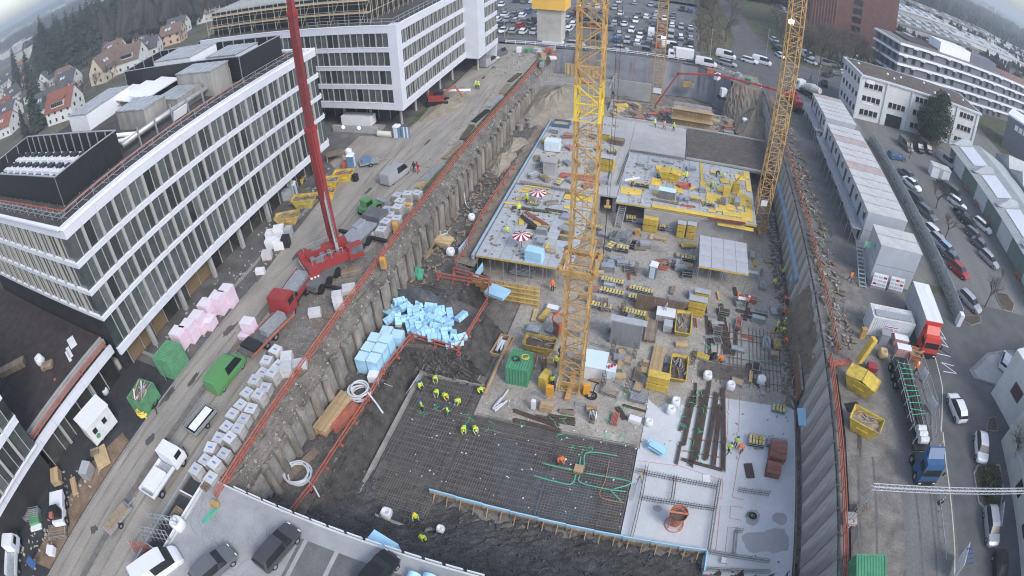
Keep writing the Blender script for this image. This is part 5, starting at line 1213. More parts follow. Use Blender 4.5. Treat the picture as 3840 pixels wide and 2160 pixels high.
for k,(p,rz,L,W,H,fm,fl,l) in enumerate((((-12.12,48.92,-8),-.1,1.5,1.2,.8,GALV,'panel','beside the orange bucket near the slab edge'),((-11.54,51.95,-8),1.3,2.0,.7,.6,YEL,'bars','near the left slab edge'),((-10.9,53.43,-8),-.1,1.6,1.0,.6,WHITE,'panel','holding white sheets left of the crane'),((-1.69,47.1,-8),.1,1.3,.8,.6,GALV,'bars','right of the white treatment unit'),((-0.75,46.94,-8),1.5,1.1,.9,.6,WOOD,'panel','against the grey wall panel'),((1.22,41.61,-8),-.1,1.7,1.0,.6,GALV,'bars','in front of the yellow panel stack'),((0.94,43.28,-8),1.4,1.2,.9,.4,WOOD,'panel','holding short timber near the skip'),((3.95,47.82,-8),0,1.0,.8,.6,GALV,'bars','at the end of the light boards'),
 ((-5.32,70.67,-8),1.2,2.6,1.3,.9,GALV,'bars','behind the crane hook'),((-4.06,71.03,-8),1.3,2.0,.8,1.3,GALV,'bars','second from the crane hook'),((-5.98,68.19,-8),1.2,1.6,1.1,.7,YEL,'panel','with yellow panels by the crane hook'),((-4.24,67.94,-8),0,1.7,1.0,.9,YEL,'panel','with yellow panels beside the braces'),((-4.73,65.39,-8),.1,1.8,1.0,.8,GALV,'bars','left of the portable toilet, front one'),((-3.68,64.75,-8),.1,1.7,1.0,.8,GALV,'bars','left of the portable toilet, back one'),((-5.62,63.08,-8),.1,1.8,1.2,1.0,GALV,'panel','left front of the portable toilet'),((-2.84,69.33,-8),1.4,1.5,.8,1.0,BLACKM,'bars','under the deck shadow'),((-1.19,70.06,-8),.2,1.5,1.2,.9,GALV,'bars','in front of the tall deck stacks'),((0.8,72.45,-8),0,1.8,.9,.4,WOOD,'panel','between the deck stacks'),((5.01,71.6,-8),.3,2.0,.9,.5,YEL,'bars','left of the grey table form'),((5.13,68.41,-8),0,2.0,1.0,.7,YEL,'panel','right of the orange skip'),((4.26,65.81,-8),0,1.7,1.0,1.0,GALV,'bars','right of the toilet, front one'),((3.49,66.99,-8),.1,1.4,.9,1.0,GALV,'bars','right of the toilet, back one'),((5.15,64.69,-8),.1,1.4,.9,1.0,BLACKM,'bars','in front of the grey table form'),((-2.83,76.05,-8),.1,1.8,1.0,.6,GALV,'bars','right of the stair foot'),((-3.97,75.99,-8),.1,1.5,1.0,.9,YEL,'panel','of yellow panels at the stair foot'),((0.92,74.92,-8),0,.9,.8,1.0,YEL,'panel','under the deck, left one'),((2.04,75.26,-8),0,.9,.8,1.1,GALV,'bars','under the deck, right one'),
 ((-16.34,59.3,-8),0,3.0,1.4,.7,GALV,'bars','under the parasol deck'),((14.47,38.38,-8),-.05,1.8,1.3,.7,YEL,'panel','with yellow blocks on the pale slab'),((16.85,38.49,-8),-.05,2.2,1.0,.7,GALV,'bars','at the right edge of the pale slab'),((17.16,43.4,-8),-.1,1.6,1.0,.5,YEL,'panel','by the timber shutter on the pale slab'))):
    rack('galvanised steel rack %s' % l,p,rz,L,W,H,fm,'steel_rack',fl)
skip('small orange skip beside the portable toilet',(1.49,65.5,-8),.1,2.0,1.2,.8,ORANGE,DIRTF,seed=5)
toilet('white and blue portable toilet on the middle slab',(0.44,63.29,-8),-.15)
toilet('portable toilet near the far pit wall by the crane',(15.64,115.55,-5.6),.1)
MB().cbox((0,0,.5),(.7,.6,1.0)).o('tool_chest',CRY,loc=(-2.62,72.64,-8),label='orange tool chest on the slab under the deck',cat='chest')
# bucket ladder etc. near the fence corner
panel('blue_form_panel','tall blue formwork panel at the left corner of the parasol deck',(-24.34,57.61,-8),(-24.06,60.42,-8),3.8,BLUEF,.12,'wall formwork')
panel('blue_form_panel','low blue board with dark lettering in front of the parasol deck corner',(-23.37,54.04,-6),(-20.85,54.2,-6),.9,BLUEF,.1,'wall formwork')
panel('blue_form_panel','pale blue panel beside the timber lattice wall',(-20.91,54.18,-6),(-20.7,56.33,-6),1.2,BLUEF,.1,'wall formwork')
lw=thing('lattice_wall','timber-braced wall formwork in front of the parasol deck','wall formwork',loc=(-20.2,53.6,-8))
for i in range(9):MB().cbox((-.9+i*1.0,0,1.5),(.96,.1,3.0)).o('panel',PLY,lw);MB().cbox((-.9+i*1.0,-.1,1.5),(.1,.12,3.0)).o('soldier',WOOD,lw)
for z in (.4,1.1,1.8,2.5):MB().cbox((3.1,-.22,z),(9.0,.1,.14)).o('waling',YEL,lw)
# parasols, people-height kit and foam on the decks
parasol('red and white striped parasol at the front of the grey deck',(-16.73,60.3,-4.6));parasol('red and white striped parasol at the far edge of the grey deck',(-17.28,71.4,-4.58))
pack('foam_stack','pale blue foam board stack on the grey deck beside the parasol',(-14.5,58.33,-4.6),(2.2,1.3,1.6),BLUEF,rz=-.12,layers=5,pallet=False,cat='foam stack')
pack('foam_stack','stack of boards under a pale blue sheet on the yellow deck',(0.92,78.95,-4.6),(2.6,1.3,1.4),mat('grey_boards',(0.2,0.2,0.2),.7,.2,2),rz=-.05,layers=10,pallet=False,top=mat('pale_blue_sheet',(0.55,0.75,0.9),.6,.06,1),cat='board stack')
skip('bright yellow tipping skip with closed lids on the yellow deck',(1.15,84.93,-4.6),-.08,3.6,1.9,1.5,None,lid=True)
for k,(p,l) in enumerate((((10.32,82.79,-4.6),'yellow cabinet standing on the deck left of the crane arm'),((11.97,84.69,-4.6),'yellow cabinet nearest the yard crane on the deck'))):
    MB().cbox((0,0,.8),(1.1,.8,1.5)).cbox((0,0,1.62),(1.2,.9,.1)).o('yellow_cabinet',YEL,loc=p,rz=.1,label=l,cat='cabinet')
MB().tube([(0,0,.3),(0,.4,1.6),(.3,-.5,2.6),(.9,.6,3.4)],.12).o('deck_arm',YEL,loc=(11.58,82.72,-3.4),label='yellow hydraulic arm folded on the deck cabinet',cat='machine')
skip('red steel trough on the yellow deck beside the blue sheet',(3.58,83.05,-4.6),.1,1.9,1.2,.6,ORANGE,None,name='trough')
for k,(p,q,l,m_,n,z) in enumerate((((-18.75,67.43,-4.6),(-15.88,65.09,-4.6),'on the grey deck behind the parasol',RUST,8,.3),((-18.48,68.58,-4.6),(-14.88,66.12,-4.6),'of red tubes on the grey deck',ORANGE,3,.3),((-20.69,69.67,-4.6),(-15.16,69.76,-4.6),'along the middle of the grey deck',RUST,5,.05),((-16.03,70.35,-4.6),(-12.67,70.18,-4.6),'of dark bars left of the crane mast',RUST,5,.05),((-1.36,77.6,-4.6),(2.91,77.47,-4.6),'along the front of the yellow deck',WOODD,6,.05),((3.08,77.22,-4.6),(5.52,77.43,-4.6),'of thin red bars at the deck front',ORANGE,2,.05),((7.24,74.43,-4.7),(13.22,74.98,-4.7),'of dark red beams at the deck corner',mat('dark_red_beam',(0.2,0.05,0.04),.7,.2,2),4,.3))):
    bars('bundle %s' % l,p,q,n,.05,m_,'bar_bundle',.5,z=z)
for k,(p,rz,m_,s,l) in enumerate((((3.16,79.07,-4.6),1.5,GALV,(1.2,.5,.5),'grey trestle pair at the deck front, left'),((4.09,79.07,-4.6),1.5,GALV,(1.2,.5,.5),'grey trestle pair at the deck front, right'),((5.49,79.23,-4.6),0,WOODD,(1.3,.6,.3),'pallet of small timber on the yellow deck'),((7.69,78.75,-4.6),0,YEL,(1.4,.9,.7),'pallet of grey and yellow panels on the deck'),((9.76,80.06,-4.6),1.5,WOODD,(1.4,.9,.8),'stack of brown boards right on the deck'),((12.05,80.86,-4.6),1.5,GALV,(2.0,.9,.8),'stack of grey planks nearest the yard crane'),((6.41,82.71,-4.6),.2,GALV,(1.0,.8,.8),'grey hamper in the middle of the yellow deck'),((-3.19,80.79,-4.6),0,YEL,(2.4,.3,.9),'yellow slatted frame beside the stair head'),((4.5,89.73,-4.6),.3,GALV,(1.6,.8,.5),'loose grey tubes behind the tipping skip'),((-2.65,87.57,-4.6),1.0,GALV,(1.5,.6,.4),'white plastic sheet bundle on the deck back'),((-3.88,88.27,-4.6),0,GALV,(1.0,.6,.5),'grey trestle at the deck back left'),((0.59,90.98,-4.6),0,GALV,(1.6,.8,.3),'grey mesh panels at the deck back'),((-1.56,90.99,-4.6),0,GALV,(.9,.8,.1),'grey plate on the deck back'),((-12.11,66.12,-4.6),-.3,FILM,(1.4,1.2,.3),'stack of grey panels left of the crane mast'),((-12.73,69.07,-4.6),-.1,GALV,(1.2,1.4,.4),'grey steel frame near the crane mast'),((-12.87,60.43,-4.6),0,WOOD,(1.2,.6,.3),'pallet boards beside the blue foam stack'),((-16.81,62.86,-4.6),-.1,YEL,(2.0,.5,.8),'yellow slatted frame behind the front parasol'),((-14.64,62.02,-4.6),0,GALV,(1.0,1.2,.6),'rebar opening frame on the grey deck'),((-15,64.33,-4.6),0,GALV,(1.4,.8,.9),'galvanised frame in the middle of the grey deck'),((-15.4,72.06,-4.5),.5,WOODD,(1.8,.7,.3),'brown timber offcuts on the far grey deck'),((-17.93,71.23,-4.5),.1,YEL,(1.8,.8,.4),'yellow panel pile by the far parasol'))):
    rack(l,p,rz,s[0],s[1],s[2],m_,'material_stack','panel' if s[2] > .35 else 'bars','material stack')
# upper slab left
for k,(p,s,m_,l) in enumerate((((-17.77,81.43,-4.6),(2.0,1.6,2.2),CONC,'grey precast shaft box on the upper slab behind the parasol deck'),((-19.63,84.15,-4.6),(.3,2.6,1.0),CONC,'low concrete wall piece on the upper slab'),)):
    MB().cbox((0,0,s[2]/2),s).cbox((0,0,s[2]+.06),(s[0]+.2,s[1]+.2,.12)).o('precast_element',m_,loc=p,label=l,cat='precast element')
starters('rusty starter bars along the near edge of the upper slab',[(-21.45,76.73,-4.6),(-12.93,75.92,-4.6)],.8,.25)
starters('starter bars around the shaft box on the upper slab',[(-20.3,82.15,-4.6),(-16.98,84.9,-4.6)],1.0,.25)
starters('starter bars along the left edge of the yellow deck',[(-6.88,80.27,-4.6),(-6.43,91.69,-4.6)],.7,.25)
starters('starter bars along the back edge of the yellow deck',[(-6.23,92.98,-4.6),(3.22,92.73,-4.6)],.7,.25)
bars('red and white formwork beams on the upper slab by the crane',(-16.12,80.86,-4.6),(-10.56,80.8,-4.6),8,.07,ORANGE,'beam_stack',1.2,'formwork stack',n2=3)
planks('long yellow timber across the near lip of the upper slab',(-18.3,74.79,-4.55),4.2,.3,.2,YEL,rz=-.03)
# big blurred delivery box on the upper slab
pk=pack('foam_stack','white and pale blue wrapped pack on the far upper slab',(-19.22,89.71,-4.6),(2.6,1.8,1.8),mat('white_blue_pack',(0.62,0.72,0.8),.6,.1,1),layers=2,pallet=True,cat='foam stack')
bt=thing('blue_tray','open blue steel tray near the far sandy mound','tray',loc=(-19.95,100.67,-4.6))
MB().box(-1.6,-1.2,0,-1.5,1.2,.7).box(1.5,-1.2,0,1.6,1.2,.7).box(-1.5,-1.2,0,1.5,-1.1,.7).box(-1.5,1.1,0,1.5,1.2,.7).o('sides',mat('tray_blue',(0.06,0.13,0.22),.5,.2,1),bt);MB().box(-1.5,-1.1,.05,1.5,1.1,.3).o('load',WOOD,bt)
# ================================================================ rebar bundles over the middle and pale slabs
k=0
for p,q,n in (((7.79,59.69,-8),(8.9,49.28,-8),4),((9.94,60.04,-8),(11.33,50.64,-8),6),((9.55,59.14,-8),(10.71,50.67,-8),5),((8.55,56.37,-8),(8.8,52.28,-8),5),((11.98,59.16,-8),(16.48,59.09,-8),5),((12.65,58.34,-8),(16.22,58.24,-8),4),((13.79,60.21,-8),(13.18,57.51,-8),6),((12.08,55.56,-8),(11.7,50.89,-8),4),((8.96,47.84,-8),(15.09,48.82,-8),5),((13.72,50,-8),(13.09,46.99,-8),7),((13.95,47.48,-8),(15.05,46.45,-8),6),((-0.82,40.15,-8),(0.27,38.62,-8),6),((-0.35,40.54,-8),(2.28,40.17,-8),3),((-8.86,36.76,-8),(-4.62,36.92,-8),6),((-11.37,37.04,-8),(-6.1,36.14,-8),5),((-7.61,37.23,-8),(-4.73,37.42,-8),5),((-11.01,35.78,-8),(-5.77,35.59,-8),6),((-6.68,38.15,-8),(-5.18,38.53,-8),4)):
    bars('rusty rebar bundle on the middle slab, %s one counting from the timber shutter side' % (ORD[k] if k < 20 else 'last'),p,q,n,.035,RUST,spread=.1*n,group='rebar bundles on the middle slab');k += 1
k=0
for p,q,n in (((7.28,44.41,-8),(6.63,36.45,-8),6),((8.29,44.77,-8),(7.6,34.01,-8),7),((8.91,46.27,-8),(8.15,34.85,-8),5),((9.8,44.64,-8),(9.07,35.02,-8),7),((10.48,45.38,-8),(11.05,33.88,-8),6),((10.23,42.83,-8),(9.96,34.43,-8),6),((6.9,43.3,-8),(6.13,38.3,-8),5),((7.32,45.47,-8),(7.44,42.12,-8),3),((6.36,37.04,-8),(6.16,34.05,-8),4),((6.59,34.81,-8),(10.92,34.23,-8),4)):
    bars('long dark rebar bundle on the pale slab, %s from its left side' % ORD[k],p,q,n,.035,RUST,spread=.085*n,z=.12,group='rebar bundles on the pale slab');k += 1
for k,(p,q) in enumerate((((7.05,37.57,-8),(10.7,37.8,-8)),((6.63,35.94,-8),(10.71,35.81,-8)),((6.53,43.8,-8),(10.54,43.61,-8)),((6.22,42.01,-8),(10.49,42.17,-8)))):
    bars('timber bearer under the long rebar, %s row from the camera' % ORD[3-k if k < 2 else k-2],p,q,1,.06,mat('red_bearer',(0.45,0.2,0.13),.8,.2,2),'bearer',n2=1,cat='timber')
t=thing('foam_board_pile','pile of pale blue foam boards on the pale slab','foam boards',loc=(3.95,35.41,-8))
rg=random.Random(5)
for k in range(9):MB().cbox((rg.uniform(-.15,.15),rg.uniform(-.3,.3),.1+k*.09),(1.9,.55,.08),rz=-.35+rg.uniform(-.15,.15)).o('foam_board',BLUEF,t)
for k,(p,s,rz,m_,l,h) in enumerate((((16.85,37.17,-8),(1.9,2.3),-.1,mat('brown_boards',(0.27,0.12,0.09),.8,.25,2,rnd=.15),'reddish brown stack of formwork boards at the right of the pale slab',.9),((16.41,34.94,-8),(1.6,1.6),-.1,MATS['brown_boards'],'lower reddish brown board stack in front of it',.7))):
    pack('board_stack',l,p,(s[0],s[1],h),m_,rz,'board stack',layers=6,cols=(1,3),gap=.04)
t=bars('bundle of bent stirrups tied with white tape on the pale slab',(13.66,35.54,-8),(14.06,33.74,-8),9,.04,RUST,spread=.9)
coil('black wire coil on the wet patch of the pale slab',(14.4,29.3,-8),.32,.03,5,RUBBER,.05,'wire_coil',.2)
MB().cbox((0,0,.03),(.75,.9,.05)).o('drawing_board',WHITE,loc=(9.4,33,-8),rz=.1,label='white sheet lying beside the starter bars on the pale slab',cat='sheet')
MB().cbox((0,0,.2),(.4,.55,.4)).o('plastic_box',WHITE,loc=(11.91,24,-8),rz=-.1,label='small white box at the front of the pale slab',cat='box')
tr=thing('survey_tripod','dark survey tripod on the pale slab edge by the rebar','tripod',loc=(2.75,31.27,-8))
for a in (0,2.1,4.2):MB().bar((.35*math.cos(a),.35*math.sin(a),0),(0,0,1.35),.04).o('leg',BLACKM,tr)
MB().cbox((0,0,1.5),(.2,.2,.28)).o('instrument',YEL,tr)
# green drain pipes over the rebar
DRG=mat('drain_green',(0.1,0.42,0.27),.5,.1,1.5)
for k,(pts,l) in enumerate((([(-6.69,31.28,-7.85),(-3.59,31.22,-7.85)],'left of the sump'),([(-7.16,29.71,-7.85),(-5.33,29.54,-7.85),(-3.52,29.59,-7.85),(-3.3,30.76,-7.85)],'curving up to the sump from below'),([(-2.9,30.73,-7.85),(-2.64,29.97,-7.85),(-0.03,29.82,-7.85),(1.78,29.93,-7.85)],'running right below the sump'),([(-2.61,31.16,-7.85),(1.96,31.13,-7.85),(0.53,29.95,-7.85)],'running right to the pale slab'),([(0.22,29.82,-7.85),(1.46,28.78,-7.85)],'branching towards the blue upstand'),([(-3.17,31.98,-7.85),(-3.28,32.93,-7.85)],'short stub above the sump'),([(-2.74,32.02,-7.85),(-2.73,33.62,-7.85),(0.22,33.87,-7.85)],'above the sump towards the slab'))):
    hose('green drain pipe %s in the rebar field' % l,pts,.07,DRG,'drain_pipe','pipe')
MB().box(-.45,-.45,0,.45,.45,.35).o('sump_box',WOOD,loc=(-3.14,31.43,-8),label='square timber sump box where the green drains meet',cat='sump')
hose('thin copper-coloured pipe standing across the rebar beside the pale slab',[(-0.46,33.19,-7.8),(-0.41,30.81,-7.8),(-0.5,28.83,-7.8),(1.81,28.6,-7.8)],.04,mat('copper',(0.45,0.25,0.15),.6,.2,2),'pipe','pipe')
b=MB();rg=random.Random(31)
def scrib(b,c,n=5,s=.5):
    for _ in range(n):
        p=Vector(c)+Vector((rg.uniform(-s,s),rg.uniform(-s,s),.08+rg.uniform(0,.1)));a=rg.uniform(0,6)
        for _ in range(3):
            q=p+Vector((math.cos(a),math.sin(a),0))*rg.uniform(.15,.4);q.z=p.z+rg.uniform(-.03,.05);b.bar(p,q,.045,.02);p=q;a += rg.uniform(-1.2,1.2)
for c in ((-13.33,49.83,-8),(-10.33,50.46,-8),(-11.15,49.35,-8),(-1.1,41.21,-8),(0.19,40.52,-8),(-0.5,42.21,-8),(-6.17,37.33,-8),(-6.51,36.57,-8),(-1.69,38.43,-8),(4.87,41.15,-8),(2.9,38.67,-8),(8.01,43.07,-7.8),(7.64,41.85,-7.8),(5.99,40.53,-7.8),(6.56,39.02,-7.8),(8.79,41.38,-7.8),(9.7,47.22,-8),(9.92,52.54,-8),(11.95,52.49,-8),(14.11,51.26,-8),(9.7,57.61,-8),(12.23,56.9,-8),(14.54,57.65,-8),(-2.5,34.02,-7.9),(-3.89,33.94,-7.9),(8.57,38.1,-7.8),(7.43,36.46,-7.8),(8.48,35.27,-7.8),(-18.93,35.06,-7.9),(-19.84,33.94,-7.9),(-17.71,34.45,-7.9),(-15.4,35,-7.9),(-12.76,34.41,-7.9),(-16,69.64,-4.5),(-14.58,69.07,-4.5),(-17.76,69.72,-4.5),(-9.93,35.67,-8),(-15.28,33.41,-7.9),(-5.64,35.02,-7.9),(0.42,35.71,-7.9),(-1.7,35.6,-7.9),(8.31,51.37,-7.9),(15.13,50.63,-8),(10.35,60.14,-8)):scrib(b,c,3,.35)
b.o('strapping_scraps',mat('strap_green',(0.06,0.55,0.25),.5,.15,2),label='bright green plastic strapping scraps scattered over the rebar',cat='strapping',kind='stuff')
b=MB()
for i in range(420):
    x,y=rg.uniform(-14,18.5),rg.uniform(36,74);w=rg.uniform(.06,.35);z=-8
    b.cbox((x,y,z+.03),(w,rg.uniform(.05,.18),.05),rz=rg.uniform(0,3))
o=b.o('site_litter',mat('litter_mix',(0.32,0.29,0.25),.8,.6,1.5),label='small scraps of timber and packaging over the slab',cat='debris',kind='stuff')
b=MB()
for i in range(150):
    x,y=rg.choice(((rg.uniform(-21,2),rg.uniform(26,38)),(rg.uniform(-14,18),rg.uniform(34,60))));b.cbox((x,y,-7.88),(rg.uniform(.06,.2),rg.uniform(.06,.14),.05),rz=rg.uniform(0,3))
b.o('paper_scraps',WHITE,label='white paper scraps scattered over rebar and slab',cat='debris',kind='stuff')
# bags, bins, sheets
def bag(label,loc,s=.8,m=None,rz=0,name='bulk_bag'):
    b=MB();n=12;V=[];rnd=random.Random(int(loc[0]*91));R_=[(.42,0),(.52,.15),(.55,.45),(.5,.75),(.42,.9),(.3,.86),(.05,.7)]
    for r_,z in R_:
        for i in range(n):
            f=1+rnd.uniform(-.1,.1);V.append((r_*f*s*math.copysign(abs(math.cos(2*PI*i/n))**.6,math.cos(2*PI*i/n)),r_*f*s*math.copysign(abs(math.sin(2*PI*i/n))**.6,math.sin(2*PI*i/n)),z*s))
    b.add(V,[(j*n+i,j*n+(i+1)%n,(j+1)*n+(i+1)%n,(j+1)*n+i) for j in range(len(R_)-1) for i in range(n)]);return smooth(b.o(name,m or WHITE,loc=loc,rz=rz,label=label,cat='bag'))
bag('white bulk bag with strapping left of the rebar bundles',(5.24,41.94,-8),.95);bag('crumpled white bag full of green straps',(4.81,40.72,-8),.95);bag('white bag on the slab edge by the rebar',(2.7,38.63,-8),.8);bag('white bag in the middle of the loose rebar',(8.55,46.5,-8),1.0);bag('grey-white wrapped bundle left of the timber shutter',(11.3,45.55,-8),1.0);bag('open white bag near the right shutter with scraps',(15.06,47.23,-8),1.0);bag('white wrapped pack lying on the lower left rebar mat',(-18.8,21.42,-7.9),1.0)
bag('white bag beside the blue pack near the front slope',(-13.45,21.4,-7.6),.7);bag('white bundle at the front edge of the rebar field near the columns',(-3.12,38.22,-8),.8)
pack('white_box','white styrofoam box in front of the rebar bundles',(1.26,38.71,-8),(1.3,.7,.5),WHITE,-.15,'box',layers=2,pallet=False)
planks('pallet of brown boards behind the blurred sheet near the crane',(-7.98,38.09,-8),1.3,1.0,.6,WOOD,nw=4,nh=5);planks('low pile of dark beams in front of the crane foot',(-5.82,38.1,-8),1.6,.5,.2,WOODD)
panel('plastic_sheet','white curved sheet leaning beside the crane foot worker',(-7.57,40.6,-8),(-7.55,41.93,-8),1.3,WHITE,.05)
MB().cbox((0,0,.8),(.45,.4,1.2)).o('gas_bottle_cage',GALV,loc=(-9.27,37.75,-8),label='tall white covered bundle left of the board pallet',cat='bundle',m=WHITE)
planks('light timber edge beams along the left edge of the middle slab',(-14.45,42.44,-7.6),9,.3,.25,WOOD,rz=PI/2-.02,nw=1)
t=thing('timber_box','open timber box formwork with white tubes at the slab edge','formwork',loc=(-14.93,45.5,-7.9),rz=-.1)
for s in (-.8,.8):MB().box(s-.05,-1.6,0,s+.05,1.6,.5).o('side_board',WOOD,t)
for s in (-1.6,1.6):MB().box(-.75,s-.05,0,.75,s+.05,.5).o('end_board',WOOD,t)
for k in range(3):MB().cbox((-.3+k*.3,.1,.3),(.22,1.6,.2),rz=.15*k).o('white_tube',WHITE,t)
bars('white plastic sheets and angles left of the green container',(-15.54,47.54,-7.9),(-15.39,44.72,-7.9),2,.06,WHITE,'sheet_bundle',.3,'sheets')
pack('foam_stack','flat pale blue foam pallet on the slope right of the foam heap',(-17.39,51.85,-5.6),(2.6,1.9,.4),BLUEF,-.25,'foam stack',layers=2,pallet=True)
hose('grey corrugated hoses piled on the slab corner below the green container',[(-12.51,39.63,-7.9),(-13.05,37.1,-7.8),(-12.87,38.29,-7.8),(-13.29,36.48,-7.8),(-12.51,37.45,-7.7),(-13.02,36.28,-7.8),(-12.13,37.98,-7.7)],.13,mat('hose_grey',(0.5,0.52,0.55),.6,.1,1.5),'corrugated_hose')
panel('shutter_panel','grey shutter panel leaning at the corner of the rebar mat',(-22.92,35.8,-8),(-22.76,37.95,-8),1.6,FILM,.1,lean=.5)
hose('pale cable lying over the dark slope to the rebar corner',[(-24.23,34.4,-5),(-23.33,36.35,-7.6),(-22.36,38.81,-7.8)],.05,mat('pale_cable',(0.45,0.44,0.43),.8,.1,2));hose('pale cable looping behind the kneeling workers',[(-19.67,39.41,-8),(-18.8,40.2,-8),(-17.6,40.08,-8),(-16.21,40.02,-8),(-16.1,41.43,-8)],.05,MATS['pale_cable'])
hose('black cable winding round the foot of the middle crane',[(-4.87,41.15,-8),(-3.83,40.83,-8),(-3.63,42.62,-8),(-3.37,42.99,-8),(-4.61,43.12,-8)],.05,RUBBER);coil('black cable coil right of the crane foot',(-3.86,40.97,-8),.5,.04,4,RUBBER,.03,'cable_coil',.3)
# ================================================================ berm: foam heap, hose coils, timber
rg=random.Random(77);k=0
spots=[(-29.21,48,-4.75),(-29.33,47.1,-4.75),(-28.14,47.71,-4.75),(-27.92,46.63,-4.75),(-28.26,45.24,-4.75),(-27.43,45.84,-4.75),(-26.38,45.22,-4.75),(-28.03,44.05,-4.75),(-27.21,43.92,-4.75),(-25.92,43.59,-4.75),(-25.54,44.74,-4.75),(-24.8,44.77,-4.75),(-25.1,46.67,-4.75),(-25.21,45.73,-4.75),(-24.04,45.34,-4.75),(-23.33,45.71,-4.75),(-23.76,46.49,-4.75),(-22.68,46.25,-4.75),(-22.26,45.48,-4.75),(-21.08,44.94,-4.75),(-20.96,44.29,-4.75),(-22.45,44.73,-4.75),(-22.65,44.33,-4.75),(-23.31,44.15,-4.75),(-23.94,44.49,-4.75),(-21.88,44.21,-4.75),(-21.28,46.1,-4.75),(-19.62,45.52,-4.75),(-22.86,42.75,-4.75),(-23.68,42.69,-4.75),(-24.54,43.29,-4.75),(-24.96,42.83,-4.75),(-23.92,42.12,-4.75),(-21.68,43.09,-4.75),(-22.18,41.96,-4.75),(-21.28,42.37,-4.75),(-20.61,43.06,-4.75),(-20.32,42,-4.75),(-19.49,42.56,-4.75),(-19.69,41.54,-4.75),(-18.55,42.18,-4.75),(-21.26,41.41,-4.75),(-22.83,42.1,-4.75),(-18.7,41.34,-4.75),(-26.45,43.09,-4.75),(-27.48,43.14,-4.75),(-24.92,43.87,-4.75),(-23.78,43.5,-4.75),(-27.23,46.26,-4.75),(-27.71,45.03,-4.75)]
for i,(x,y,z) in enumerate(sorted(spots)):
    foam_block('pale blue foam pack tumbled in the fenced heap, %s counted from the pile wall' % ordw(i),(x,y,z+rg.uniform(-.12,.75)),(1.45,.72,.55),(rg.uniform(-.35,.35),rg.uniform(-.35,.35),rg.uniform(-1.2,1.2)),'foam packs in the fenced heap')
k=0
for y in (35.6,37.1,38.6):
    for x in (-27.0,-25.6):
        pack('foam_stack','tall pale blue foam pallet in the stacked group, %s row %s column' % (('near','middle','far')[k//2],('pile-wall','fence')[k%2]),(x,y,-5.1),(1.25,1.3,2.0+.2*(k%2)),BLUEF,rg.uniform(-.06,.06),'foam stack','foam pallets by the pile wall',4,(1,1),mat('foam_wrap',(0.5,0.72,0.86),.5,.05,1));k += 1
for k,(x,y) in enumerate(((-26.6,40.6),(-25.2,40.4))):pack('foam_stack','lower blue foam pallet beside the fenced heap, %s one' % ('left','right')[k],(x,y,-5.1),(1.25,1.3,1.3),BLUEF,.1,'foam stack',None,3,(1,1),MATS['foam_wrap'])
b=MB();b.sub=10;rr=random.Random(3)
b.patch([[(-28.34,47.36,-3.6),(-25.51,47.81,-3.2),(-22.84,47.66,-3.4)],[(-28.17,46.94,-4.6),(-25.06,46.75,-4.2),(-22.37,47.42,-4.6)],[(-27.28,46,-5),(-24.62,46.37,-5),(-21.4,46.71,-5)]],26,.1,4)
smooth(b.o('tarpaulin',mat('dark_grey_tarp',(0.075,0.078,0.082),.55,.3,.8),label='dark grey tarpaulin over the mound behind the blue foam heap',cat='tarpaulin'))
mound((-25.6,47.9,-5.1),3.6,2.6,1.6,EARTH,4,'soil_mound')
HG=mat('hose_pale_grey',(0.55,0.57,0.6),.55,.08,1.5)
coil('tall coil of pale grey hose on the berm beside the timber',(-25.95,32.14,-5),1.0,.1,6,HG,.17,seed=1)
coil('flat loose coil of pale grey pipe at the near end of the berm',(-27.54,21.16,-5.1),1.25,.09,5,HG,.05,seed=2)
pack('white_pack','white wrapped pack on a pallet behind the tall hose coil',(-25.37,34.48,-5),(1.1,1.0,.9),WHITE,.2,'pack',layers=2)
planks('stack of light timber beams on the berm next to the orange tubes',(-27.33,28.81,-5.05),5.4,1.5,.8,WOOD,rz=R(84),nw=6,nh=4)
t=bars('bundle of orange steel tubes beside the light timber on the berm',(-26.75,27.01,-5.05),(-25.37,30.7,-5.05),7,.08,ORANGE,'tube_bundle',1.3,'tubes',n2=4)
planks('loose brown planks under the flat hose coil',(-27.66,22.36,-5.1),4.2,.9,.15,WOODD,rz=R(72))
for k,(p,q,m_,l,n) in enumerate((((-28.33,55.59,-5),(-27.86,58.93,-5),WOOD,'bundle of timber posts at the foot of the piles',6),((-27.78,57.32,-5),(-27.77,59.43,-5),WOODD,'short brown posts leaning on the timber pile',4),((-27.74,51.27,-5),(-29.32,56.24,-5),DRG,'upright bundle of green pipes at the pile wall',3),((-27.18,51.22,-5),(-27.72,53.14,-5),DRG,'short green pipes beside the pile wall',5))):
    bars(l,p,q,n,.07,m_,'post_bundle',.6,'bundle',n2=2)
planks('plywood crate lid on the berm in front of the piles',(-27.16,59.34,-5),2.2,1.8,.6,PLY,rz=-.1,nw=2)
coil('grey hose coil lying between the piles and the plywood crate',(-28.16,61.53,-5),.5,.05,3,HG,.05)
hose('grey drain hose hanging down the pile wall',[(-30.45,73.4,-0.9),(-28.93,71.34,-1.5),(-28.09,70.04,-3.2),(-27.71,69.55,-4.9),(-26.73,68.52,-5)],.08,HG);hose('black and pale cable running from the bank over the berm',[(-31.22,54.79,-0.6),(-29.66,54.47,-1.5),(-29.54,56.81,-4.8),(-28.16,55.86,-5)],.05,MATS['pale_cable'])
MB().cyl((0,0,0),(0,0,.7),.5,.5,14,caps=False).cyl((0,0,0),(0,0,.7),.42,.42,14,caps=False).o('pipe_ring',SHOT,loc=(-25.76,67.92,-5),label='concrete shaft ring on the working strip',cat='pipe ring')
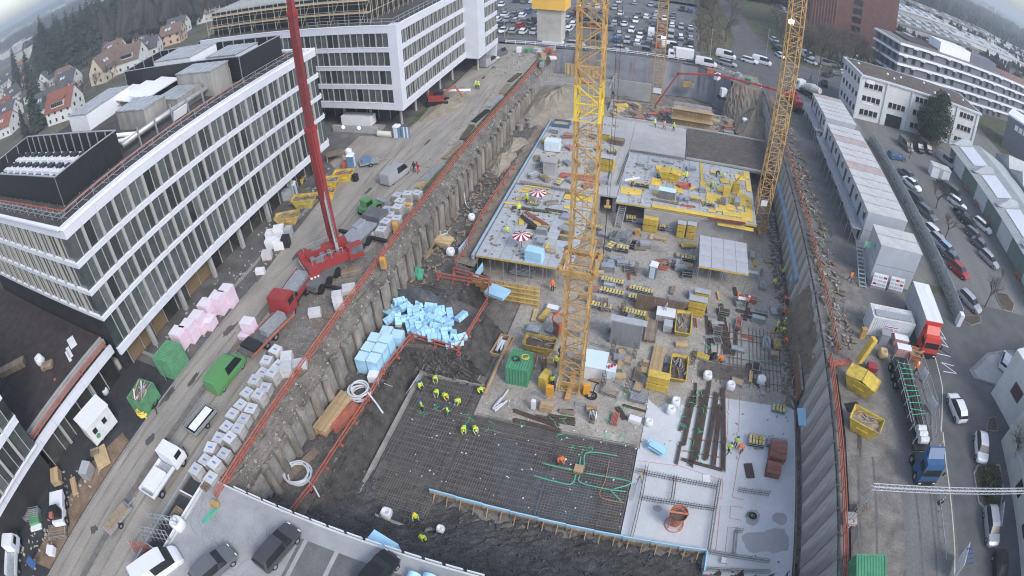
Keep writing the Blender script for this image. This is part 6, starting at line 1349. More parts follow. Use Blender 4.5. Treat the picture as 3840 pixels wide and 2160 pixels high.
bag('white sheet bundle on the working strip by the shaft ring',(-25.48,65.81,-5),.9);bag('white packaging heap below the second guardrail',(-25.37,57.25,-5),1.0)
MB().cyl((0,0,0),(0,0,.6),.55,.55,16,caps=False).cyl((0,0,0),(0,0,.6),.45,.45,16,caps=False).o('pipe_ring',CONC,loc=(-14.18,20.71,-7.8),label='concrete manhole ring at the front corner of the rebar pit',cat='pipe ring')
foam_block('single pale blue foam pack beside the manhole ring',Vector((-13.58,20.21,-7.5)),(1.4,.6,.35),(0,.05,.55),None)
k=0
for x in (-11.6,-10.5,-9.4,-8.3,-7.2,-6.1):
    o=MB().cyl((0,-.55,0),(0,.55,0),.5,.5,16).o('insulation_roll',BLUEF,loc=(x,13.0+.25*(k%2),.82),rz=.05*k,label='pale blue insulation roll on the deck edge, %s from the left' % ORD[k],cat='roll',group='insulation rolls at the deck edge');k += 1
pack('foam_stack','pale blue foam pack pile on the front slope by the deck',(-15.6,15.9,-2.6),(2.4,1.3,1.4),BLUEF,-.25,'foam stack',layers=3)
# yard wall side: tarps, blue pipe, ledge things
MB().tube([(20.05,62.4,-4.0),(19.95,70,-3.9),(20.0,80,-3.9),(19.95,88.6,-3.8)],.55,10).o('insulation_tube',mat('dusty_blue',(0.24,0.35,0.46),.7,.2,.6),label='long dusty blue foam-lined edge along the yard wall',cat='insulation')
b=MB();b.sub=8;b.patch([[(20.52,57.4,-1.5),(21.69,56.01,-0.6)],[(19.8,57.56,-4),(22.44,56.81,-2.5)],[(19.7,58.73,-6.5),(21.16,58.12,-5)]],14,.15,5);smooth(b.o('tarpaulin',mat('blue_grey_tarp',(0.2,0.215,0.24),.5,.25,1),label='grey tarpaulin draped over the yard-side bank',cat='tarpaulin'))
b=MB();b.sub=8;b.patch([[(21,53.46,-2),(19.78,53.96,-3)],[(20.46,53.8,-3.5),(19.22,55.56,-5)],[(19.94,54.45,-5),(19.51,56.38,-7)]],12,.12,6);smooth(b.o('tarpaulin',MATS['blue_grey_tarp'],label='second grey tarpaulin below the first on the yard-side bank',cat='tarpaulin'))
b=MB();b.sub=6;b.patch([[(20.3,46,-.4),(20.3,58,-.4)],[(19.9,46,-4),(18.6,58,-4)],[(19.75,46,-8.1),(18.2,58,-8.1)]],20,.2,7);struct('yard_bank',b,SOIL)
MB().cbox((0,0,.5),(1.5,1.0,1.2)).o('blue_box',mat('pale_blue_box',(0.35,0.48,0.6),.6,.1,1),loc=(20.4,65.2,-6.2),label='pale blue box at the end of the blue edge by the yard wall',cat='box')
MB().cbox((0,0,.5),(1.0,2.4,.2)).o('insulation_board',BLUEF,loc=(19.35,41.1,-6.5),rz=.05,label='pale blue panel standing beside the timber shutter',cat='panel')
# far end of the pit
fb=thing('concrete_basement_box','open concrete basement box at the far end of the pit','concrete structure',loc=(-22,129,-8))
MB().box(-8,-4.4,0,8,-4.1,3.4).o('front_wall',CONC,fb);MB().box(7.7,-4.1,0,8,6,3.4).o('side_wall',CONC,fb);MB().box(-8,-4.1,2.8,7.7,3,3.1).o('floor',CONC_D,fb)
for i in range(9):MB().cbox((-3.2+i*1.0,3.2,4.4),(.95,.15,3.0)).o('shutter_panel',PLY,fb);MB().cbox((-3.2+i*1.0,3.05,4.4),(.12,.12,3.0)).o('soldier',WOOD,fb)
for k in range(4):MB().cbox((-2+k*1.1,-4.43,1.6),(.12,.05,3.2)).o('joint',BLACKM,fb)
rt=rack('rack of timber and rails inside the far basement box',(-20,126.5,-4.9),.1,3,1.2,.8,ORANGE,'material_stack','bars')
cf=thing('core_formwork','tall timber-clad core formwork in the far part of the pit','wall formwork',loc=(4.4,111.8,-6))
for i in range(8):MB().cbox((-3.5+i*1.0,-1.2,2.2),(.96,.14,4.2)).o('panel',PLY,cf);MB().cbox((-3.5+i*1.0,-1.33,2.2),(.14,.12,4.2)).o('soldier',WOOD,cf)
for z in (.6,1.8,3.0,3.9):MB().cbox((0,-1.45,z),(8,.1,.14)).o('waling',mat('olive_beam',(0.3,0.27,0.14),.8,.2,2),cf)
for z in (2.3,4.4):MB().cbox((0,-1.9,z),(8.4,1.0,.08)).o('platform',WOOD,cf);MB().bar((-4.2,-2.4,z+1),(4.2,-2.4,z+1),.08).o('guard_rail',ORANGE,cf)
MB().box(-3.9,-1.0,.1,3.9,3,4.1).o('core',CONC_D,cf)
for k in range(7):
    x=-2+k*3.0;bars('pile of red props and timber on the far slab, %s from the crane' % ORD[k],(x,109+.8*(k%2),-5.7),(x+2.4,109.6+.8*((k+1)%2),-5.6),5,.06,(ORANGE,WOOD,GALV)[k%3],'prop_pile',.8,'props')
for k,(p,s,m_,l) in enumerate((((2.66,133.38,-4.6),(.9,.8,1.2),CRY,'orange cabinet at the foot of the geotextile wall, left'),((3.61,133.86,-4.6),(.9,.8,1.2),CRY,'orange cabinet at the foot of the geotextile wall, right'),((4.56,133.6,-4.6),(.8,.8,.9),GALV,'grey cabinet beside the orange cabinets'))):MB().cbox((0,0,s[2]/2),s).o('site_cabinet',m_,loc=p,label=l,cat='cabinet')
wl=thing('concrete_wall_stub','grey concrete wall stub in front of the geotextile','concrete wall',loc=(-9.4,128,-8))
MB().box(-3.6,0,0,4.4,.35,4.5).o('wall',CONC,wl);MB().box(-4.0,-.2,0,-3.6,.5,6).o('pier',CONC,wl)
slab('far_slab',[(-13,108),(19.3,108),(19.3,112),(14,121),(-13,121)],-6.1,-5.75,CONC_D)
for k in range(9):struct('geotextile_batten',MB().bar((-24+k*3.6,136.4-.2*(k%3),.2),(-24.3+k*3.6,134.6,-6),.14),ORANGE)
exc=thing('mini_excavator','small white excavator on the bank at the far right of the pit','excavator',loc=(11.46,128.18,-4.2),rz=.3)
MB().cbox((0,0,1.5),(1.3,1.3,1.9)).o('cab',WHITE,exc);MB().cbox((.2,.66,1.7),(.9,.04,1.0)).o('window',CARG,exc)
for s in (-.6,.6):MB().cbox((0,s,.25),(2.2,.4,.5)).o('track',RUBBER,exc)
MB().bar((.6,0,1.2),(2.0,0,2.6),.25).bar((2.0,0,2.6),(3.0,0,1.2),.2).o('arm',GALV,exc)
# dense small stock over the slab, deck rims and yard-side ledge
rg=random.Random(91);pts=[]
for _ in range(2500):
    x,y=rg.uniform(-13.5,17.5),rg.uniform(38,73)
    if any(abs(x-a) < 1.35 and abs(y-c) < 1.35 for a,c in pts) or (5.5 < x < 13.8 and y > 62.5) or (abs(x+6.2) < 2 and abs(y-41.7) < 2) or (x > 2 and y < 45) or (x < -9 and y > 55) or len(pts) > 97:continue
    pts.append((x,y))
for k,(x,y) in enumerate(sorted(pts)):
    q=rg.random();m_=rg.choice((GALV,GALV,WOODD,YEL,RUST,WOOD,FILM,ORANGE));rz=rg.choice((0,PI/2))+rg.uniform(-.25,.25)
    l='on the middle slab, %s counted from the pile wall side' % ordw(k)
    if q < .3:bars('loose bars '+l,(x,y,-8),(x+1.8*math.cos(rz),y+1.8*math.sin(rz),-8),rg.randint(2,5),.04,m_,'loose_bars',.5,'bars')
    elif q < .5:planks('small timber pile '+l,(x,y,-8),rg.uniform(1,2.2),rg.uniform(.4,.9),rg.uniform(.12,.4),rg.choice((WOOD,WOODD,PLY)),rz=rz)
    else:rack('small steel crate '+l,(x,y,-8),rz,rg.choice((1.0,1.4,1.8)),rg.choice((.7,.9)),rg.choice((.4,.6,.8)),m_,'steel_crate',rg.choice(('bars','panel')),'crate')
def scatter(name,label,m,n,x0,y0,x1,y1,z,w,h,seed):
    rnd=random.Random(seed);b=MB()
    for _ in range(n):
        x,y,a=rnd.uniform(x0,x1),rnd.uniform(y0,y1),rnd.uniform(0,3.1);b.cbox((x,y,z+rnd.uniform(0,h)),(rnd.uniform(.15,w),rnd.uniform(.06,.3),rnd.uniform(.04,.2)),rz=a,ry=rnd.uniform(-.3,.3))
    b.o(name,m,label=label,cat='debris',kind='stuff')
scatter('ledge_debris','broken timber and boards along the yard-side ledge of the pit',WOODD,420,20.9,46,24.2,118,.05,1.4,.3,1);scatter('ledge_debris','pale packaging scraps along the yard-side ledge',mat('pale_scrap',(0.38,0.36,0.33),.8,.3,2),220,20.9,46,24.0,118,.05,.7,.3,2);scatter('far_debris','mixed scrap over the far slab beyond the decks',mat('mixed_scrap',(0.3,0.2,0.14),.8,.6,.7),800,-12,108.5,19,120,-5.75,1.4,.25,3);scatter('far_debris','grey site scrap over the far slab',GALV,460,-12,108.5,19,120,-5.75,1.2,.4,4);scatter('deck_debris','small offcuts over the yellow deck',mat('deck_scrap',(0.35,0.27,0.14),.8,.6,.8),200,-6,76,14.5,92.5,-4.58,.55,.06,5);scatter('deck_debris','small offcuts over the grey parasol deck',WOODD,130,-21.5,58,-10,76,-4.58,.5,.06,6);scatter('upper_slab_debris','site scrap over the left upper slab',MATS['mixed_scrap'],160,-21,78,-9,104,-4.58,.7,.1,7);scatter('entrance_debris','scrap and packaging at the far site entrance',MATS['pale_scrap'],160,-38,112,-31,136,.02,.6,.2,8);scatter('column_debris','building scrap along the office forecourt',MATS['pale_scrap'],130,-49.5,26,-44,70,.02,.4,.1,9);scatter('column_debris','dark scrap along the near canopy',MATS['pale_scrap'],90,-49.5,-8,-44.5,10,.02,.45,.1,10)
scatter('pit_foot_debris','timber and pipe scrap at the foot of the yard wall',WOODD,260,17.9,44,19.4,106,-8,1.6,.4,11);scatter('pit_foot_debris','grey scrap at the foot of the yard wall',GALV,160,17.9,44,19.4,106,-8,1.2,.4,12);scatter('berm_debris','timber scraps on the berm below the piles',WOODD,220,-28.2,42,-24.5,82,-5,1.0,.15,13)
rg=random.Random(55)
for k in range(26):
    x,y=-10+(k%9)*3.2+rg.uniform(-.8,.8),110.4+(k//9)*3.0+rg.uniform(-.7,.7)
    if 0 < x < 9 and y < 116:continue
    m_=(WOOD,ORANGE,GALV,YEL,PLY)[k%5];l='on the far slab before the geotextile wall, %s one' % ordw(k)
    if k%3:rack('stock crate '+l,(x,y,-5.75),rg.uniform(0,3),2.0,1.1,rg.uniform(.6,1.4),m_,'steel_crate',rg.choice(('bars','panel')),'crate')
    else:planks('timber stock '+l,(x,y,-5.75),2.8,1.2,rg.uniform(.3,.9),m_,rz=rg.uniform(0,3))
for k in range(22):
    x,y=-20.4+(k%6)*2.2+rg.uniform(-.5,.5),79.5+(k//6)*5.6+rg.uniform(-1.2,1.2);m_=(GALV,WOOD,YEL,FILM,ORANGE)[k%5]
    rack('stock crate on the left upper slab, %s counted from the parasol deck' % ordw(k),(x,y,-4.6),rg.uniform(0,3),1.6,1.0,rg.uniform(.4,1.0),m_,'steel_crate',rg.choice(('bars','panel')),'crate')
# ================================================================ haul road side
for k,(p,h,l) in enumerate((((-45.76,27.91,0),2.3,'nearest the green container'),((-45.2,29.25,0),2.3,'second from the green container'),((-45,30.82,0),2.3,'third from the green container'),((-44.27,31.65,0),1.2,'low one among the tall stacks'),((-45.39,32.94,0),2.2,'behind the low one'),((-44.47,34.27,0),2.4,'with dark corner marks near the far end'),((-44.07,35.64,0),2.4,'last of the row along the kerb'))):
    pack('insulation_stack','pink wrapped insulation stack, %s' % l,p,(1.5,1.5,h),PINK,.12,'insulation stack','pink insulation stacks by the kerb',5,(1,1),mat('pale_pink_wrap',(0.72,0.66,0.72),.5,.05,1),seed=k)
pack('insulation_stack','small pink insulation stack on the flatbed end',(-38.31,32.18,0.8),(1.5,1.2,1.3),PINK,.1,'insulation stack',None,3,(1,1),MATS['pale_pink_wrap'],False)
pack('insulation_stack','low pink pack on the ground before the flatbed',(-38.72,31.51,0),(1.4,1.0,.6),PINK,.1,'insulation stack',None,2)
c=(-44.6,24.82,2.6)
ribbed('steel_container','green storage container beside the pink insulation stacks',(c[0],c[1],0),(2.9,2.45,2.6),GRC2,rz=PI/2+.02)
c=(-44.69,19.45,2)
t=thing('open_container','open-topped green waste container full of timber scrap','waste container',loc=(c[0],c[1],0),rz=PI/2+.1)
for s in (-1,1):MB().box(-1.4,s*1.1-.05,0,1.4,s*1.1+.05,2.0).o('side',GRC2,t);MB().box(s*1.4-.05,-1.05,0,s*1.4+.05,1.05,2.0).o('end',GRC2,t)
for i in range(9):
    for s in (-1,1):MB().cbox((-1.3+i*.325,s*1.16,1.0),(.1,.07,1.9)).o('rib',GRC2,t)
MB().box(-1.35,-1.05,.1,1.35,1.05,1.55).o('fill',mat('brown_waste',(0.2,0.13,0.085),.9,.45,2,fine=.4),t)
rg=random.Random(4)
for i in range(14):MB().bar((rg.uniform(-1.2,.4),rg.uniform(-.9,.9),1.6),(rg.uniform(-.2,1.4),rg.uniform(-1,1),1.7+rg.uniform(0,.6)),.12,.05).o('scrap_board',rg.choice((WOOD,WOODD,GALV,WHITE)),t)
coil('yellow ribbed drain coil at the kerb by the green waste container',(-44.15,18.04,0),.5,.09,5,mat('drain_yellow',(0.7,0.55,0.1),.5,.1,2),.12,tail=.3)
coil('black hose coil behind the green waste container',(-44.06,19.6,0),.7,.06,4,RUBBER,.06,tail=1)
# site cabin (white) with junk
t=thing('site_caravan','white mobile site cabin with small windows beside the waste container','site cabin',loc=(-47.88,13.96,0),rz=PI/2-.12)
MB().box(-1.9,-1.3,.4,1.9,1.3,2.9).o('body',mat('dirty_white',(0.6,0.62,0.63),.6,.12,1),t);MB().box(-2,-1.4,2.9,2,1.4,3.05).o('roof',WHITE,t)
for x in (-1,.6):MB().cbox((x,-1.31,1.9),(.6,.06,.6)).o('window',CARG,t)
MB().cbox((1.0,1.31,1.5),(.8,.06,1.9)).o('door',FILM,t);MB().cyl((-1.0,-1.33,1.2),(-1.0,-1.36,1.2),.3,.3,12).o('emblem',MATS['container_green'],t)
truck_wheels(t,(-.8,.8),2.4,.35)
pack('block_pack','grey ventilation unit on the brown soil by the kerb',(-45.69,8.77,0),(1.2,1.6,1.1),GALV,.35,'machine',layers=2,top=FILM)
planks('plywood boards on the brown soil beside the kerb',(-45.53,11.23,0),2.8,1.8,.2,PLY,rz=-.5,nw=2)
planks('small pallet of bearers behind the plywood boards',(-46.67,11.23,0),1.1,.8,.4,WOODD,rz=.8)
planks('cardboard-brown box stack under the canopy edge',(-49.55,5.95,0),1.8,1.2,.9,WOOD,rz=-.7,nw=2,nh=3)
pack('block_pack','brown cartons and white tiles under the canopy',(-52.84,7.6,0),(1.6,1.2,.9),WOOD,.5,'pack',layers=2,cols=(2,1))
bag('white bulk bag under the canopy of the low wing',(-52.17,19.03,0),1.2);bag('small white plastic bundle by the canopy kerb',(-51.44,18.21,0),.8);bag('white sack pile between the columns',(-51.98,3.2,0),1.1)
for k,(p,l) in enumerate((((-52.34,20.76,0),'left pallet of sacks behind the canopy column'),((-52.7,21.95,0),'right pallet of sacks behind the canopy column'))):pack('sack_pallet',l,p,(1.3,1.0,1.3),mat('cement_sacks',(0.48,0.46,0.43),.8,.2,2),.2,'sacks',layers=7,cols=(2,1))
planks('reddish scrap timber at the white machine by the road',(-46.49,6.51,0),2.2,.8,.3,WOOD,rz=-.6)
t=thing('dumper','white compact dumper beside the near office columns','dumper',loc=(-45.71,2.92,0),rz=2.3)
MB().box(-1.5,-.8,.5,.3,.8,1.2).o('body',WHITE,t);MB().prism(rect(.2,-.8,1.8,.8),.7,1.5,top=rect(0,-1,2.1,1)).o('hopper',WHITE,t);MB().box(-1.2,-.7,1.2,-.2,.7,2.3).o('cab',CARG,t);MB().cbox((-1.4,0,2.3),(.6,.5,.3)).o('beacon_bar',ORANGE,t)
truck_wheels(t,(-1.0,1.1),1.8,.45)
t=thing('pickup','white pickup with open bed at the lower left corner','pickup',loc=(-48.75,-5.59,0),rz=2.2)
truck_cab(t,.6,WHITE,1.9,2.0,1.9,False);MB().box(-2.3,-.95,.7,.5,.95,.85).o('bed',GALV,t)
for s in (-.93,.93):MB().box(-2.3,s-.03,.85,.5,s+.03,1.25).o('bed_side',WHITE,t)
truck_wheels(t,(-1.5,1.7),1.9,.38)
MB().cbox((0,0,.3),(.9,.9,.6)).o('toolbox',mat('box_blue',(0.05,0.12,0.3),.5,.1,1),loc=(-45.21,-4.12,0.9),label='blue crate in the bed of the white pickup',cat='crate')
rack('scaffold parts scattered at the lower left forecourt',(-44.93,1.05,0),.7,2.4,1.4,.6,WOODD,'material_stack','bars','material stack');rack('steel frames under the near office columns',(-49.89,0.3,0),.7,2.4,1.2,.8,GALV,'material_stack','bars','material stack')
MB().cbox((0,0,.3),(1.0,1.0,.6)).o('styrofoam_box',WHITE,loc=(-44.44,-1.26,0),rz=.5,label='white foam box on the forecourt at the lower left',cat='box')
t=thing('green_dumpster','flattened white packaging with a green tray near the columns','tray',loc=(-49.03,0.12,0),rz=.8);MB().box(-.8,-.6,0,.8,.6,.6).o('tray',GRC2,t);MB().cbox((0,-.9,.15),(1.8,.6,.2)).o('packaging',WHITE,t)
# lane vehicles
car('van','green',(-37.37,26.07,0),PI/2-.05,'lime green van parked on the inner haul lane')
t=thing('flatbed_truck','white tipper lorry on the inner haul lane near the camera','lorry',loc=(-36.45,13.22,0),rz=PI/2-.02)
truck_cab(t,.9,WHITE,2.1,2.4,1.8,False);MB().box(-3.0,-1.0,.75,.8,1.0,.95).o('bed',GALV,t)
for s in (-1,1):MB().box(-3.0,s*1.0-.03,.95,.8,s*1.0+.03,1.35).o('bed_side',WHITE,t)
MB().box(-3.03,-1,.95,-2.97,1,1.35).o('tailboard',WHITE,t);MB().box(-2.6,-.8,.96,-.2,.8,1.5).o('load',WHITE,t);truck_wheels(t,(-2.0,1.9),2.1,.42)
t=thing('trailer','narrow timber-loaded trailer standing on the haul road','trailer',loc=(-38.54,6.51,0),rz=PI/2-.15)
MB().box(-1.9,-.7,.5,1.9,.7,.62).o('bed',GALV,t);MB().box(-1.7,-.5,.62,1.6,.5,1.0).o('load',WOODD,t);MB().bar((1.9,0,.5),(3.0,0,.45),.1).o('drawbar',GALV,t);truck_wheels(t,(-.3,),1.6,.32)
t=thing('trailer','small box trailer loaded with white tubes beside the block pallets','trailer',loc=(-36.51,19.94,0),rz=PI/2-.12)
MB().box(-1.7,-.9,.45,1.7,.9,.55).o('bed',BLACKM,t)
for s in (-.9,.9):MB().box(-1.7,s-.03,.55,1.7,s+.03,.95).o('side',GALV,t);MB().box(s*1.9-.03,-.87,.55,s*1.9+.03,.87,.95).o('end',GALV,t)
for i in range(7):MB().cyl((-1.4,-.45+i*.14,.75),(1.5,-.45+i*.14,.85),.06,.06,6).o('tube',WHITE,t)
truck_wheels(t,(0,),2.0,.3);MB().bar((1.7,0,.5),(2.8,0,.5),.08).o('drawbar',GALV,t)
t=thing('flatbed_trailer','red-edged low flatbed trailer carrying steel boxes','trailer',loc=(-36.3,32.4,0),rz=PI/2-.14)
MB().box(-3.6,-1.15,.8,3.6,1.15,.95).o('deck',mat('deck_steel',(0.1,0.1,0.1),.6,.4,1.5),t)
for s in (-1,1):MB().box(-3.6,s*1.2-.05,.75,3.6,s*1.2+.05,.98).o('side_rail',ORANGE,t)
MB().box(-.6,-.9,.96,2.6,.2,1.7).o('steel_box',GALV,t);MB().box(-3.0,-1.1,.96,-1.6,1.1,1.2).o('load_frame',BLACKM,t);MB().bar((-3.6,0,.7),(-5.6,0,.5),.16).o('drawbar',ORANGE,t);truck_wheels(t,(-1.2,.2),2.5,.42)
t=thing('lorry','red lorry with dark load bed pulling the flatbed trailer','lorry',loc=(-36.6,38.9,0),rz=PI/2+.08)
truck_cab(t,-3.6,RED,2.4,2.9,2.1,False);MB().box(-1.4,-1.2,.9,3.2,1.2,1.1).o('bed',BLACKM,t)
for s in (-1,1):MB().box(-1.4,s*1.17-.03,1.1,3.2,s*1.17+.03,1.7).o('bed_side',RED,t)
MB().box(-.9,-.9,1.1,2.6,.9,1.9).o('load',GALV,t);truck_wheels(t,(-2.6,.9,2.2),2.4,.48)
car('van','silver',(-36.93,66.37,0),PI/2-.2,'silver van on the haul road beside the orange guardrail')
t=thing('tractor','green compact loader on the haul road by the block pallets','loader',loc=(-36.3,57.02,0),rz=PI/2-.3)
MB().box(-1.4,-.7,.6,1.0,.7,1.3).o('body',PAINT['green'],t);MB().box(-1.0,-.6,1.3,.2,.6,2.3).o('cab',PAINT['green'],t);MB().cbox((-.4,0,1.8),(1.1,1.24,.6)).o('cab_window',CARG,t);MB().bar((.9,.4,1.0),(2.2,.4,.6),.16).bar((.9,-.4,1.0),(2.2,-.4,.6),.16).o('loader_arm',GRC2,t);MB().box(2.0,-.9,.1,2.6,.9,.8).o('bucket',GALV,t);truck_wheels(t,(-.9,.9),1.8,.5)
t=thing('trailer','grey-blue towed machine on the haul road near the silver van','trailer',loc=(-42.89,69.55,0),rz=.6)
MB().box(-1.6,-.8,.5,1.4,.8,.7).o('bed',GALV,t);MB().box(-1.2,-.7,.7,.2,.7,1.3).o('machine',mat('machine_blue',(0.12,0.2,0.34),.5,.15,1),t);MB().bar((1.4,0,.6),(3.0,0,.6),.1).o('drawbar',GALV,t);truck_wheels(t,(0,),1.8,.32)
skip('yellow skip full of insulation scraps beside the crane boom',(-46.64,56.75,0),.35,3.6,1.9,1.4,mat('skip_yellow_dirty',(0.5,0.37,0.1),.7,.3,1.5,fine=.15),WOODD,seed=7)
skip('tilted rusty yellow skip beside the white boxes',(-46.67,52.38,0),.5,3.4,1.9,1.2,mat('skip_yellow_rusty',(0.48,0.34,0.12),.7,.4,1.2,fine=.2),mat('skip_inside',(0.3,0.22,0.1),.8,.4,1.5),seed=8)
skip('yellow skip right behind the crane boom on the haul road',(-44.47,59.32,0),.4,2.6,1.6,1.2,None,DIRTF,seed=9)
skip('yellow skip with blue bags near the pallets of tools',(-45.87,62.19,0),.3,3.2,1.8,1.3,None,mat('blue_waste',(0.15,0.22,0.35),.7,.5,1),seed=10);skip('yellow skip beside the red crate at the site entrance',(-44.62,64.5,0),.3,3.0,1.8,1.3,None,mat('red_waste',(0.3,0.12,0.1),.7,.5,1),seed=11)
skip('small yellow skip standing at the building column',(-51.42,62.32,0),.4,1.8,1.2,.9,None,WOOD,seed=12)
for k,(p,s,m_,l) in enumerate((((-45.92,49.2,0),(1.4,1.3,1.4),WHITE,'tall white foam box behind the tilted skip'),((-46.96,48.74,0),(1.5,1.3,1.0),WHITE,'tilted white foam box beside the tall one'),((-45.5,46.8,0),(1.5,1.2,1.2),WHITE,'white cube box in the front row, left'),((-44.43,46.93,0),(1.4,1.2,1.2),WHITE,'white cube box in the front row, right'),((-43.57,47.46,0),(1.0,1.2,1.4),BLACKM,'black plastic-wrapped box beside the white cubes'),((-44.75,49.68,0),(.9,1.2,1.2),FILM,'grey bin next to the tall white box'),((-44.76,44.59,0),(1.3,1.2,.9),BRICKW,'grey wrapped pack inside the kerbed bed'),((-43.85,41.74,0),(1.2,.7,.7),WHITE,'small white crate at the forecourt edge'),((-50.82,57.63,0),(2.0,1.2,1.5),FILM,'stack of grey panels between the building columns'))):
    pack('box_pack',l,p,s,m_,.5-.1*(k%3),'box',layers=2 if s[2] > 1 else 1,pallet=k%2 == 0,seed=k)
toilet('blue portable toilet beside the office building column',(-50.19,58.86,0),1.9);toilet('white and blue portable toilet near the crane boom at the entrance',(-45.56,68.45,0),1.8);toilet('white portable toilet by the striped barrier at the road bend',(-43.06,79.63,0),0)
t=thing('barrier_board','blue and white striped barrier boards standing at the road bend','barrier',loc=(-41.41,79.5,0))
for i in range(5):MB().cbox((-.6+i*.3,0,1.0),(.24,.1,2.0)).o('board',WHITE if i%2 else mat('barrier_blue',(0.15,0.25,0.4),.5,.1,1),t)
t=thing('tank','white cylindrical tank lying beside the toilet at the road bend','tank',loc=(-45.32,79.48,0));MB().cyl((-1.3,0,.55),(1.3,0,.55),.5,.5,14).o('drum',mat('tank_cream',(0.65,0.63,0.55),.5,.1,1),t);MB().box(-1,-.4,0,1,.4,.15).o('skid',GALV,t)
t=thing('ramp_wall','low concrete ramp wall with two lit lamps between the office blocks','ramp wall',loc=(-51.7,80.47,0));MB().box(-4.5,-.2,0,4.5,.2,1.2).o('wall',CONC,t);MB().box(-4.5,.2,0,4.5,3.0,.35).o('ramp',CONC_D,t)
for x in (-2.2,1.0):MB().cyl((x,-.28,1.0),(x,-.22,1.0),.22,.22,12).o('lamp',FLOOD,t)
t=thing('white_trailer','long white trailer parked under the far office block','trailer',loc=(-52.4,83.16,0));MB().box(-3,-1,.5,3,1,2.2).o('body',WHITE,t);truck_wheels(t,(-.6,.6),2,.35)
t=thing('worktable','timber worktable with site radio beside the entrance toilet','worktable',loc=(-49.8,70.51,0),rz=.6);MB().box(-1.4,-1,1.0,1.4,1,1.1).o('top',WOODD,t)
for x in (-1.3,1.3):
    for y in (-.9,.9):MB().cbox((x,y,.5),(.1,.1,1)).o('leg',WOOD,t)
bag('white bulk bag beside the worktable at the entrance',(-48.4,72.47,0),1.0);MB().cbox((0,0,.5),(1.4,1.0,1.0)).o('tool_crate',ORANGE,loc=(-46.46,68.3,0),rz=.4,label='red tool crate in front of the entrance toilet',cat='crate');MB().cbox((0,0,.5),(1.0,.9,1.1)).o('tool_crate',MATS['machine_blue'],loc=(-45.47,68.13,0),rz=.4,label='blue tool crate beside the red crate',cat='crate');MB().cbox((0,0,.55),(.7,.7,1.1)).o('wheelie_bin',BLACKM,loc=(-42.67,64.54,0),label='dark wheelie bin next to the yellow skip at the entrance',cat='bin')
# excavator and red vehicle by the far block
t=thing('excavator','red and grey excavator working beside the white office block','excavator',loc=(-42.04,94.71,0),rz=.3);MB().box(-1.6,-1.2,1.0,1.2,1.2,2.2).o('body',RED,t);MB().box(-.4,-1.1,2.2,1.2,.1,3.0).o('cab',CARG,t)
for s in (-1,1):MB().box(-2,s*1.1-.3,0,2,s*1.1+.3,.9).o('track',RUBBER,t)
MB().bar((1,.3,2.0),(3.2,.3,3.6),.35).bar((3.2,.3,3.6),(4.6,.3,1.2),.3).o('arm',ORANGE,t)
pipe([(-43.39,101.07,0.3),(-38.36,102.51,0.3)],.3,WHITE,'pipe_section','white pipe section lying on the haul road by the office block')
for k,(kd,co,p,rz,l) in enumerate((('van','silver',(-40.46,120.06,0),1.4,'silver van at the end of the white office block'),('van','grey',(-40.2,127.39,0),1.3,'grey van with orange beacon behind the silver van'),('estate','white',(-40.52,122.39,0),1.3,'white estate car squeezed beside the silver van'))):car(kd,co,p,rz,l)
# block pallets along the rail
k=0
for j in range(12):
    for i in range(2):
        if j > 10 and i:continue
        y=14.8+j*1.38;x=-32.9+i*1.35-.05*j
        pack('block_pallet','white wrapped pallet of blocks by the orange rail, %s row from the camera, %s side' % (ORD[j],('road','rail')[i]),(x+rg.uniform(-.15,.15),y+rg.uniform(-.12,.12),0),(1.1,1.15,rg.choice((.8,1.0,1.3))),BRICKG,rg.uniform(-.2,.2),'block pallet','block pallets along the rail',2,(1,1),BRICKW,True,True);k += 1
k=0
for x,y,h in ((-33.2,51.6,1.0),(-31.9,51.9,1.3),(-33.3,53.2,1.2),(-32.0,53.4,1.5),(-31.2,54.8,1.2),(-32.4,55.2,1.3),(-33.5,56.8,1.0),(-32.1,57.0,1.4),(-31.3,58.2,1.0),(-32.6,58.8,1.2),(-33.7,60.4,1.0),(-32.3,60.6,1.3),(-31.4,61.6,.9)):
    pack('block_pallet','grey wrapped block pallet behind the mobile crane, %s from the crane' % ORD[k],(x,y,0),(1.2,1.2,h),BRICKG,rg.uniform(-.3,.3),'block pallet','block pallets behind the mobile crane',2,(1,1),BRICKW,True,True);k += 1
for k,(p,s,l) in enumerate((((-30.78,38.9,0),(1.1,1.1,1.9),'tall layered white stack at the rail below the crane'),((-31.97,29.93,0),(1.2,1.4,1.0),'steel mesh crate on the gravel by the rail'),((-30.48,29.99,0),(1.4,1.2,.5),'flat white pack beside the mesh crate'),((-31.18,28.64,0),(1.2,1.2,1.2),'white wrapped block pallet apart from the row'),((-32.82,37,0),(1.4,1.0,.7),'grey crate of tubes on the gravel by the flatbed'),((-31.02,41.57,0),(1.5,1.4,.6),'slab pack at the rail under the crane'))):
    pack('block_pallet',l,p,s,BRICKW,.5,'pack',layers=4 if k == 0 else 2)
def pallet(label,p,rz,n=1,m=None):
    t=thing('pallet',label,'pallet',loc=p,rz=rz)
    for i in range(n):ob('deck',pallet_mesh(),t,loc=(0,0,i*.145))
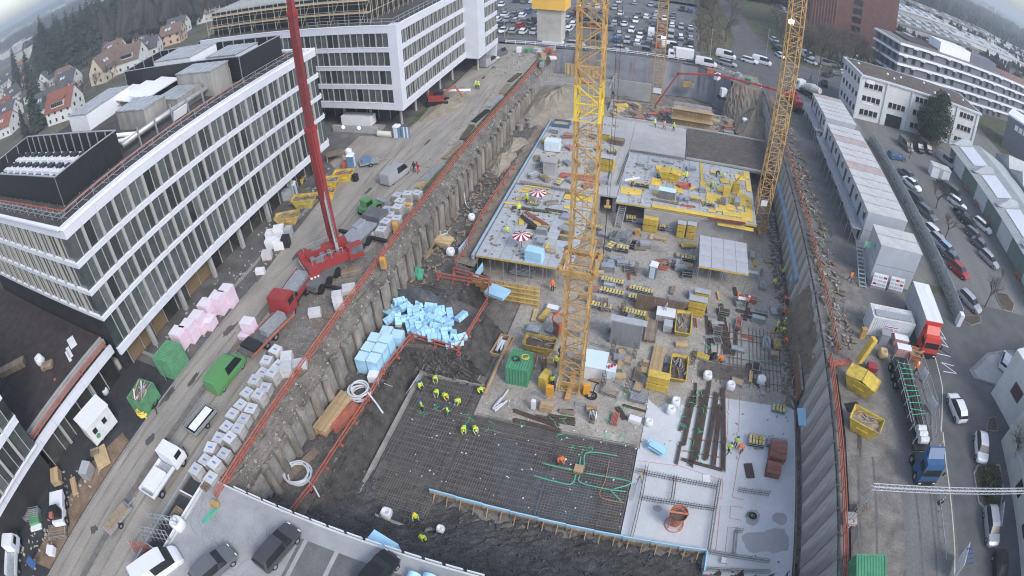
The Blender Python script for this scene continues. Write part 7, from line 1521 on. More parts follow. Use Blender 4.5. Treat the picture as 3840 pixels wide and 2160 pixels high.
for k,(p,rz,n,l) in enumerate((((-31.76,35.85,0),.4,1,'single wooden pallet on the gravel under the rail'),((-31.02,37.19,0),.2,3,'short pallet pile beside the single pallet'),((-30.97,12.66,0),.9,1,'grey pallet lying near the deck ramp'),((-31.7,14.15,0),1.4,4,'dark pallet pile on the gravel by the deck'),((-31.28,13.89,0),1.3,2,'two pallets leaning at the dark pile'),((-33.06,10.34,0),1.5,3,'weathered pallet pile on the gravel by the lane'),((-32.9,44.54,0),.9,2,'pallets behind the crane counterweight'),((-32.52,28.61,0),.4,2,'pallets beside the white block pallets'))):pallet(l,p,rz,n)
planks('loose timber baulk beside the block pallets',(-32.72,22.23,0),2.6,.5,.35,WOOD,rz=.5);planks('loose boards at the guardrail corner near the crane',(-32.44,65.09,0),2.0,.8,.2,WOOD,rz=1.4);planks('timber beams on the gravel next to the crane feet',(-32.43,44.66,0),2.4,1.2,.3,WOODD,rz=.6)
for k in range(7):bars('rail and pipe bundle laid along the haul road guardrail, %s from the crane' % ORD[k],(-32.6+.35*(k%3),66+k*7.2,0),(-32.3+.4*((k+1)%3),72+k*7.2,0),4+k%3,.08,(GALV,WOODD,RUST,BLACKM)[k%4],'pipe_bundle',1.0,'pipes')
for k,(p,l) in enumerate((((-30.69,53.31,0),'at the bend of the rail above the big piles'),((-31.03,57.94,0),'beside the block pallets'),((-28.96,46.31,0),'standing open behind the crane'))):
    t=thing('distribution_box','orange power box on the guardrail %s' % l,'cabinet',loc=p,rz=.2);MB().cbox((0,0,.9),(.6,.5,1.4)).o('case',mat('cabinet_orange',(0.68,0.33,0.04),.5,.1,2),t);MB().cbox((0,-.27,.9),(.5,.04,1.2)).o('door',CRY,t)
b=MB()
for i in range(160):
    a=rg.uniform(0,6);x,y=rg.uniform(-34,-31),rg.uniform(40,104);b.bar((x,y,.06),(x+.5*math.cos(a),y+.5*math.sin(a),.1),.08,.03)
b.o('bank_litter',WOODD,label='small timber scraps along the haul road edge',cat='debris',kind='stuff')
# gravel stones
def stones(name,label,x0,y0,x1,y1,z,n,s0,s1,m,seed):
    rnd=random.Random(seed);b=MB()
    for _ in range(n):
        s=rnd.uniform(s0,s1);x,y=rnd.uniform(x0,x1),rnd.uniform(y0,y1);a=rnd.uniform(0,3)
        b.add([(x+s*math.cos(a),y+s*math.sin(a),z),(x+s*.8*math.cos(a+2),y+s*.8*math.sin(a+2),z),(x+s*.8*math.cos(a+4),y+s*.8*math.sin(a+4),z),(x+rnd.uniform(-.3,.3)*s,y+rnd.uniform(-.3,.3)*s,z+s*.9)],[(0,1,3),(1,2,3),(2,0,3)])
    return b.o(name,m,label=label,cat='stones',kind='stuff')
STN=mat('pale_stone',(0.3,0.28,0.25),.9,.4,1.5)
stones('gravel_stones','pale stones on the gravel strip beside the haul lane',-34.2,-5,-30.6,50,0,2600,.04,.11,STN,1)
def stones_on(nm,label,n,s0,s1,m,seed,lo=-9,hi=9):
    rnd=random.Random(seed);b=MB();V=[v.co for o in bpy.data.objects if o.name.split('.')[0] == nm for v in o.data.vertices if lo < v.co.z < hi]
    for _ in range(n):
        c=rnd.choice(V);s=rnd.uniform(s0,s1)*(1 if rnd.random() < .9 else 2.2);a=rnd.uniform(0,3);x,y,z=c.x+rnd.uniform(-.15,.15),c.y+rnd.uniform(-.15,.15),c.z-.03
        b.add([(x+s*math.cos(a),y+s*math.sin(a),z),(x+s*.9*math.cos(a+2),y+s*.9*math.sin(a+2),z),(x+s*.8*math.cos(a+4),y+s*.8*math.sin(a+4),z),(x+rnd.uniform(-.4,.4)*s,y+rnd.uniform(-.4,.4)*s,z+s)],[(0,1,3),(1,2,3),(2,0,3)])
    b.o(nm+'_stones',m,label=label,cat='stones',kind='stuff')
DST=mat('dark_stone',(0.1,0.098,0.095),.9,.5,1.5)
stones_on('gravel_slope','dark broken stones over the front slope',5000,.05,.17,DST,2);stones_on('gravel_bank','dark stones at the lower edge',600,.05,.15,DST,3);stones_on('excavated_slope','dark clods on the excavated slopes',2600,.05,.2,DST,4);stones_on('berm','stones and clods on the berm',1600,.05,.16,mat('berm_stone',(0.17,0.158,0.145),.9,.5,1.5),5);stones_on('embankment','stones on the bank above the piles',2600,.04,.14,STN,6)
# timber steps / frames and cages along the deck edge
for k,(p,rz,s,l,m_) in enumerate((((-33.15,8.55,0),.95,(3.2,.12,1.6),'grey steel mesh gate leaning beside the deck, back one',GALV),((-33.37,6.91,0),.95,(3.2,.12,1.6),'grey steel mesh gate leaning beside the deck, middle one',GALV),((-34.06,5.12,0),.95,(2.2,.12,1.2),'rust red mesh gate leaning beside the deck',ORANGE))):
    t=thing('mesh_gate',l,'gate',loc=p,rz=rz-.6)
    for i in range(8):MB().bar((-s[0]/2+i*s[0]/7,0,0),(-s[0]/2+i*s[0]/7,.5,s[2]),.06).o('bar',m_,t)
    for z in (0,.35,.7,1):MB().bar((-s[0]/2,.5*z,s[2]*z),(s[0]/2,.5*z,s[2]*z),.06).o('rail',m_,t)
t=thing('access_ramp','dark ramp frames with white steel edges along the parking deck side','ramp',loc=(-33.1,6,0),rz=0)
for k in range(4):MB().box(-.9,-3+k*3.2,.02,.6,-.2+k*3.2,.12).o('mat',BITU,t);MB().bar((-1,-3.1+k*3.2,.3),(.9,-3.1+k*3.2,.3),.12).o('cross_beam',WHITE,t)
for x in (-1.1,.9):MB().bar((x,-4,.35),(x,10,.35),.16,.3).o('side_beam',WHITE if x > 0 else GALV,t)
for k,(p,q,l) in enumerate((((-30.01,10.68,0.3),(-29.45,12.95,0.3),'upper'),((-30.61,4.91,0.3),(-30.42,6.58,0.3),'lower'))):bars('green drain pipes beside the deck ramp, %s pair' % l,p,q,2,.09,DRG,'drain_pipe',.4,'pipes',n2=1)
bag('white sheet heap beside the deck ramp',(-32.03,9.38,0),1.3);MB().cbox((0,0,.5),(.7,.5,.8)).o('site_cabinet',CRY,loc=(-29.72,12.75,0),label='orange cabinet at the corner of the parking deck',cat='cabinet')
# things on the parking deck
for k,(kd,co,p,rz,l) in enumerate((('estate','dark_grey',(-22.32,11.57,0.31),1.35,'dark grey estate car parked on the concrete deck'),('hatch','black',(-14.21,12.61,0.31),1.3,'black car cut off by the lower edge on the deck'),('estate','grey',(-26.55,7.52,0.31),1.2,'grey estate car at the left of the concrete deck'),('van','white',(-31.53,4.65,0),1.1,'white van roof at the bottom edge beside the deck'))):car(kd,co,p,rz,l)
for i in range(14):
    t=ob('edge_board',cached('edb',lambda:MB().cbox((0,0,.2),(1.3,.06,.32)).mesh('edge_board',WHITE)),loc=(-28.4+i*1.6,15.12,.25),label='white marker board along the far edge of the concrete deck, %s from the left' % ORD[i],cat='marker board',group='marker boards on the deck edge')
planks('timber edge beam lying below the deck edge',(-20.5,15.8,-2.3),5.5,.3,.2,WOOD,rz=-.08,nw=1);pack('block_pack','white sack pile below the deck edge',(-21.6,15.6,-2.2),(.9,.7,.5),WHITE,.1,'sacks',layers=2,pallet=False)
# dark roof things
planks('bundle of grey-brown beams on the dark planted roof',(-63.52,12.08,4.75),4.6,1.2,.8,WOODD,rz=.85,nw=5,nh=5)
planks('small heap of boards on the dark planted roof',(-57.22,15.15,4.75),1.8,1.0,.5,WOODD,rz=.7);bag('white bag beside the board heap on the dark roof',(-59.07,15.08,4.75),1.2)
for k,p in enumerate(((-56.6,19.51,4.8),(-55.6,18.19,4.8),(-55.21,17.68,4.8))):MB().cbox((0,0,.06),(2.2,(1.0,.5,.4)[k],.1)).o('white_sheet',WHITE,loc=p,rz=-.35,label=('white board lying on the dark roof near the office corner','white trestle strip on the dark roof, upper','white trestle strip on the dark roof, lower')[k],cat='board')
# ================================================================ works-yard side
OFFM=mat('office_container_grey',(0.42,0.45,0.49),.55,.08,.8,stretch=(1,1,.3));ROOFM=mat('container_roof',(0.5,0.49,0.48),.6,.2,.6);ROOFR=mat('container_roof_rusty',(0.42,0.34,0.32),.7,.25,.8)
def office_row(label,x0,y0,x1,y1,floors=2,gallery=True,n=None):
    t=thing('site_office',label,'site office',loc=(x0,y0,0));W,L=x1-x0,y1-y0;H=2.8*floors
    n=n or max(1,round(L/2.5));w=L/n
    bm_=cached(('om',round(w,2),W),lambda:MB().box(0,.02,.05,W,w-.02,2.78).mesh('module',OFFM))
    for f in range(floors):
        for i in range(n):ob('module',bm_,t,loc=(0,i*w,f*2.8))
    rp=cached(('orp',round(w,2),W),lambda:MB().box(-.12,.03,0,W+.12,w-.03,.1).mesh('roof_panel',ROOFM))
    for i in range(n):ob('roof_panel',rp,t,loc=(0,i*w,H),m=ROOFR if i in (5,9,13) else ROOFM)
    sb=cached(('ors',W),lambda:MB().box(-.14,-.05,.1,W+.14,.05,.2).mesh('roof_rib',GALV))
    for i in range(1,n):ob('roof_rib',sb,t,loc=(0,i*w,H))
    if gallery:
        wm_=cached('owin',lambda:MB().cbox((0,0,0),(.06,.9,1.1)).mesh('window',CARG));dm=cached('odoor',lambda:MB().cbox((0,0,0),(.07,.8,2.0)).mesh('door',BLACKM))
        for f in range(floors):
            for i in range(n):
                if (i+f)%2:ob('window',wm_,t,loc=(-.02,(i+.5)*w,f*2.8+1.6))
                else:ob('door',dm,t,loc=(-.02,(i+.5)*w,f*2.8+1.1))
        MB().box(-1.7,0,2.72,-.05,L,2.8).o('gallery_deck',GALV,t)
        for z in (3.3,3.85):MB().bar((-1.7,0,z),(-1.7,L,z),.05).o('handrail',GALV,t)
        for i in range(n+1):MB().cbox((-1.66,min(i*w,L-.04)+.02,1.9),(.08,.08,3.8)).o('gallery_post',GALV,t)
        for i in range(0,n,2):MB().cbox((-.06,(i+.5)*w,5.0),(.1,.3,.3)).o('lamp',WHITE,t)
    return t
office_row('long grey two-storey row of site office containers with striped roof',28.6,67.3,35.1,98.2)
office_row('far end block of grey site office containers',29,101,35.3,114.9)
office_row('separate grey container block with a white roof at the near end of the offices',28.6,59.5,35.05,64.3,gallery=False,n=2)
t=thing('access_stair','steel access stair at the near end of the office gallery','stairs',loc=(27.4,58.4,0))
for s in (-.5,.5):MB().bar((s,-.5,0),(s,6.5,2.8),.08,.22).o('stringer',GALV,t)
for i in range(12):MB().cbox((0,-.3+i*.56,.15+i*.23),(1,.26,.04)).o('tread',GALV,t)
MB().cbox((.4,3,4.2),(1.6,.06,.8)).o('banner',mat('banner_green',(0.3,0.5,0.38),.6,.3,2),t)
for k,(x,l) in enumerate(((28.9,'left'),(31.6,'right'))):
    t=thing('notice_board','white notice board leaning at the container block, %s one' % l,'notice board',loc=(x+.9,58.6,0),rz=-.05)
    MB().cbox((0,0,1.2),(2.2,.08,1.7),rx=-.3).o('board',WHITE,t)
    for i in range(3):
        for j in range(3):MB().cbox((-.7+i*.7,-.07-.16*(1-j)*-1*0,.75+j*.45),(.5,.03,.25),rx=-.3).o('notice',(mat('notice_grey',(0.45,0.47,0.5),.6,.2,3),LAMPR)[(i+j+k)%4 == 0],t,loc=(0,-.02+.14*(j-1),0))
    MB().cbox((0,.1,.15),(2.3,.7,.3)).o('base',CONC,t)
zc=ribbed('storage_container','white storage container with blue and red company sign',(29.2,50.4,0),(6.06,2.44,2.6),mat('container_white',(0.62,0.63,0.64),.6,.1,1,fine=.08),roof_m=mat('rusty_white_roof',(0.62,0.6,0.56),.7,.25,1.2))
MB().box(-1.0,-1.25,.75,1.0,-1.215,1.75).o('sign',WHITE,zc)
for z in (.82,1.58):MB().box(-.95,-1.262,z,.95,-1.25,z+.1).o('sign_bar',mat('sign_blue',(0.02,0.06,0.3),.5,.05,1),zc)
# lettering
fc=bpy.data.curves.new('lettering','FONT');fc.body='ZÜBLIN';fc.size=.56;fc.align_x='CENTER';fc.align_y='CENTER';fc.extrude=.006
to=bpy.data.objects.new('tmp',fc);COL.objects.link(to);dg=bpy.context.evaluated_depsgraph_get();tme=bpy.data.meshes.new_from_object(to.evaluated_get(dg));bpy.data.objects.remove(to)
tme.materials.clear();tme.materials.append(mat('sign_red',(0.5,0.02,0.02),.5,.05,1));ob('lettering',tme,zc,loc=(0,-1.262,1.25),rot=(PI/2,0,0))
MB().box(-2.6,-.9,2.62,2.4,.2,2.7).o('roof_truss',GALV,zc)
# box lorry
t=thing('box_lorry','red-cabbed box lorry with a white roof beside the white container','lorry',loc=(34.3,52.1,0),rz=-PI/2)
MB().box(-3.5,-1.27,1.0,3.5,1.27,4.0).o('box_body',mat('lorry_grey',(0.36,0.38,0.4),.6,.12,.8),t);MB().box(-3.55,-1.3,4.0,3.55,1.3,4.08).o('roof',mat('lorry_roof',(0.7,0.7,0.72),.6,.15,1,stretch=(.3,2,1)),t)
truck_cab(t,3.55,mat('lorry_red',(0.55,0.06,0.04),.4,.1,1),2.45,2.9,1.9);MB().box(3.5,-1.27,2.8,3.56,1.27,4.0).o('front_panel',MATS['lorry_red'],t);truck_wheels(t,(-2.3,-1.2,4.5),2.5,.5);MB().cyl((-1.0,1.28,3.0),(-1.0,1.3,3.0),.5,.5,16).o('emblem',MATS['lorry_red'],t)
for k,(p,s,m_,l) in enumerate((((30.62,48.4,0),(2.0,1.0,1.0),mat('pale_red_pack',(0.5,0.3,0.28),.7,.3,2),'pallet of red and white panels in front of the white container, back one'),((30.49,46.6,0),(2.0,1.0,1.2),MATS['pale_red_pack'],'pallet of red and white panels, front one'))):pack('panel_pack',l,p,s,m_,-.05,'pack',layers=4,top=WHITE)
skip('orange hopper skip beside the red lorry',(32.19,46.28,0),-.15,1.9,1.5,1.2,mat('hopper_orange',(0.5,0.2,0.1),.7,.3,1.5),mat('hopper_inside',(0.35,0.22,0.16),.8,.3,2),seed=14,name='hopper')
MB().cbox((0,0,.7),(1.1,1.0,1.4)).cbox((0,0,1.45),(1.2,1.1,.1)).o('waste_bin',mat('bin_grey',(0.28,0.31,0.34),.5,.1,1),loc=(28.21,48.33,0),rz=-.1,label='grey wheeled bin in front of the white container',cat='bin')
bag('beige bag of firewood on the dirt strip',(27.65,45.92,0),1.1,WOOD)
pack('pallet_pack','pallet of red fittings with slatted crate below the orange pipe bridge',(25.71,43.46,0),(1.2,1.0,.7),RED,-.1,'pack',layers=2);pallet('pallet pile beside the pack of red fittings',(25.62,42.14,0),-.1,4)
skip('yellow skip with half-open lids on the dirt strip',(23.67,40.56,0),-.55,3.8,2.0,1.6,None,lid=True);skip('yellow skip full of scrap timber on the dirt strip',(23.39,35.22,0),-.45,3.6,2.0,1.5,None,WOODD,seed=15)
MB().cbox((0,0,2.4),(.7,.7,3.2),ry=.25).o('rubble_chute',YEL,loc=(24.21,43.77,0),rz=.4,label='yellow inclined chute next to the lidded skip',cat='chute');MB().cbox((0,0,.7),(.7,.5,1.4)).o('distribution_box',CRY,loc=(25.33,48.47,0),rz=.2,label='orange power box beside the yard guardrail',cat='cabinet')
b=MB();b.cbox((0,0,.05),(1.6,1.1,.08));b.o('rubber_mat',RUBBER,loc=(22.65,37.88,0),rz=.3,label='crumpled dark rubber sheet between the two yellow skips',cat='sheet')
bars('orange pipe bundle crossing from the rail to the skip',(20.37,43.1,0.1),(23.22,44.23,0.1),5,.06,ORANGE,'pipe_bundle',.8,'pipes')
t=thing('supply_cable','bundle of dark cables running along the yard guardrail','cable');
for k in range(4):MB().tube([(20.95+.12*k+.06*math.sin(y*.5+k),y,.06) for y in range(14,44,2)],.04).o('cable',RUBBER,t)
# rebar lorry: trailer loaded with reinforcement, blue cab
t=thing('rebar_lorry','articulated lorry loaded with reinforcement, blue cab towards the camera','lorry',loc=(29.75,38,0),rz=-PI/2+.05)
MB().box(-7,-1.2,1.0,5.6,1.2,1.15).o('trailer_bed',BLACKM,t)
for i in range(8):MB().cbox((-6.4+i*1.6,-1.2,1.6),(.08,.08,.9)).o('stake',GALV,t);MB().cbox((-6.4+i*1.6,1.2,1.6),(.08,.08,.9)).o('stake',GALV,t)
rr=random.Random(2)
for i in range(26):y=-1+i*.08;z=1.2+rr.uniform(0,.5);MB().bar((-6.5+rr.uniform(0,2),y,z),(2.5+rr.uniform(0,2),y+rr.uniform(-.2,.2),z+rr.uniform(-.05,.1)),.06).o('rebar',RUST if i%3 else GALV,t)
for i in range(10):x=-5.5+i*.8;MB().bar((x,-.9,1.75),(x+rr.uniform(-.3,.3),.9,1.8),.06,.03).o('green_strap',MATS['strap_green'],t)
for i in range(3):MB().cyl((3.3+i*.7,-.5,1.6),(3.3+i*.7,.6,1.6),.4,.4,12).o('wire_coil',mat('coil_white',(0.6,0.62,0.62),.5,.3,4),t)
truck_cab(t,7.0,mat('lorry_blue',(0.035,0.1,0.22),.4,.1,1),2.45,3.0,2.1);MB().box(5.7,-1.1,.7,7.0,1.1,1.0).o('tractor_chassis',BLACKM,t);truck_wheels(t,(-6,-4.7,-3.4,6.2,8.2),2.5,.5)
ribbed('steel_container','green storage container at the bottom edge by the dirt strip',(22.05,18.6,0),(3.0,3.2,2.6),GRC)
# cable bridge over the lane
t=thing('cable_bridge','white lattice cable bridge spanning the lane and the road','cable bridge',loc=(20.9,24.9,0))
WT=mat('truss_white',(0.6,0.61,0.62),.5,.1,2,metal=.2)
for y in (-.18,.18):
    for z in (5.0,5.4):MB().bar((0,y,z),(24,y,z),.05).o('chord',WT,t)
for i in range(60):
    x=i*.4;MB().bar((x,-.18,5.0+.4*(i%2)),(x+.4,-.18,5.4-.4*(i%2)),.03).o('lattice_bar',WT,t);MB().bar((x,.18 if i%2 else -.18,5.4),(x+.4,-.18 if i%2 else .18,5.4),.03).o('lattice_bar',WT,t)
for x in (.4,):
    for dx in (-.2,.2):
        for y in (-.2,.2):MB().bar((x+dx,y,0),(x+dx,y,5.0),.05).o('mast_leg',GALV,t)
    for i in range(12):MB().bar((x-.2,-.2,i*.42),(x+.2,-.2,i*.42+.42),.03).o('mast_brace',GALV,t)
MB().cbox((.4,0,.2),(1.2,1.2,.4)).o('ballast',CONC,t)
pallet('pallet pile at the foot of the cable bridge',(22.39,25.85,0),.2,5)
def beacon(label,p,rz=0):
    t=thing('warning_beacon',label,'beacon',loc=p,rz=rz)
    MB().cbox((0,0,.06),(.8,.4,.12)).o('foot',RUBBER,t);MB().cbox((0,0,.7),(.28,.05,1.1)).o('board',WHITE,t)
    for i in range(3):MB().cbox((0,-.03,.4+i*.35),(.27,.02,.14),ry=.5).o('stripe',RED,t)
    MB().cyl((0,0,1.25),(0,0,1.45),.1,.1,8).o('lamp',CRY,t)
for k,(p,l) in enumerate((((32.79,33.43,0),'red and white beacon board at the rear of the blue lorry cab'),((32.35,27.19,0),'red and white beacon board under the cable bridge'),((21.08,24.06,0),'red and white beacon board against the orange yard rail'),((33.89,55.69,0),'red and white beacon at the corner of the white container'))):beacon(l,p,.5)
railing('lane_barrier','thin steel barrier rail between the works lane and the road',[(31.97,27.87,0),(32.14,20.75,0)],GALV,.5,2.0,(.45,),.04)
railing('site_fence','mesh site fence with white banners beside the rebar lorry',[(32.65,45.1,0),(33.04,38.03,0),(32.44,34.55,0)],GALV,1.9,3.4,(.15,1.0,1.85),.035,cat='fence')
for k,(p,q,l) in enumerate((((32.57,43.56,0),(32.96,42.72,0),'upper'),((32.64,39.5,0),(33.1,38.31,0),'lower'))):panel('fence_banner','white and red banner on the mesh fence, %s one' % l,p,q,1.6,WHITE,.04,'banner')
panel('road_sign','white information board with small blue pictograms at the bottom of the road',(33.0,18.6,.4),(34.0,20.9,.4),2.4,WHITE,.06,'sign',lean=-.2)
for i in range(3):
    for j in range(4):MB().cyl((33.05+.28*i,18.85+.5*j,2.9-.02*j),(33.05+.28*i,18.85+.5*j,2.95),.09,.09,8).o('pictogram',MATS['sign_blue'],None,label='blue round pictogram on the white road board, %s row %s column' % (ORD[j],ORD[i]),cat='pictogram')
# hedge wall with translucent fence
t=thing('yard_wall','long low wall with panel fence and hedge between the offices and the car yard','wall',loc=(42.4,55,0))
MB().box(-.25,0,0,.25,55,.8).o('wall',CONC,t)
for i in range(22):MB().cbox((.3,1.25+i*2.5,1.3),(.06,2.42,1.4)).o('fence_panel',mat('fence_panel_grey',(0.42,0.45,0.45),.5,.1,1),t)
b=MB();rr=random.Random(9)
for i in range(2200):x,y,z=rr.uniform(-.55,-.1),rr.uniform(0,55),rr.uniform(.3,1.2);s=.12;b.add([(x,y,z),(x+rr.uniform(-s,s),y+rr.uniform(-s,s),z+s),(x+rr.uniform(-s,s),y+s,z+rr.uniform(-s,s))],[(0,1,2)])
o=b.o('hedge',mat('hedge_green',(0.1,0.12,0.055),.9,.4,3),t)
MB().cbox((-.1,-.6,.9),(.7,.9,1.8)).o('gate_pier',WHITE,t)
# parked cars in the yard and on the road
YC=[('estate','white',(45.49,75.84,0),-1.0,'white estate car nearest the wall in the yard'),('estate','silver',(45.76,73.44,0),-1.0,'silver estate car beside the white one in the yard'),('hatch','pale_blue',(46.59,71.71,0),-.95,'pale blue hatchback in the yard row'),('sedan','grey',(46.82,69.59,0),-.95,'grey saloon below the pale blue hatchback'),('hatch','red',(47.16,66.73,0),-.95,'red hatchback at the end of the yard row'),('sedan','black',(56.79,86.28,0),-.7,'black saloon in the middle yard row, back'),('sedan','dark_grey',(56.81,84.63,0),-.7,'dark saloon in the middle yard row'),('hatch','black',(56.71,83.3,0),-.7,'black hatchback in front of the dark saloons'),('estate','white',(56.81,90.08,0),-.8,'white estate behind the black saloons'),('sedan','dark_grey',(56.5,96.27,0),-.9,'dark grey saloon near the white hut'),('van','dark_grey',(57.03,93.83,0),-.9,'dark van between the hut and the white estate'),('estate','white',(60.68,83.85,0),-.9,'white estate along the hall wall'),('estate','grey',(56.3,79.12,0),-.9,'grey estate beside the hall lane'),('sedan','grey',(56.46,76.24,0),-.9,'grey saloon beyond the estates'),('estate','silver',(56.79,72.46,0),-1.0,'silver estate nearest the benches'),('van','silver',(62.74,110.6,0),-1.05,'silver van parked against the hall gate'),('estate','blue',(47,104.1,0),.2,'blue estate near the garden wall'),('sedan','grey',(46.9,96.07,0),-1,'grey saloon by the bare tree'),('sedan','white',(46.56,92.46,0),-1,'white saloon by the bare tree'),('estate','dark_grey',(45.51,86.33,0),-1,'dark estate under the bare trees'),('estate','grey',(46.31,82.41,0),-1.0,'grey estate under the bare tree crown'),('van','grey',(52.08,112.03,0),-1.4,'grey van in the back corner of the yard'),('van','black',(55.64,113.53,0),-1.4,'black van in the back corner with red lights'),('van','dark_grey',(58.65,114.73,0),-1.4,'dark van in the back corner with yellow plate'),
 ('hatch','white',(39.54,33.85,0),-1.75,'white hatchback parked at the kerb above the shrub island'),('estate','silver',(39.1,24,0),-1.6,'silver estate parked at the kerb below the shrub island'),('hatch','black',(39.8,19.13,0),-1.6,'black hatchback cut by the lower right edge'),('hatch','white',(37.01,39.15,0),1.75,'white hatchback driving on the road'),('estate','silver',(46.48,59.33,0),-1.0,'silver estate turning at the yard entrance'),('hatch','white',(49.24,48.22,0),.9,'white hatchback on the paved island'),('hatch','silver',(53.1,49.34,0),.9,'silver hatchback on the paved island')]
for kd,co,p,rz,l in YC:car(kd,co,p,rz,l,'cars in the yard' if p[1] > 60 else None)
t=thing('garden_hut','small white container hut standing in the car yard','hut',loc=(56.74,101.25,0),rz=-.1);MB().box(-2.3,-1.2,0,2.3,1.2,2.3).o('body',WHITE,t);MB().box(-2.4,-1.3,2.3,2.4,1.3,2.42).o('roof',ROOFM,t);MB().cbox((0,-1.22,1.1),(.9,.04,2)).o('door',FILM,t)
KERBS=MATS['kerb_stone']
def island(pts,name,m=None,h=.14):
    b=MB();b.prism(pts,0,h);struct(name,b,KERBS)
    c=(sum(p[0] for p in pts)/len(pts),sum(p[1] for p in pts)/len(pts));b=MB();b.prism([(c[0]+(x-c[0])*.9,c[1]+(y-c[1])*.9) for x,y in pts],h,h+.03);struct(name+'_bed',b,m or mat('island_soil',(0.09,0.075,0.055),.95,.4,2,fine=.4))
x2=lambda *q:[(p[0],p[1]) for p in q]
island(x2((37.82,30.79,0),(38.74,31.97,0),(42.75,32.1,0),(42.57,28.57,0),(41.32,26.08,0),(38.84,26.26,0),(37.87,27.11,0)),'traffic_island');island(x2((54.43,64.23,0),(57.56,64.57,0),(58.4,62.19,0),(56.77,59.99,0),(54.53,59.93,0),(53.97,62.26,0)),'traffic_island');island(x2((43.95,56.47,0),(48.12,57.2,0),(47.67,55.88,0),(45.03,54.63,0),(43.76,55.43,0)),'traffic_island');island(x2((41.5,46.02,0),(46.31,49.72,0),(50.9,51.05,0),(55.51,51.63,0),(60,42),(58,36),(49.63,43.44,0),(41.8,44.76,0)),'traffic_island',CONC);island(x2((41.56,36.72,0),(42.72,38.69,0),(44.11,38.95,0),(43.76,36.74,0)),'traffic_island')
t=thing('striped_barrier','red and white folding barrier around the shrub beside the cars','barrier',loc=(40.99,25.24,0),rz=1.2)
for i in range(4):MB().cbox((-1.2+i*.8,0,.5),(.7,.06,.9)).o('panel',WHITE,t);MB().cbox((-1.2+i*.8,-.04,.75),(.6,.03,.2)).o('red_stripe',RED,t)
# buildings on the right
t=thing('roadside_building','pale rendered roadside building with ledge at the lower right corner','building',loc=(44,8,0));MB().box(0,-25,0,20,27.5,6).o('wall',mat('pale_render',(0.5,0.49,0.46),.85,.12,.6),t);MB().box(-.3,-25,5.9,20,27.8,6.25).o('ledge',CONC_W,t);MB().box(-.25,-25,2.6,-.02,27.5,2.8).o('string_course',CONC_W,t)
for i in range(6):MB().box(-.06,-6+i*5,.9,-.005,-4.4+i*5,2.2).o('window',CARG,t)
t=thing('white_clad_building','white panel-clad building corner behind the paved island','building',loc=(46,38.6,0),rz=.35);MB().box(0,-14,0,18,4.4,7).o('wall',mat('white_panel_clad',(0.6,0.61,0.6),.7,.1,.6),t)
for i in range(4):MB().box(-.05,-12+i*4,2.8,-.005,-10+i*4,4.4).o('window',mat('brown_window',(0.1,0.05,0.05),.3,.2,1),t)
GREENC=mat('hall_green',(0.15,0.2,0.18),.6,.12,.6,stretch=(1,1,.2))
t=thing('works_hall','long low works hall with ribbed roof and skylight strips beside the car yard','hall',loc=(64.2,60,0));L=52
MB().box(0,0,0,16,L,4.0).o('wall',GREENC,t);MB().add([(-.9,-.3,4.0),(-.9,L+.3,4.0),(8,L+.3,6.2),(8,-.3,6.2),(16.9,-.3,4.0),(16.9,L+.3,4.0)],[(0,3,2,1),(3,4,5,2),(0,1,5,4)]).o('roof',mat('hall_roof',(0.36,0.38,0.38),.6,.12,.5),t)
sm2=cached('hseam',lambda:MB().bar((-.9,0,4.03),(7.6,0,6.14),.07,.06).mesh('roof_seam',GALV))
for i in range(52):ob('roof_seam',sm2,t,loc=(0,i*1.0,0))
for k in range(4):
    y=3+k*13;MB().add([(1.5,y,4.72),(1.5,y+9,4.72),(5.5,y+9,5.7),(5.5,y,5.7)],[(3,2,1,0)]).o('skylight',mat('skylight_white',(0.7,0.73,0.76),.4,.08,.6),t);MB().prism([(-.2,y+9.6),(7,y+9.6),(7,y+11),(-.2,y+11)],4.6,6.6,top=[(3,y+10.2),(5,y+10.2),(5,y+10.4),(3,y+10.4)]).o('roof_vent',FILM,t)
    MB().cbox((-.06,y+4,1.9),(.1,5.5,3.6)).o('gate',mat('gate_white',(0.55,0.57,0.57),.6,.08,1),t)
for k in range(5):
    o=thing('bench','red-brown timber bench along the hall wall, %s from the near end' % ORD[k],'bench',loc=(63.3,66+k*(4.4 if k < 2 else 6)+(9 if k > 1 else 0),0),group='benches along the hall');
    MB().cbox((0,0,.45),(.5,2.2,.08)).o('seat',mat('bench_red',(0.35,0.13,0.07),.7,.2,3),o);MB().cbox((.25,0,.7),(.06,2.2,.4)).o('backrest',MATS['bench_red'],o)
    for s in (-.8,.8):MB().cbox((0,s,.2),(.4,.08,.42)).o('leg',GALV,o)
for k in range(6):
    y=70+k*8;t=thing('saw_tooth_roof','pale saw-tooth hall roof beyond the works hall, %s bay from the camera' % ORD[k],'hall roof',loc=(82,y,0),group='saw-tooth roof bays');MB().box(0,0,0,26,7.9,4.5).o('wall',CONC,t);MB().add([(0,0,4.5),(26,0,4.5),(26,7.9,4.5),(0,7.9,4.5),(0,2,7),(26,2,7)],[(0,1,5,4),(4,5,2,3),(0,4,3),(1,2,5)]).o('roof',mat('saw_roof',(0.45,0.46,0.46),.7,.15,.6),t)
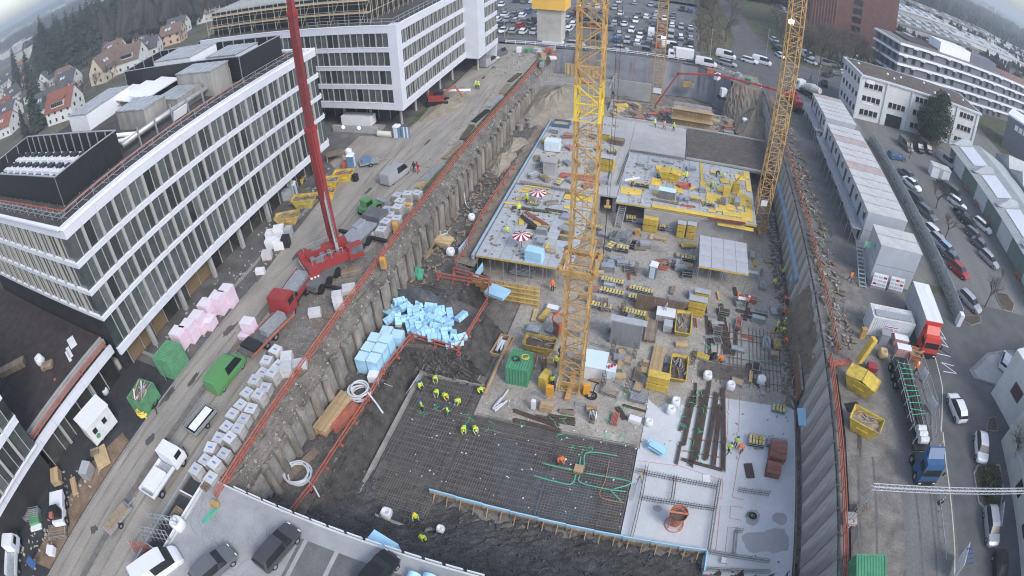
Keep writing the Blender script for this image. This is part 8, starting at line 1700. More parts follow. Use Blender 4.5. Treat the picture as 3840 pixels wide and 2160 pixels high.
# three-storey white building
t=thing('white_office','three-storey white office with flat dark roof behind the site offices','building',loc=(42,122.6,0),rz=R(4.6))
WW=mat('pale_wall',(0.6,0.6,0.6),.8,.1,.6)
MB().box(0,0,0,36.5,13,10.2).o('wall',WW,t);MB().box(-.4,-.4,10.2,36.9,13.4,10.6).o('roof_edge',CONC_W,t);MB().box(.3,.3,10.6,36.2,12.7,10.68).o('roof',mat('mossy_roof',(0.12,0.1,0.085),.95,.35,.5,fine=.3),t)
wq=cached('wwin',lambda:MB().cbox((0,0,0),(1.0,.08,1.3)).mesh('window',CARG))
for f in range(3):
    for g in range(5):
        if f == 0 and g == 1:continue
        if f == 2 and g in (1,3):continue
        for i in range(4):ob('window',wq,t,loc=(1.4+g*7.2+i*1.25,-.02,1.9+f*3.3))
        MB().box(.8+g*7.2,-.12,1.05+f*3.3,5.9+g*7.2,-.005,1.15+f*3.3).o('sill',CONC,t)
    for i in range(5):ob('window',wq,t,loc=(-.02,2+i*2.3,1.9+f*3.3),rz=PI/2)
for g in range(6):MB().box(-.35+g*7.2-.2,-.3,0,-.35+g*7.2+.2,-.004,10.19).o('pilaster',CONC_W,t)
MB().box(8.2,-.1,0,12.6,-.003,3.0).o('entrance',CARG,t);MB().box(1.2,-.1,8.9,3.4,-.004,10.0).o('sign',WHITE,t);MB().box(.8,-.1,3.9,4.0,-.004,4.6).o('sign',WHITE,t)
rr=random.Random(3)
for i in range(9):MB().cyl((rr.uniform(2,34),rr.uniform(2,11),10.68),(0,0,0),.1,.1,6) if False else MB().cyl((0,0,0),(0,0,.35),.35,.2,8).o('roof_vent',WHITE,t,loc=(rr.uniform(2,34),rr.uniform(2,11),10.68))
# long striped building
t=thing('banded_building','long grey office with continuous white balcony bands behind the white office','building',loc=(64,156.5,0),rz=R(18.3))
GW=mat('slate_panel',(0.13,0.14,0.17),.6,.12,.6);L=86
MB().box(0,0,0,L,13,15.4).o('wall',GW,t)
for f in range(5):MB().box(-.7,-.7,.1+f*3.1+2.4,L+.7,13.3,.1+f*3.1+3.0).o('balcony_band',WPAN2,t)
ww=cached('bwin',lambda:MB().cbox((0,0,0),(1.5,.08,1.9)).mesh('window',CARG));aw=cached('bawn',lambda:MB().cbox((0,0,0),(1.8,.5,.3)).mesh('awning',WHITE))
for f in range(5):
    for i in range(22):
        if (i*7+f*3)%5 == 0:continue
        ob('window',ww,t,loc=(2.5+i*3.85,-.02,1.4+f*3.1));
        if (i+f)%2:ob('awning',aw,t,loc=(2.5+i*3.85,-.3,2.3+f*3.1))
    for i in range(4):ob('window',ww,t,loc=(-.02,2+i*3,1.4+f*3.1),rz=PI/2)
MB().box(6,4,15.7,30,12,16.2).o('roof',ROOFD,t);MB().box(20,3,15.6,36,9,19).o('penthouse',WPAN2,t);MB().box(36.1,3,15.6,52,9,18.5).o('penthouse',GW,t);MB().box(.2,.2,15.55,L-.2,12.8,15.66).o('roof',mat('gravel_roof',(0.2,0.19,0.18),.9,.25,.5),t)
MB().box(56,2,15.6,L,12,15.8).o('roof',mat('red_gravel_roof',(0.25,0.13,0.11),.9,.25,.5),t)
t=thing('grey_block','slate grey block with white parapet at the right edge','building',loc=(99,141,0),rz=R(-40));MB().box(0,0,0,30,14,10).o('wall',GW,t);MB().box(-.3,-.3,10,30.3,14.3,10.5).o('parapet',WPAN2,t)
for i in range(6):MB().box(3+i*1.6,-.05,7,4.2+i*1.6,-.004,8.6).o('window',WHITE,t)
t=thing('brick_tower','red brick high-rise block behind the bare trees','building',loc=(44,196,0),rz=R(3));MB().box(0,0,0,34,14,34).o('wall',mat('red_brick',(0.15,0.075,0.065),.85,.2,.5,fine=.15),t)
for i in range(9):MB().box(.6+i*1.1,-.35,0,1.0+i*1.1,-.003,34).o('pilaster',mat('red_brick_light',(0.2,0.105,0.09),.85,.2,.5),t)
for f in range(10):MB().box(16,-.06,1+f*3.3,19.6,-.003,3.2+f*3.3).o('window',CARG,t)
# ================================================================ people
W8=[((-20.39,38.54,-7.95),.4,'bend','yellow','blue','at the far edge of the rebar mat'),((-21.37,36.75,-7.95),1.2,'stand','yellow','blue','at the upper left corner of the rebar mat'),((-19.52,36.72,-7.95),.2,'bend','yellow','blue','kneeling in the middle of the rebar mat'),((-18.58,36.49,-7.95),.9,'bend','yellow','orange','with an orange helmet bending in the rebar'),((-16.86,36.21,-7.95),-.3,'bend','yellow','blue','bending nearest the concrete corner'),((-20.32,34.32,-7.95),2.4,'stand','yellow','blue','standing at the left edge of the rebar mat'),((-17.43,34.43,-7.95),-1,'walk','yellow','blue','walking along the timber on the rebar mat'),((-15.3,38.14,-8),2,'bend','yellow','orange','crouching on the slab corner above the rebar'),((-15.19,32.96,-7.95),.3,'bend','yellow','yellow','bending beside the rebar strip, left one'),((-14.13,33.27,-7.95),.6,'bend','yellow','white','bending beside the rebar strip, right one')]
for p,rz,po,to,he,l in W8:person('worker in %s hi-vis %s' % (to,l),p,rz,po,to,'dark',he)
for p,rz,po,to,he,l in (((-8.44,44.36,-8),0,'walk','yellow','yellow','walking behind the middle crane foot'),((-8.25,45.76,-8),.5,'stand','dark','blue','in dark clothes behind the crane mast'),((-8.14,41.4,-8),-2.5,'stand','yellow','blue','with dark sleeves between the yellow cabinet and the crane'),((12.07,60.79,-8),1.6,'stand','orange','orange','left one of two carrying a white board'),((13.55,60.45,-8),-1.6,'carry','orange','white','right one of two carrying a white board'),((9.01,49.71,-8),1.2,'bend','dark','white','in a dark jacket tying rebar'),((10.06,49.45,-8),-.8,'bend','orange','orange','tying rebar beside the dark jacket'),((11.37,36.5,-8),2.6,'walk','yellow','blue','at the head of the group on the pale slab'),((12.09,37.46,-8),2.8,'stand','yellow','blue','behind in the group on the pale slab'),((12.84,36.87,-8),-2,'bend','orange','white','in the group on the pale slab'),((-5.16,31.65,-7.9),1.6,'bend','orange','white','crouching by the green drains'),((-15.86,21.59,-7.8),.5,'stand','yellow','yellow','at the lower right corner of the rebar pit'),((-14.7,19.88,-7.6),1.2,'bend','yellow','yellow','by the manhole ring'),
 ((-4.63,80.82,-4.6),1.0,'carry','yellow','white','carrying a board on the yellow deck'),((-0.88,84.76,-4.6),-1.2,'stand','yellow','orange','left of the tipping skip'),((3.67,85.29,-4.6),.8,'walk','yellow','white','right of the tipping skip'),((9.99,88.65,-4.6),.3,'bend','yellow','white','at the back right of the yellow deck'),((8.87,88.77,-4.6),2,'bend','dark','white','in a white shirt at the back of the deck'),((7.89,84.73,-4.6),1.1,'bend','yellow','yellow','in the middle right of the yellow deck'),((-19.26,68.24,-4.6),.5,'stand','yellow','yellow','on the left edge of the grey deck'),((-18.87,71.15,-4.6),-.5,'stand','yellow','yellow','beside the far parasol'),((-19.45,63.14,-4.6),.2,'bend','yellow','yellow','bent over on the left rim of the grey deck'),((-2.81,105.62,-4.6),.2,'walk','yellow','white','left of three on the far upper slab'),((-0.98,105.09,-4.6),.6,'walk','orange','white','middle of three on the far upper slab'),((0.89,105.09,-4.6),-.4,'stand','yellow','white','right of three on the far upper slab'),((5.58,113.34,-5.7),.9,'bend','yellow','white','on the far slab beside the formwork'),((-11.78,56.94,-8),.4,'stand','orange','orange','behind the crane mast under the deck'),
 ((19.22,68.36,-8),.2,'stand','yellow','yellow','below the blue edge by the yard wall'),((17.89,66.16,-8),-.6,'bend','yellow','yellow','bending at the yard wall corner'),((18.88,62.53,-8),1.5,'bend','orange','white','at the top of the timber shutter'),((18.56,59.39,-8),-.5,'stand','orange','orange','second down along the timber shutter'),((18.49,57.34,-8),.7,'stand','yellow','white','third down along the timber shutter'),((17.31,56.41,-8),1.7,'stand','yellow','yellow','facing the group at the timber shutter'),((18.54,56.13,-8),-1.7,'bend','yellow','yellow','bending at the timber shutter'),((18.5,54.48,-8),.1,'bend','orange','orange','lowest of the group along the timber shutter')):
    person('worker in %s %s' % (('%s hi-vis' % to if to != 'dark' else 'dark jacket'),l),p,rz,po,to,'dark',he)
for p,rz,po,to,le,he,l in (((-35.01,68.6,0),.3,'stand','dark','dark','hair','person in dark clothes beside the red-clad worker on the haul road'),((-34.36,68.58,0),-.3,'walk','red','red','hair','person in red workwear at the haul road edge'),((-37.78,104.04,0),.2,'stand','yellow','dark','white','hi-vis person on the haul road near the office block, left'),((-37.2,103.85,0),-.2,'stand','yellow','dark','white','hi-vis person on the haul road near the office block, right'),((35.1,144.23,0),1.2,'walk','dark','dark','hair','person in black crossing the side street'),((25.56,58.72,0),.3,'walk','orange','blue','hair','person in orange vest on the path beside the office containers'),((31.8,44.04,0),0,'stand','orange','dark','white','worker in orange hi-vis behind the rebar lorry'),((-51.36,1.09,0),.9,'bend','yellow','blue','blue','worker under the canopy of the near office block')):
    person(l,p,rz,po,to,le,he)
MB().cbox((0,0,0),(2.6,.12,.3)).o('carried_board',WHITE,loc=((-4.71,80.65,-3.2)),rz=.6,rot=None,label='white board carried by the worker on the yellow deck',cat='board')
MB().cbox((0,0,1.0),(1.6,.6,.08)).o('carried_board',WHITE,loc=((12.83,60.68,-8)),label='white board between the two orange workers',cat='board')
# ================================================================ trees
BARK=mat('bark',(0.1,0.085,0.07),.95,.3,2);TWIG=mat('bare_twigs',(0.135,0.112,0.09),.95,.3,1.5,rnd=.15);NEED=mat('needles',(0.035,0.048,0.032),.9,.4,.6,rnd=.3);EVER=mat('evergreen',(0.05,0.065,0.032),.9,.45,.8);SHRUB=mat('shrub_leaf',(0.07,0.085,0.04),.9,.4,2)
def bare_tree(seed,h=9.0):
    def f():
        rnd=random.Random(seed);tr,tw=MB(),MB()
        def grow(p,d,L,r,lev):
            q=p+d*L;(tr if lev < 3 else tw).cyl(p,q,r,r*.65,6 if lev < 2 else (4 if lev < 3 else 3),caps=False)
            if lev >= 5:return
            for k in range((4,4,4,3,3)[lev]):
                a=rnd.uniform(0,2*PI);t=rnd.uniform(.5,1) if lev else rnd.uniform(.75,1.0);s=rnd.uniform(.45,.85)
                u=d.orthogonal().normalized();w=d.cross(u);nd=(d*(1-s*.5)+(u*math.cos(a)+w*math.sin(a))*s+Vector((0,0,.18))).normalized();grow(p+d*L*t,nd,L*rnd.uniform(.55,.8),r*.55,lev+1)
        grow(Vector((0,0,-.2)),Vector((rnd.uniform(-.05,.05),rnd.uniform(-.05,.05),1)).normalized(),h*.3,h*.018,0)
        return tr.mesh('trunk',BARK),tw.mesh('crown',TWIG)
    return cached(('bt',seed,h),f)
def conifer(seed,h=18.0,w=.2,m=None):
    m=m or NEED
    def f():
        rnd=random.Random(seed);b=MB();z=h*.06
        while z < h*.99:
            t=z/h;r=h*w*(1-t)**.8*rnd.uniform(.85,1.15)+.15;n=int(7+9*(1-t))
            for i in range(n):
                a=rnd.uniform(0,2*PI);L=r*rnd.uniform(.55,1.1);dr=rnd.uniform(.15,.35);c,s=math.cos(a),math.sin(a);ww=L*rnd.uniform(.22,.36);zz=z+rnd.uniform(-.3,.3)*h*.03
                b.add([(0,0,zz+.1*L),(L*.55*c-ww*s,L*.55*s+ww*c,zz-dr*L*.5),(L*c,L*s,zz-dr*L),(L*.55*c+ww*s,L*.55*s-ww*c,zz-dr*L*.5),(L*.5*c,L*.5*s,zz+.12*L)],[(0,1,4),(4,1,2),(4,2,3),(0,4,3)])
            z += h*.028
        return MB().cyl((0,0,-.3),(0,0,h*.95),h*.016,.03,6).mesh('trunk',BARK),b.mesh('crown',m)
    return cached(('cf',seed,h,w,m.name),f)
def leafy(seed,rx,rz_,m,n=1400,leaf=.4,base=.3):
    def f():
        rnd=random.Random(seed);b=MB()
        cl=[(rnd.gauss(0,.45),rnd.gauss(0,.45),rnd.uniform(-.85,.85)) for _ in range(26)]
        for i in range(n):
            c=cl[i%26];p=Vector((c[0]+rnd.gauss(0,.22),c[1]+rnd.gauss(0,.22),c[2]+rnd.gauss(0,.16)))
            k=math.sqrt(p.x**2+p.y**2+p.z**2);
            if k > 1.05:p *= 1.0/k
            q=Vector((p.x*rx*(1.05-.25*p.z),p.y*rx*(1.05-.25*p.z),base+rz_*(1+p.z)));d1=Vector((rnd.uniform(-1,1),rnd.uniform(-1,1),rnd.uniform(-.3,1))).normalized()*leaf;d2=Vector((rnd.uniform(-1,1),rnd.uniform(-1,1),rnd.uniform(-1,1))).normalized()*leaf*.6
            b.add([q,q+d1,q+d1*.6+d2],[(0,1,2)])
        return MB().cyl((0,0,-.2),(0,0,base+rz_*1.5),rx*.08,.05,6).mesh('trunk',BARK),b.mesh('crown',m)
    return cached(('lf',seed,rx,rz_,m.name,n),f)
def tree(name,label,meshes,loc,s=1.0,rz=0,group=None,cat='tree'):
    t=thing(name,label,cat,loc=loc,rz=rz,group=group,scl=(s,)*3);ob('trunk',meshes[0],t);ob('crown',meshes[1],t);return t
tree('evergreen_tree','tall dense evergreen tree in front of the white office',leafy(1,4.3,6.6,EVER,16000,.5),(62.5,120.5,0))
for k,(p,s) in enumerate((((51.02,106.22,0),.8),((59.05,111.47,0),.8),((50.08,86.21,0),1.0),((48.15,76.21,0),.9),((50.08,59.76,0),.9),((57.05,67.09,0),.5),((44.48,32.28,0),1.0),((46.35,35.15,0),.9))):tree('bare_tree','bare winter tree in the works yard, %s counting away from the offices' % ORD[k],bare_tree(k%4,8),p,s,k,'bare trees in the yard')
tree('shrub','dark green shrub on the kerbed island beside the parked cars',leafy(5,1.5,.7,SHRUB,1400,.3,.1),(39.85,29.58,0),1.1,0,None,'shrub');tree('shrub','low green shrub at the near end of the kerbed island',leafy(6,1.0,.5,SHRUB,900,.3,.1),(40.06,27.46,0),1.0,0,None,'shrub')
rg=random.Random(40);k=0
for x,y,h in ((8,152,.8),(6.5,163,1.2),(14,168,1.5),(10,176,1.6),(16,183,1.7),(11,193,1.5),(18,205,1.6),(12,214,1.4),(20,228,1.6),(10,236,1.5),(24,246,1.6),(16,258,1.5)):tree('bare_tree','large bare tree between the car park and the side street, %s from the pit' % ORD[k],bare_tree(k%4,10),(x,y,0),h,k,'bare trees by the side street');k += 1
k=0
for i in range(38):x,y=34+(i%7)*4.2+rg.uniform(-1,1),162+(i//7)*7+rg.uniform(-2,2);tree('bare_tree','bare tree in the copse before the brick tower, %s one' % ordw(i),bare_tree(i%4,10),(x,y,0),rg.uniform(1.2,1.7),i,'copse before the brick tower')
b=MB()
for i in range(3000):
    x,y=rg.uniform(5,13),rg.uniform(150,250);
    if rg.random() < .5:x,y=rg.uniform(-74,4),rg.choice((222,176.5,159.5,146))+rg.gauss(0,.5)
    z=rg.uniform(0,1.1);s=.35;b.add([(x,y,z),(x+rg.uniform(-s,s),y+rg.uniform(-s,s),z+s),(x+s,y+rg.uniform(-s,s),z)],[(0,1,2)])
b.o('hedge',mat('winter_hedge',(0.085,0.08,0.045),.95,.4,1),label='low winter hedges round the car park',cat='hedge',kind='stuff')
# ================================================================ car park
COLS=['white','silver','grey','black','dark_grey','silver','white','white','black','grey','silver','dark_grey','silver','blue','white','grey','red']
rows=[(140.6,-36,4,'in the street lane above the far pit wall'),(149.6,-68,4,'front row'),(156.5,-68,4,'second row'),(162.5,-68,4,'third row'),(169.5,-68,4,'fourth row'),(176,-68,4,'fifth row'),(184,-68,4,'sixth row'),(192,-68,4,'seventh row'),(205,-68,4,'back row')]
ci=0
for r,(y,x0,x1,l) in enumerate(rows):
    x=x0;n=0
    while x < x1:
        w=2.75 if r else 5.6
        if rg.random() < (.72 if r < 5 else .5):
            kd=rg.choice(('hatch','hatch','sedan','estate','van' if rg.random() < .3 else 'estate'));c=COLS[(ci*5+r)%len(COLS)]
            n += 1;ob('parked_car',one_car_mesh(kd),loc=(x,y+rg.uniform(-.3,.3),.01),rz=(PI/2*(1 if (ci+r)%3 else -1)+rg.uniform(-.05,.05)) if r else rg.uniform(-.05,.05),m=PAINT[c],label='%s %s, %s from the left, %s' % (c.replace('_',' '),'van' if kd == 'van' else 'car',ordw(n-1),l if r == 0 else 'car park '+l),cat='car',group='cars in the car park')
            ci += 1
        x += w
for k,(p,rz,kd,c) in enumerate([((30.26,181.1,0),-1.2,'hatch','white'),((30.18,175.94,0),-1.2,'sedan','grey'),((29.91,169.74,0),-1.2,'estate','black'),((29.48,161.66,0),-1.2,'hatch','white'),((44.09,255.65,0),-.9,'sedan','silver'),((43.5,243.51,0),-.9,'hatch','white'),((42.59,230.06,0),-.9,'estate','dark_grey'),((38.88,177.33,0),-1,'estate','pale_blue'),((38.99,169.38,0),-1,'van','white'),((38.99,163.02,0),-.6,'hatch','white'),((43.3,165.51,0),0,'van','silver'),((47.28,167.25,0),0,'estate','silver'),((54.24,175.82,0),.3,'van','white'),((49.14,160.38,0),.4,'hatch','white'),((45.81,157.28,0),.4,'estate','grey'),((42.03,152.98,0),.9,'estate','dark_grey'),((38.75,142.94,0),1.4,'estate','black'),((60.42,195.76,0),-.7,'estate','white'),((60.08,190.37,0),-.7,'hatch','white'),((71.23,204.86,0),-.8,'sedan','grey'),((71.24,199.61,0),-.8,'hatch','silver'),((71.27,194.64,0),-.8,'hatch','beige'),((71.33,189.91,0),-.8,'sedan','black'),((-1.55,149.37,0),.1,'van','white'),((12.8,149.41,0),-.2,'van','white'),((12.89,141.98,0),-.3,'estate','silver'),((19.15,148.96,0),-.3,'estate','white'),((22.56,150.43,0),-.3,'van','white'),((7.28,138.47,0),-.1,'van','white')]):
    ob('parked_car',one_car_mesh(kd),loc=p,rz=rz,m=PAINT[c],label='%s %s along the side street, %s counted from the car park' % (c.replace('_',' '),'van' if kd == 'van' else 'car',ordw(k)),cat='car',group='vehicles along the side street')
t=thing('box_van','white box van parked above the far geotextile wall','van',loc=(1.18,140.21,0));truck_cab(t,-3.2,WHITE,2.0,2.2,1.7,False);MB().box(-1.4,-1.05,.7,3.0,1.05,3.0).o('box_body',WHITE,t);truck_wheels(t,(-2.4,1.8),2.0,.38)
for nm,lb,p,m_,rz in (('concrete_mixer','white concrete mixer lorry at the far end of the site offices',(31.83,130.72,0),WHITE,2.2),('pump_truck','red concrete pump lorry beside the far office containers',(26.5,119.5,0),RED,1.7)):
    t=thing(nm,lb,'lorry',loc=p,rz=rz);truck_cab(t,2.2,m_,2.4,2.8,1.9,False);MB().box(-4,-1.1,.8,2.2,1.1,1.1).o('chassis',BLACKM,t);truck_wheels(t,(-3,-1.8,3),2.4,.48)
    if nm == 'concrete_mixer':MB().cyl((-3.6,0,2.6),(-1.4,0,2.3),.7,1.2,14).cyl((-1.4,0,2.3),(1.2,0,1.9),1.2,.8,14).o('drum',mat('mixer_drum',(0.55,0.54,0.52),.5,.2,2),t)
    else:MB().box(-3,-.8,1.1,1.5,.8,2.4).cyl((0,0,2.4),(0,0,3.6),.5,.4,10).o('pump_body',RED,t)
for k in range(5):MB().cyl((0,0,0),(0,0,8),.09,.05,6).cbox((0,-.5,8),(.15,1.2,.12)).o('street_lamp',GALV,loc=((8.5,146,0),(-18,143.5,0),(-44,144,0),(33.8,131,0),(25,160,0))[k],label='grey street lamp %s' % ('on the verge by the side street','behind the far crane','at the left of the car park','near the concrete mixer','at the street bend')[k],cat='street lamp')
railing('street_barrier','white and red barrier rail along the street above the far pit wall',[(-42,138.6,0),(8,139.4,0),(13,135,0),(20,128.5,0)],WHITE,1.0,2.5,(.4,.8),.06,cat='barrier')
for k in range(18):pack('site_store','jumbled pack of stores at the far site entrance, %s one' % ORD[k],(rg.uniform(-38,-27) if k < 12 else rg.uniform(8,19),rg.uniform(118,136) if k < 12 else rg.uniform(127.5,135),0),(rg.uniform(.8,2),rg.uniform(.8,1.6),rg.uniform(.5,1.6)),(WHITE,GALV,WOOD,GRC2,BRICKW,ORANGE)[k%6],rg.uniform(0,3),'stores','stores at the site entrance',2)
# ================================================================ houses on the left
TILE_R=mat('red_roof_tiles',(0.22,0.085,0.062),.85,.15,.6,fine=.15);TILE_B=mat('brown_roof_tiles',(0.16,0.115,0.095),.85,.2,.6,fine=.2);TILE_D=mat('dark_roof_tiles',(0.085,0.085,0.095),.85,.2,.6,fine=.2);TILE_O=mat('orange_brown_tiles',(0.18,0.115,0.08),.85,.2,.6,fine=.2)
REND=[mat('render_white',(0.62,0.62,0.6),.85,.06,.6),mat('render_cream',(0.6,0.52,0.4),.85,.06,.6),mat('render_peach',(0.55,0.4,0.3),.85,.06,.6)]
HW=cached('hw',lambda:MB().cbox((0,0,0),(.9,.1,1.2)).mesh('window',CARG));RW=cached('rw',lambda:MB().cbox((0,0,0),(1.1,1.3,.08)).mesh('skylight',mat('skylight_glass',(0.45,0.5,0.55),.2,.2,1)))
def house(label,loc,rz,L=11,W=9,h=5.2,rh=4.6,roof=TILE_B,wall=0,dormer=False,hip=0):
    t=thing('house',label,'house',loc=loc,rz=rz)
    a,c=L/2,W/2;MB().add([(-a,-c,0),(a,-c,0),(a,c,0),(-a,c,0),(-a,-c,h),(a,-c,h),(a,c,h),(-a,c,h),(-a+hip,0,h+rh-.25),(a-hip,0,h+rh-.25)],[(0,1,5,4),(1,2,6,9,5),(2,3,7,6),(3,0,4,8,7)]).o('wall',REND[wall],t)
    o=.5;s=rh/c;e=h-o*s;r_=MB()
    for y in (-1,1):r_.add([(-a-o*.6,y*(c+o),e),(a+o*.6,y*(c+o),e),(a+o*.6-hip,0,h+rh),(-a-o*.6+hip,0,h+rh),(-a-o*.6,y*(c+o),e-.2),(a+o*.6,y*(c+o),e-.2),(a+o*.6-hip,0,h+rh-.2),(-a-o*.6+hip,0,h+rh-.2)],[(0,1,2,3),(7,6,5,4),(0,4,5,1),(1,5,6,2),(3,7,4,0)])
    if hip:r_.add([(-a-.3,-c-o,e),(-a-.3,c+o,e),(-a-.3+hip,0,h+rh),(a+.3,-c-o,e),(a+.3,c+o,e),(a+.3-hip,0,h+rh)],[(0,1,2),(3,4,5)])
    ro=r_.o('roof',roof,t);MB().cbox((a*.4,c*.2,h+rh),(.7,.7,1.6)).o('chimney',TILE_R,ro)
    n=max(2,int(L/3))
    for f in range(int(h/2.5)):
        for i in range(n):
            for y in (-1,1):ob('window',HW,t,loc=(-a+(i+.5)*L/n,y*(c+.01),1.5+f*2.6))
        for i in (-1,1):
            for x in (-1,1):ob('window',HW,t,loc=(x*(a+.01),i*W*.22,1.5+f*2.6),rz=PI/2)
    for i in (-1,1):ob('window',HW,t,loc=(i*(a+.01),0,h+1.2),rz=PI/2)
    for i in range(2):ob('skylight',RW,ro,loc=(-a*.4+i*1.6,-c*.55,h+rh*.45+.12),rot=(math.atan(s),0,0))
    if dormer:d=MB();d.box(-a*.5,-c*.95,h+.2,a*.5,-c*.2,h+2.1);d.o('dormer',REND[0],t);MB().add([(-a*.55,-c*1.05,h+2.1),(a*.55,-c*1.05,h+2.1),(a*.55,-c*.02,h+3.6),(-a*.55,-c*.02,h+3.6)],[(0,1,2,3)]).o('dormer_roof',roof,t);[ob('window',HW,t,loc=(-a*.4+i*a*.8/5,-c*.96,h+1.2)) for i in range(6)]
    return t
HS=[((-172,92,0),20,16,10,6,6,TILE_R,0,1,0,'white house with a bright red roof and long dormer nearest the office roof'),((-196,99,0),22,26,11,5,5.5,TILE_D,0,0,0,'long house with grey slate roof behind the red-roofed one'),((-190,125,0),100,15,11,6,7,TILE_B,1,0,0,'tall cream house with brown roof behind the bare tree'),((-182,133,0),20,14,10,5.5,6,TILE_B,0,1,0,'brown-roofed house with solar panels beside the tall cream one'),((-187,147,0),30,11,9,4.5,4.5,TILE_D,0,0,0,'white house with skylights near the black enclosure'),((-186,160,0),25,12,9,6,4,TILE_B,2,0,0,'peach house with brown roof by the scaffold'),((-200,176,0),20,12,9,5,4.5,TILE_D,0,0,0,'white house with dark roof below the conifers'),((-232,191,0),30,13,11,6,5,TILE_O,0,0,4,'white house with orange hipped roof at the wood edge'),((-217,199,0),20,14,11,6,5,TILE_R,0,0,4,'white house with red hipped roof at the wood edge'),((-197,194,0),25,13,11,6,5,TILE_B,0,0,4,'brown hipped-roof house next to the scaffold'),((-228,176,0),25,12,9,5,4.5,TILE_O,0,0,0,'low orange-brown roofed house among bare trees'),((-215,120,0),20,14,9,5,5,TILE_D,0,0,0,'dark-roofed house left of the tall cream house'),((-232,128,0),15,12,9,5,5,TILE_B,0,0,0,'brown-roofed house behind the dark-roofed one'),((-205,141,0),25,12,9,5,5,TILE_B,1,0,0,'small brown-roofed house behind the skylight house'),((-250,118,0),15,13,9,5,5,TILE_D,0,0,0,'dark-roofed house at the foot of the conifers'),((-262,104,0),105,12,9,5.5,5,TILE_R,0,0,0,'red-brown roofed house at the left edge'),((-285,120,0),100,12,9,5.5,5,TILE_D,0,0,0,'white gabled house below the big conifer'),((-240,98,0),20,14,10,5,5,TILE_D,0,0,0,'slate-roofed house near the left edge'),((-310,138,0),20,12,9,5.5,5,TILE_R,0,0,0,'red-roofed house behind the gabled house'),((-345,150,0),100,12,10,5.5,5,TILE_B,0,0,0,'brown-roofed house further up the left edge'),((-375,172,0),20,13,10,5.5,5,TILE_D,0,0,0,'dark-roofed house at the field edge'),((-330,180,0),15,12,10,5.5,5,TILE_B,0,0,0,'brown house half hidden by the conifer'),((-420,190,0),20,13,10,5.5,5,TILE_R,0,0,0,'far red-roofed house by the fields'),((-260,165,0),30,12,9,5,4.5,TILE_O,0,0,0,'orange-roofed house in the bare trees')]
for loc,a,L,W,h,rh,rf,wl,dm,hp,l in HS:house(l,loc,R(a),L*.82,W*.82,h*.88,rh*.85,rf,wl,dm,hp)
hp_=[q[0][:2] for q in HS];k=0
for _ in range(400):
    x,y=rg.uniform(-420,-178),rg.uniform(84,215)
    if k > 21 or any(math.hypot(x-a,y-c) < 17 for a,c in hp_) or y > 95-.42*(x+60) or y < 25-.3*(x+40):continue
    hp_.append((x,y));house('small house among the trees on the left slope, %s as placed from the offices' % ordw(k),(x,y,0),R(rg.choice((20,25,110))),rg.uniform(9,12),rg.uniform(7,8.5),rg.uniform(4.2,5.2),rg.uniform(3.6,4.6),(TILE_B,TILE_D,TILE_B,TILE_R,TILE_D)[k%5],(0,0,0,1)[k%4]);k += 1
k=0
S2('village_ground',[(-420,60),(-100,40),(-95,230),(-240,230),(-420,240)],.012,mat('garden_ground',(0.1,0.095,0.065),.95,.4,.08,fine=.4))
cs=[(-268,138,1.35,0)]+[(rg.uniform(-310,-240),rg.uniform(135,205),rg.uniform(.8,1.25),0) for _ in range(56)]+[(-360,185,1.0,0),(-400,205,.9,0),(-182,84,.75,0),(-300,150,1,0),(-236,112,.7,0)]
for x,y,s,_ in cs:
    if x < -310 or y-128 < (x+300)*.1+80:tree('conifer','dark conifer in the wood behind the houses, %s counted from the big one' % ordw(k),conifer(k%4,22,.23),(x,y,0),s*1.3,k,'conifers behind the houses');k += 1
for i in range(96):
    x,y=rg.choice(((rg.uniform(-330,-215),rg.uniform(190,290)),(rg.uniform(-260,-175),rg.uniform(80,190)),(rg.uniform(-240,-150),rg.uniform(200,300))));tree('bare_tree','bare tree among the houses, %s counted from the red roof' % ordw(i),bare_tree(i%4,11),(x,y,0),rg.uniform(.7,1.4),i,'bare trees among the houses')
tree('bare_tree','bare tree in front of the tall cream house',bare_tree(2,11),(-178,119,0),1.1);tree('conifer','dark fir beside the red-roofed house',conifer(1,16,.2),(-186,80,0),.8)
# far wood masses, fields, buildings (too far to tell apart)
def woods(name,label,cx,cy,rx,ry,n,h,seed,m=None):
    rnd=random.Random(seed);b=MB()
    for _ in range(n):
        a,r_=rnd.uniform(0,2*PI),math.sqrt(rnd.random());x,y=cx+rx*r_*math.cos(a),cy+ry*r_*math.sin(a);hh=h*rnd.uniform(.6,1.2);w=hh*rnd.uniform(.18,.4)
        for k in range(5):
            a=rnd.uniform(0,6.3);b.add([(x+w*math.cos(a),y+w*math.sin(a),hh*rnd.uniform(.1,.5)),(x-w*math.cos(a+.6),y-w*math.sin(a+.6),hh*rnd.uniform(.1,.5)),(x+rnd.uniform(-.3,.3)*w,y+rnd.uniform(-.3,.3)*w,hh)],[(0,1,2)])
    return b.o(name,m or NEED,label=label,cat='wood',kind='stuff')
BRW=mat('brown_wood_mass',(0.055,0.05,0.042),.95,.4,.05)
woods('woodland','dark wood on the rise behind the left houses',-285,228,105,70,2600,21,1,BRW);woods('woodland','wood beside the far fields on the left',-480,300,120,50,900,13,2,BRW);woods('woodland','tree belt beyond the far car park road',-30,280,120,30,900,12,3,BRW);woods('woodland','wooded valley side at the far left',-900,560,300,160,2200,18,4,BRW);woods('woodland','wooded hillside at the far right',700,900,420,200,2600,18,5,BRW);woods('woodland','tree belt among the far right halls',260,330,120,90,1000,12,6,BRW);woods('woodland','tree belt behind the banded building',150,230,80,18,500,11,7,BRW);woods('woodland','distant wood beyond the fields',-200,600,300,160,2200,15,8,BRW);woods('woodland','distant wood beyond the street',200,650,250,200,2000,15,9,BRW)
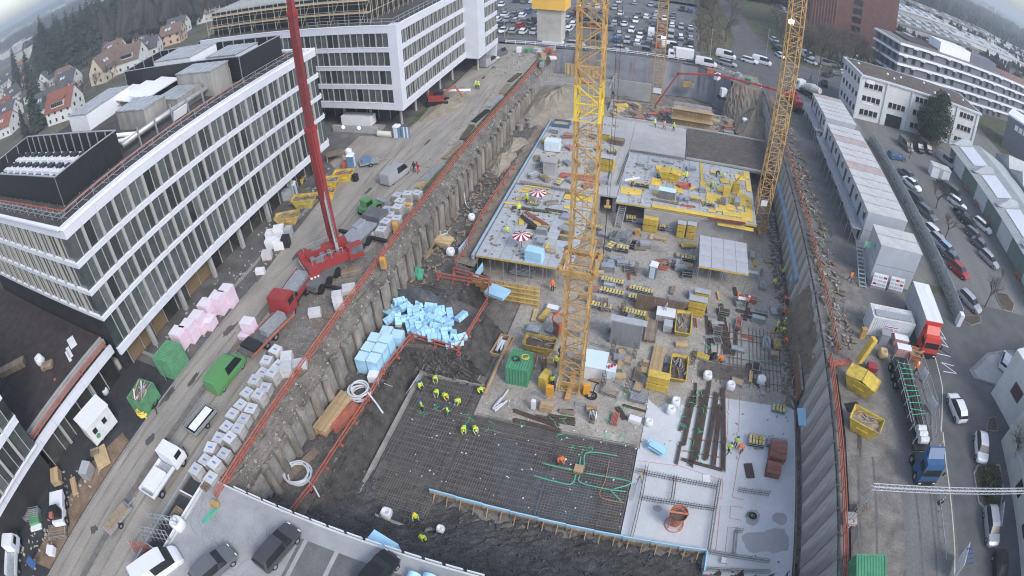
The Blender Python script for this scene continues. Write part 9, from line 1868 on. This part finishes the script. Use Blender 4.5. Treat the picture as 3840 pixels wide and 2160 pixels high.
t=thing('long_glasshouse','long white-roofed building at the edge of the far fields','building',loc=(-560,333,0),rz=R(4));MB().box(-60,-10,0,80,10,6).o('wall',CONC,t);MB().box(-61,-11,6,81,11,6.6).o('roof',WHITE,t)
for k in range(26):MB().box(-58+k*5.2,-10.1,1.5,-54.5+k*5.2,-10,4).o('window',CARG,t)
FIELD=mat('fields',(0.17,0.15,0.09),.95,.35,.02,fine=.2)
for k,(x,y,w,d,a) in enumerate(((-700,430,260,80,.5),(-620,250,180,60,.4),(-430,420,160,90,.6),(-900,350,300,90,.4))):struct('field',MB().cbox((x,y,.02+.004*k),(w,d,.02),rz=a),FIELD)
mat('skylight_dull',(0.45,0.47,0.49),.5,.2,1)
k=0
for x,y,L,W,h,a in ((110,250,70,30,12,20),(170,300,90,34,12,20),(95,215,40,18,9,20),(120,290,60,25,14,20),(230,270,90,30,9,20),(260,340,110,40,10,20),(330,300,90,40,8,20),(210,220,60,24,8,20),(380,380,120,40,9,20),(300,420,120,50,10,20),(190,380,80,40,12,15),(440,460,140,50,9,20),(260,190,60,26,7,18),(330,230,80,30,8,18),(420,300,90,40,8,18),(520,420,130,46,8,18)):
    t=thing('industrial_hall','flat-roofed industrial hall with white skylights, %s of the far right estate' % ORD[k],'hall',loc=(x,y,0),rz=R(a),group='halls of the far right estate');MB().box(-L/2,-W/2,0,L/2,W/2,h).o('wall',(CONC,WW,GW)[k%3],t);MB().box(-L/2-.4,-W/2-.4,h,L/2+.4,W/2+.4,h+.5).o('roof',(MATS['gravel_roof'],MATS['saw_roof'])[k%2],t)
    for i in range(0,int(L/7),2 if k%3 else 1):
        for j in range(2):MB().box(-L/2+3+i*7,-W/4+j*W/2-2.5,h+.5,-L/2+6.5+i*7,-W/4+j*W/2+2.5,h+1.2).o('skylight',MATS['skylight_dull'],t)
    for i in range(int(L/4)):MB().box(-L/2+1+i*4,-W/2-.08,h*.55,-L/2+4+i*4,-W/2-.01,h*.8).o('window',CARG,t)
    k += 1
b=MB();rr=random.Random(50)
for k in range(260):
    a=rr.uniform(.05,1.25) if k%2 else rr.uniform(2.2,2.9);r_=rr.uniform(520,1700);x,y=r_*math.cos(a),r_*math.sin(a);h=6+max(0,(r_-900)*.022);c=rr.uniform(0,3);L,W=rr.uniform(10,40),rr.uniform(9,18);b.cbox((x,y,h-3),(L,W,14),rz=c)
b.o('distant_town',mat('distant_walls',(0.42,0.4,0.37),.9,.5,.004),label='pale roofs and walls of the distant town on the slopes',cat='town',kind='stuff')
t=thing('blue_high_rise','pale blue glazed block standing behind the side street trees','building',loc=(14,262,0));MB().box(-8,0,0,8,12,40).o('wall',mat('blue_glazing',(0.2,0.28,0.34),.4,.1,.3),t)
for f in range(12):MB().box(-8.05,-.1,1+f*3.3,8.05,-.01,1.4+f*3.3).o('floor_band',GALV,t)
# ================================================================ winter haze
b=MB();b.box(-3800,-300,-9.5,3800,3800,62);hz=b.mesh('haze');ho=ob('haze',hz,kind='stuff')
hm=bpy.data.materials.new('winter_haze');hm.use_nodes=True;hn=hm.node_tree;hn.nodes.remove(hn.nodes['Principled BSDF'])
pv=hn.nodes.new('ShaderNodeVolumePrincipled');pv.inputs['Color'].default_value=(0.8,0.87,0.95,1);pv.inputs['Density'].default_value=0.0007;pv.inputs['Anisotropy'].default_value=0.2
hn.links.new(pv.outputs[0],hn.nodes['Material Output'].inputs['Volume']);hz.materials.append(hm)
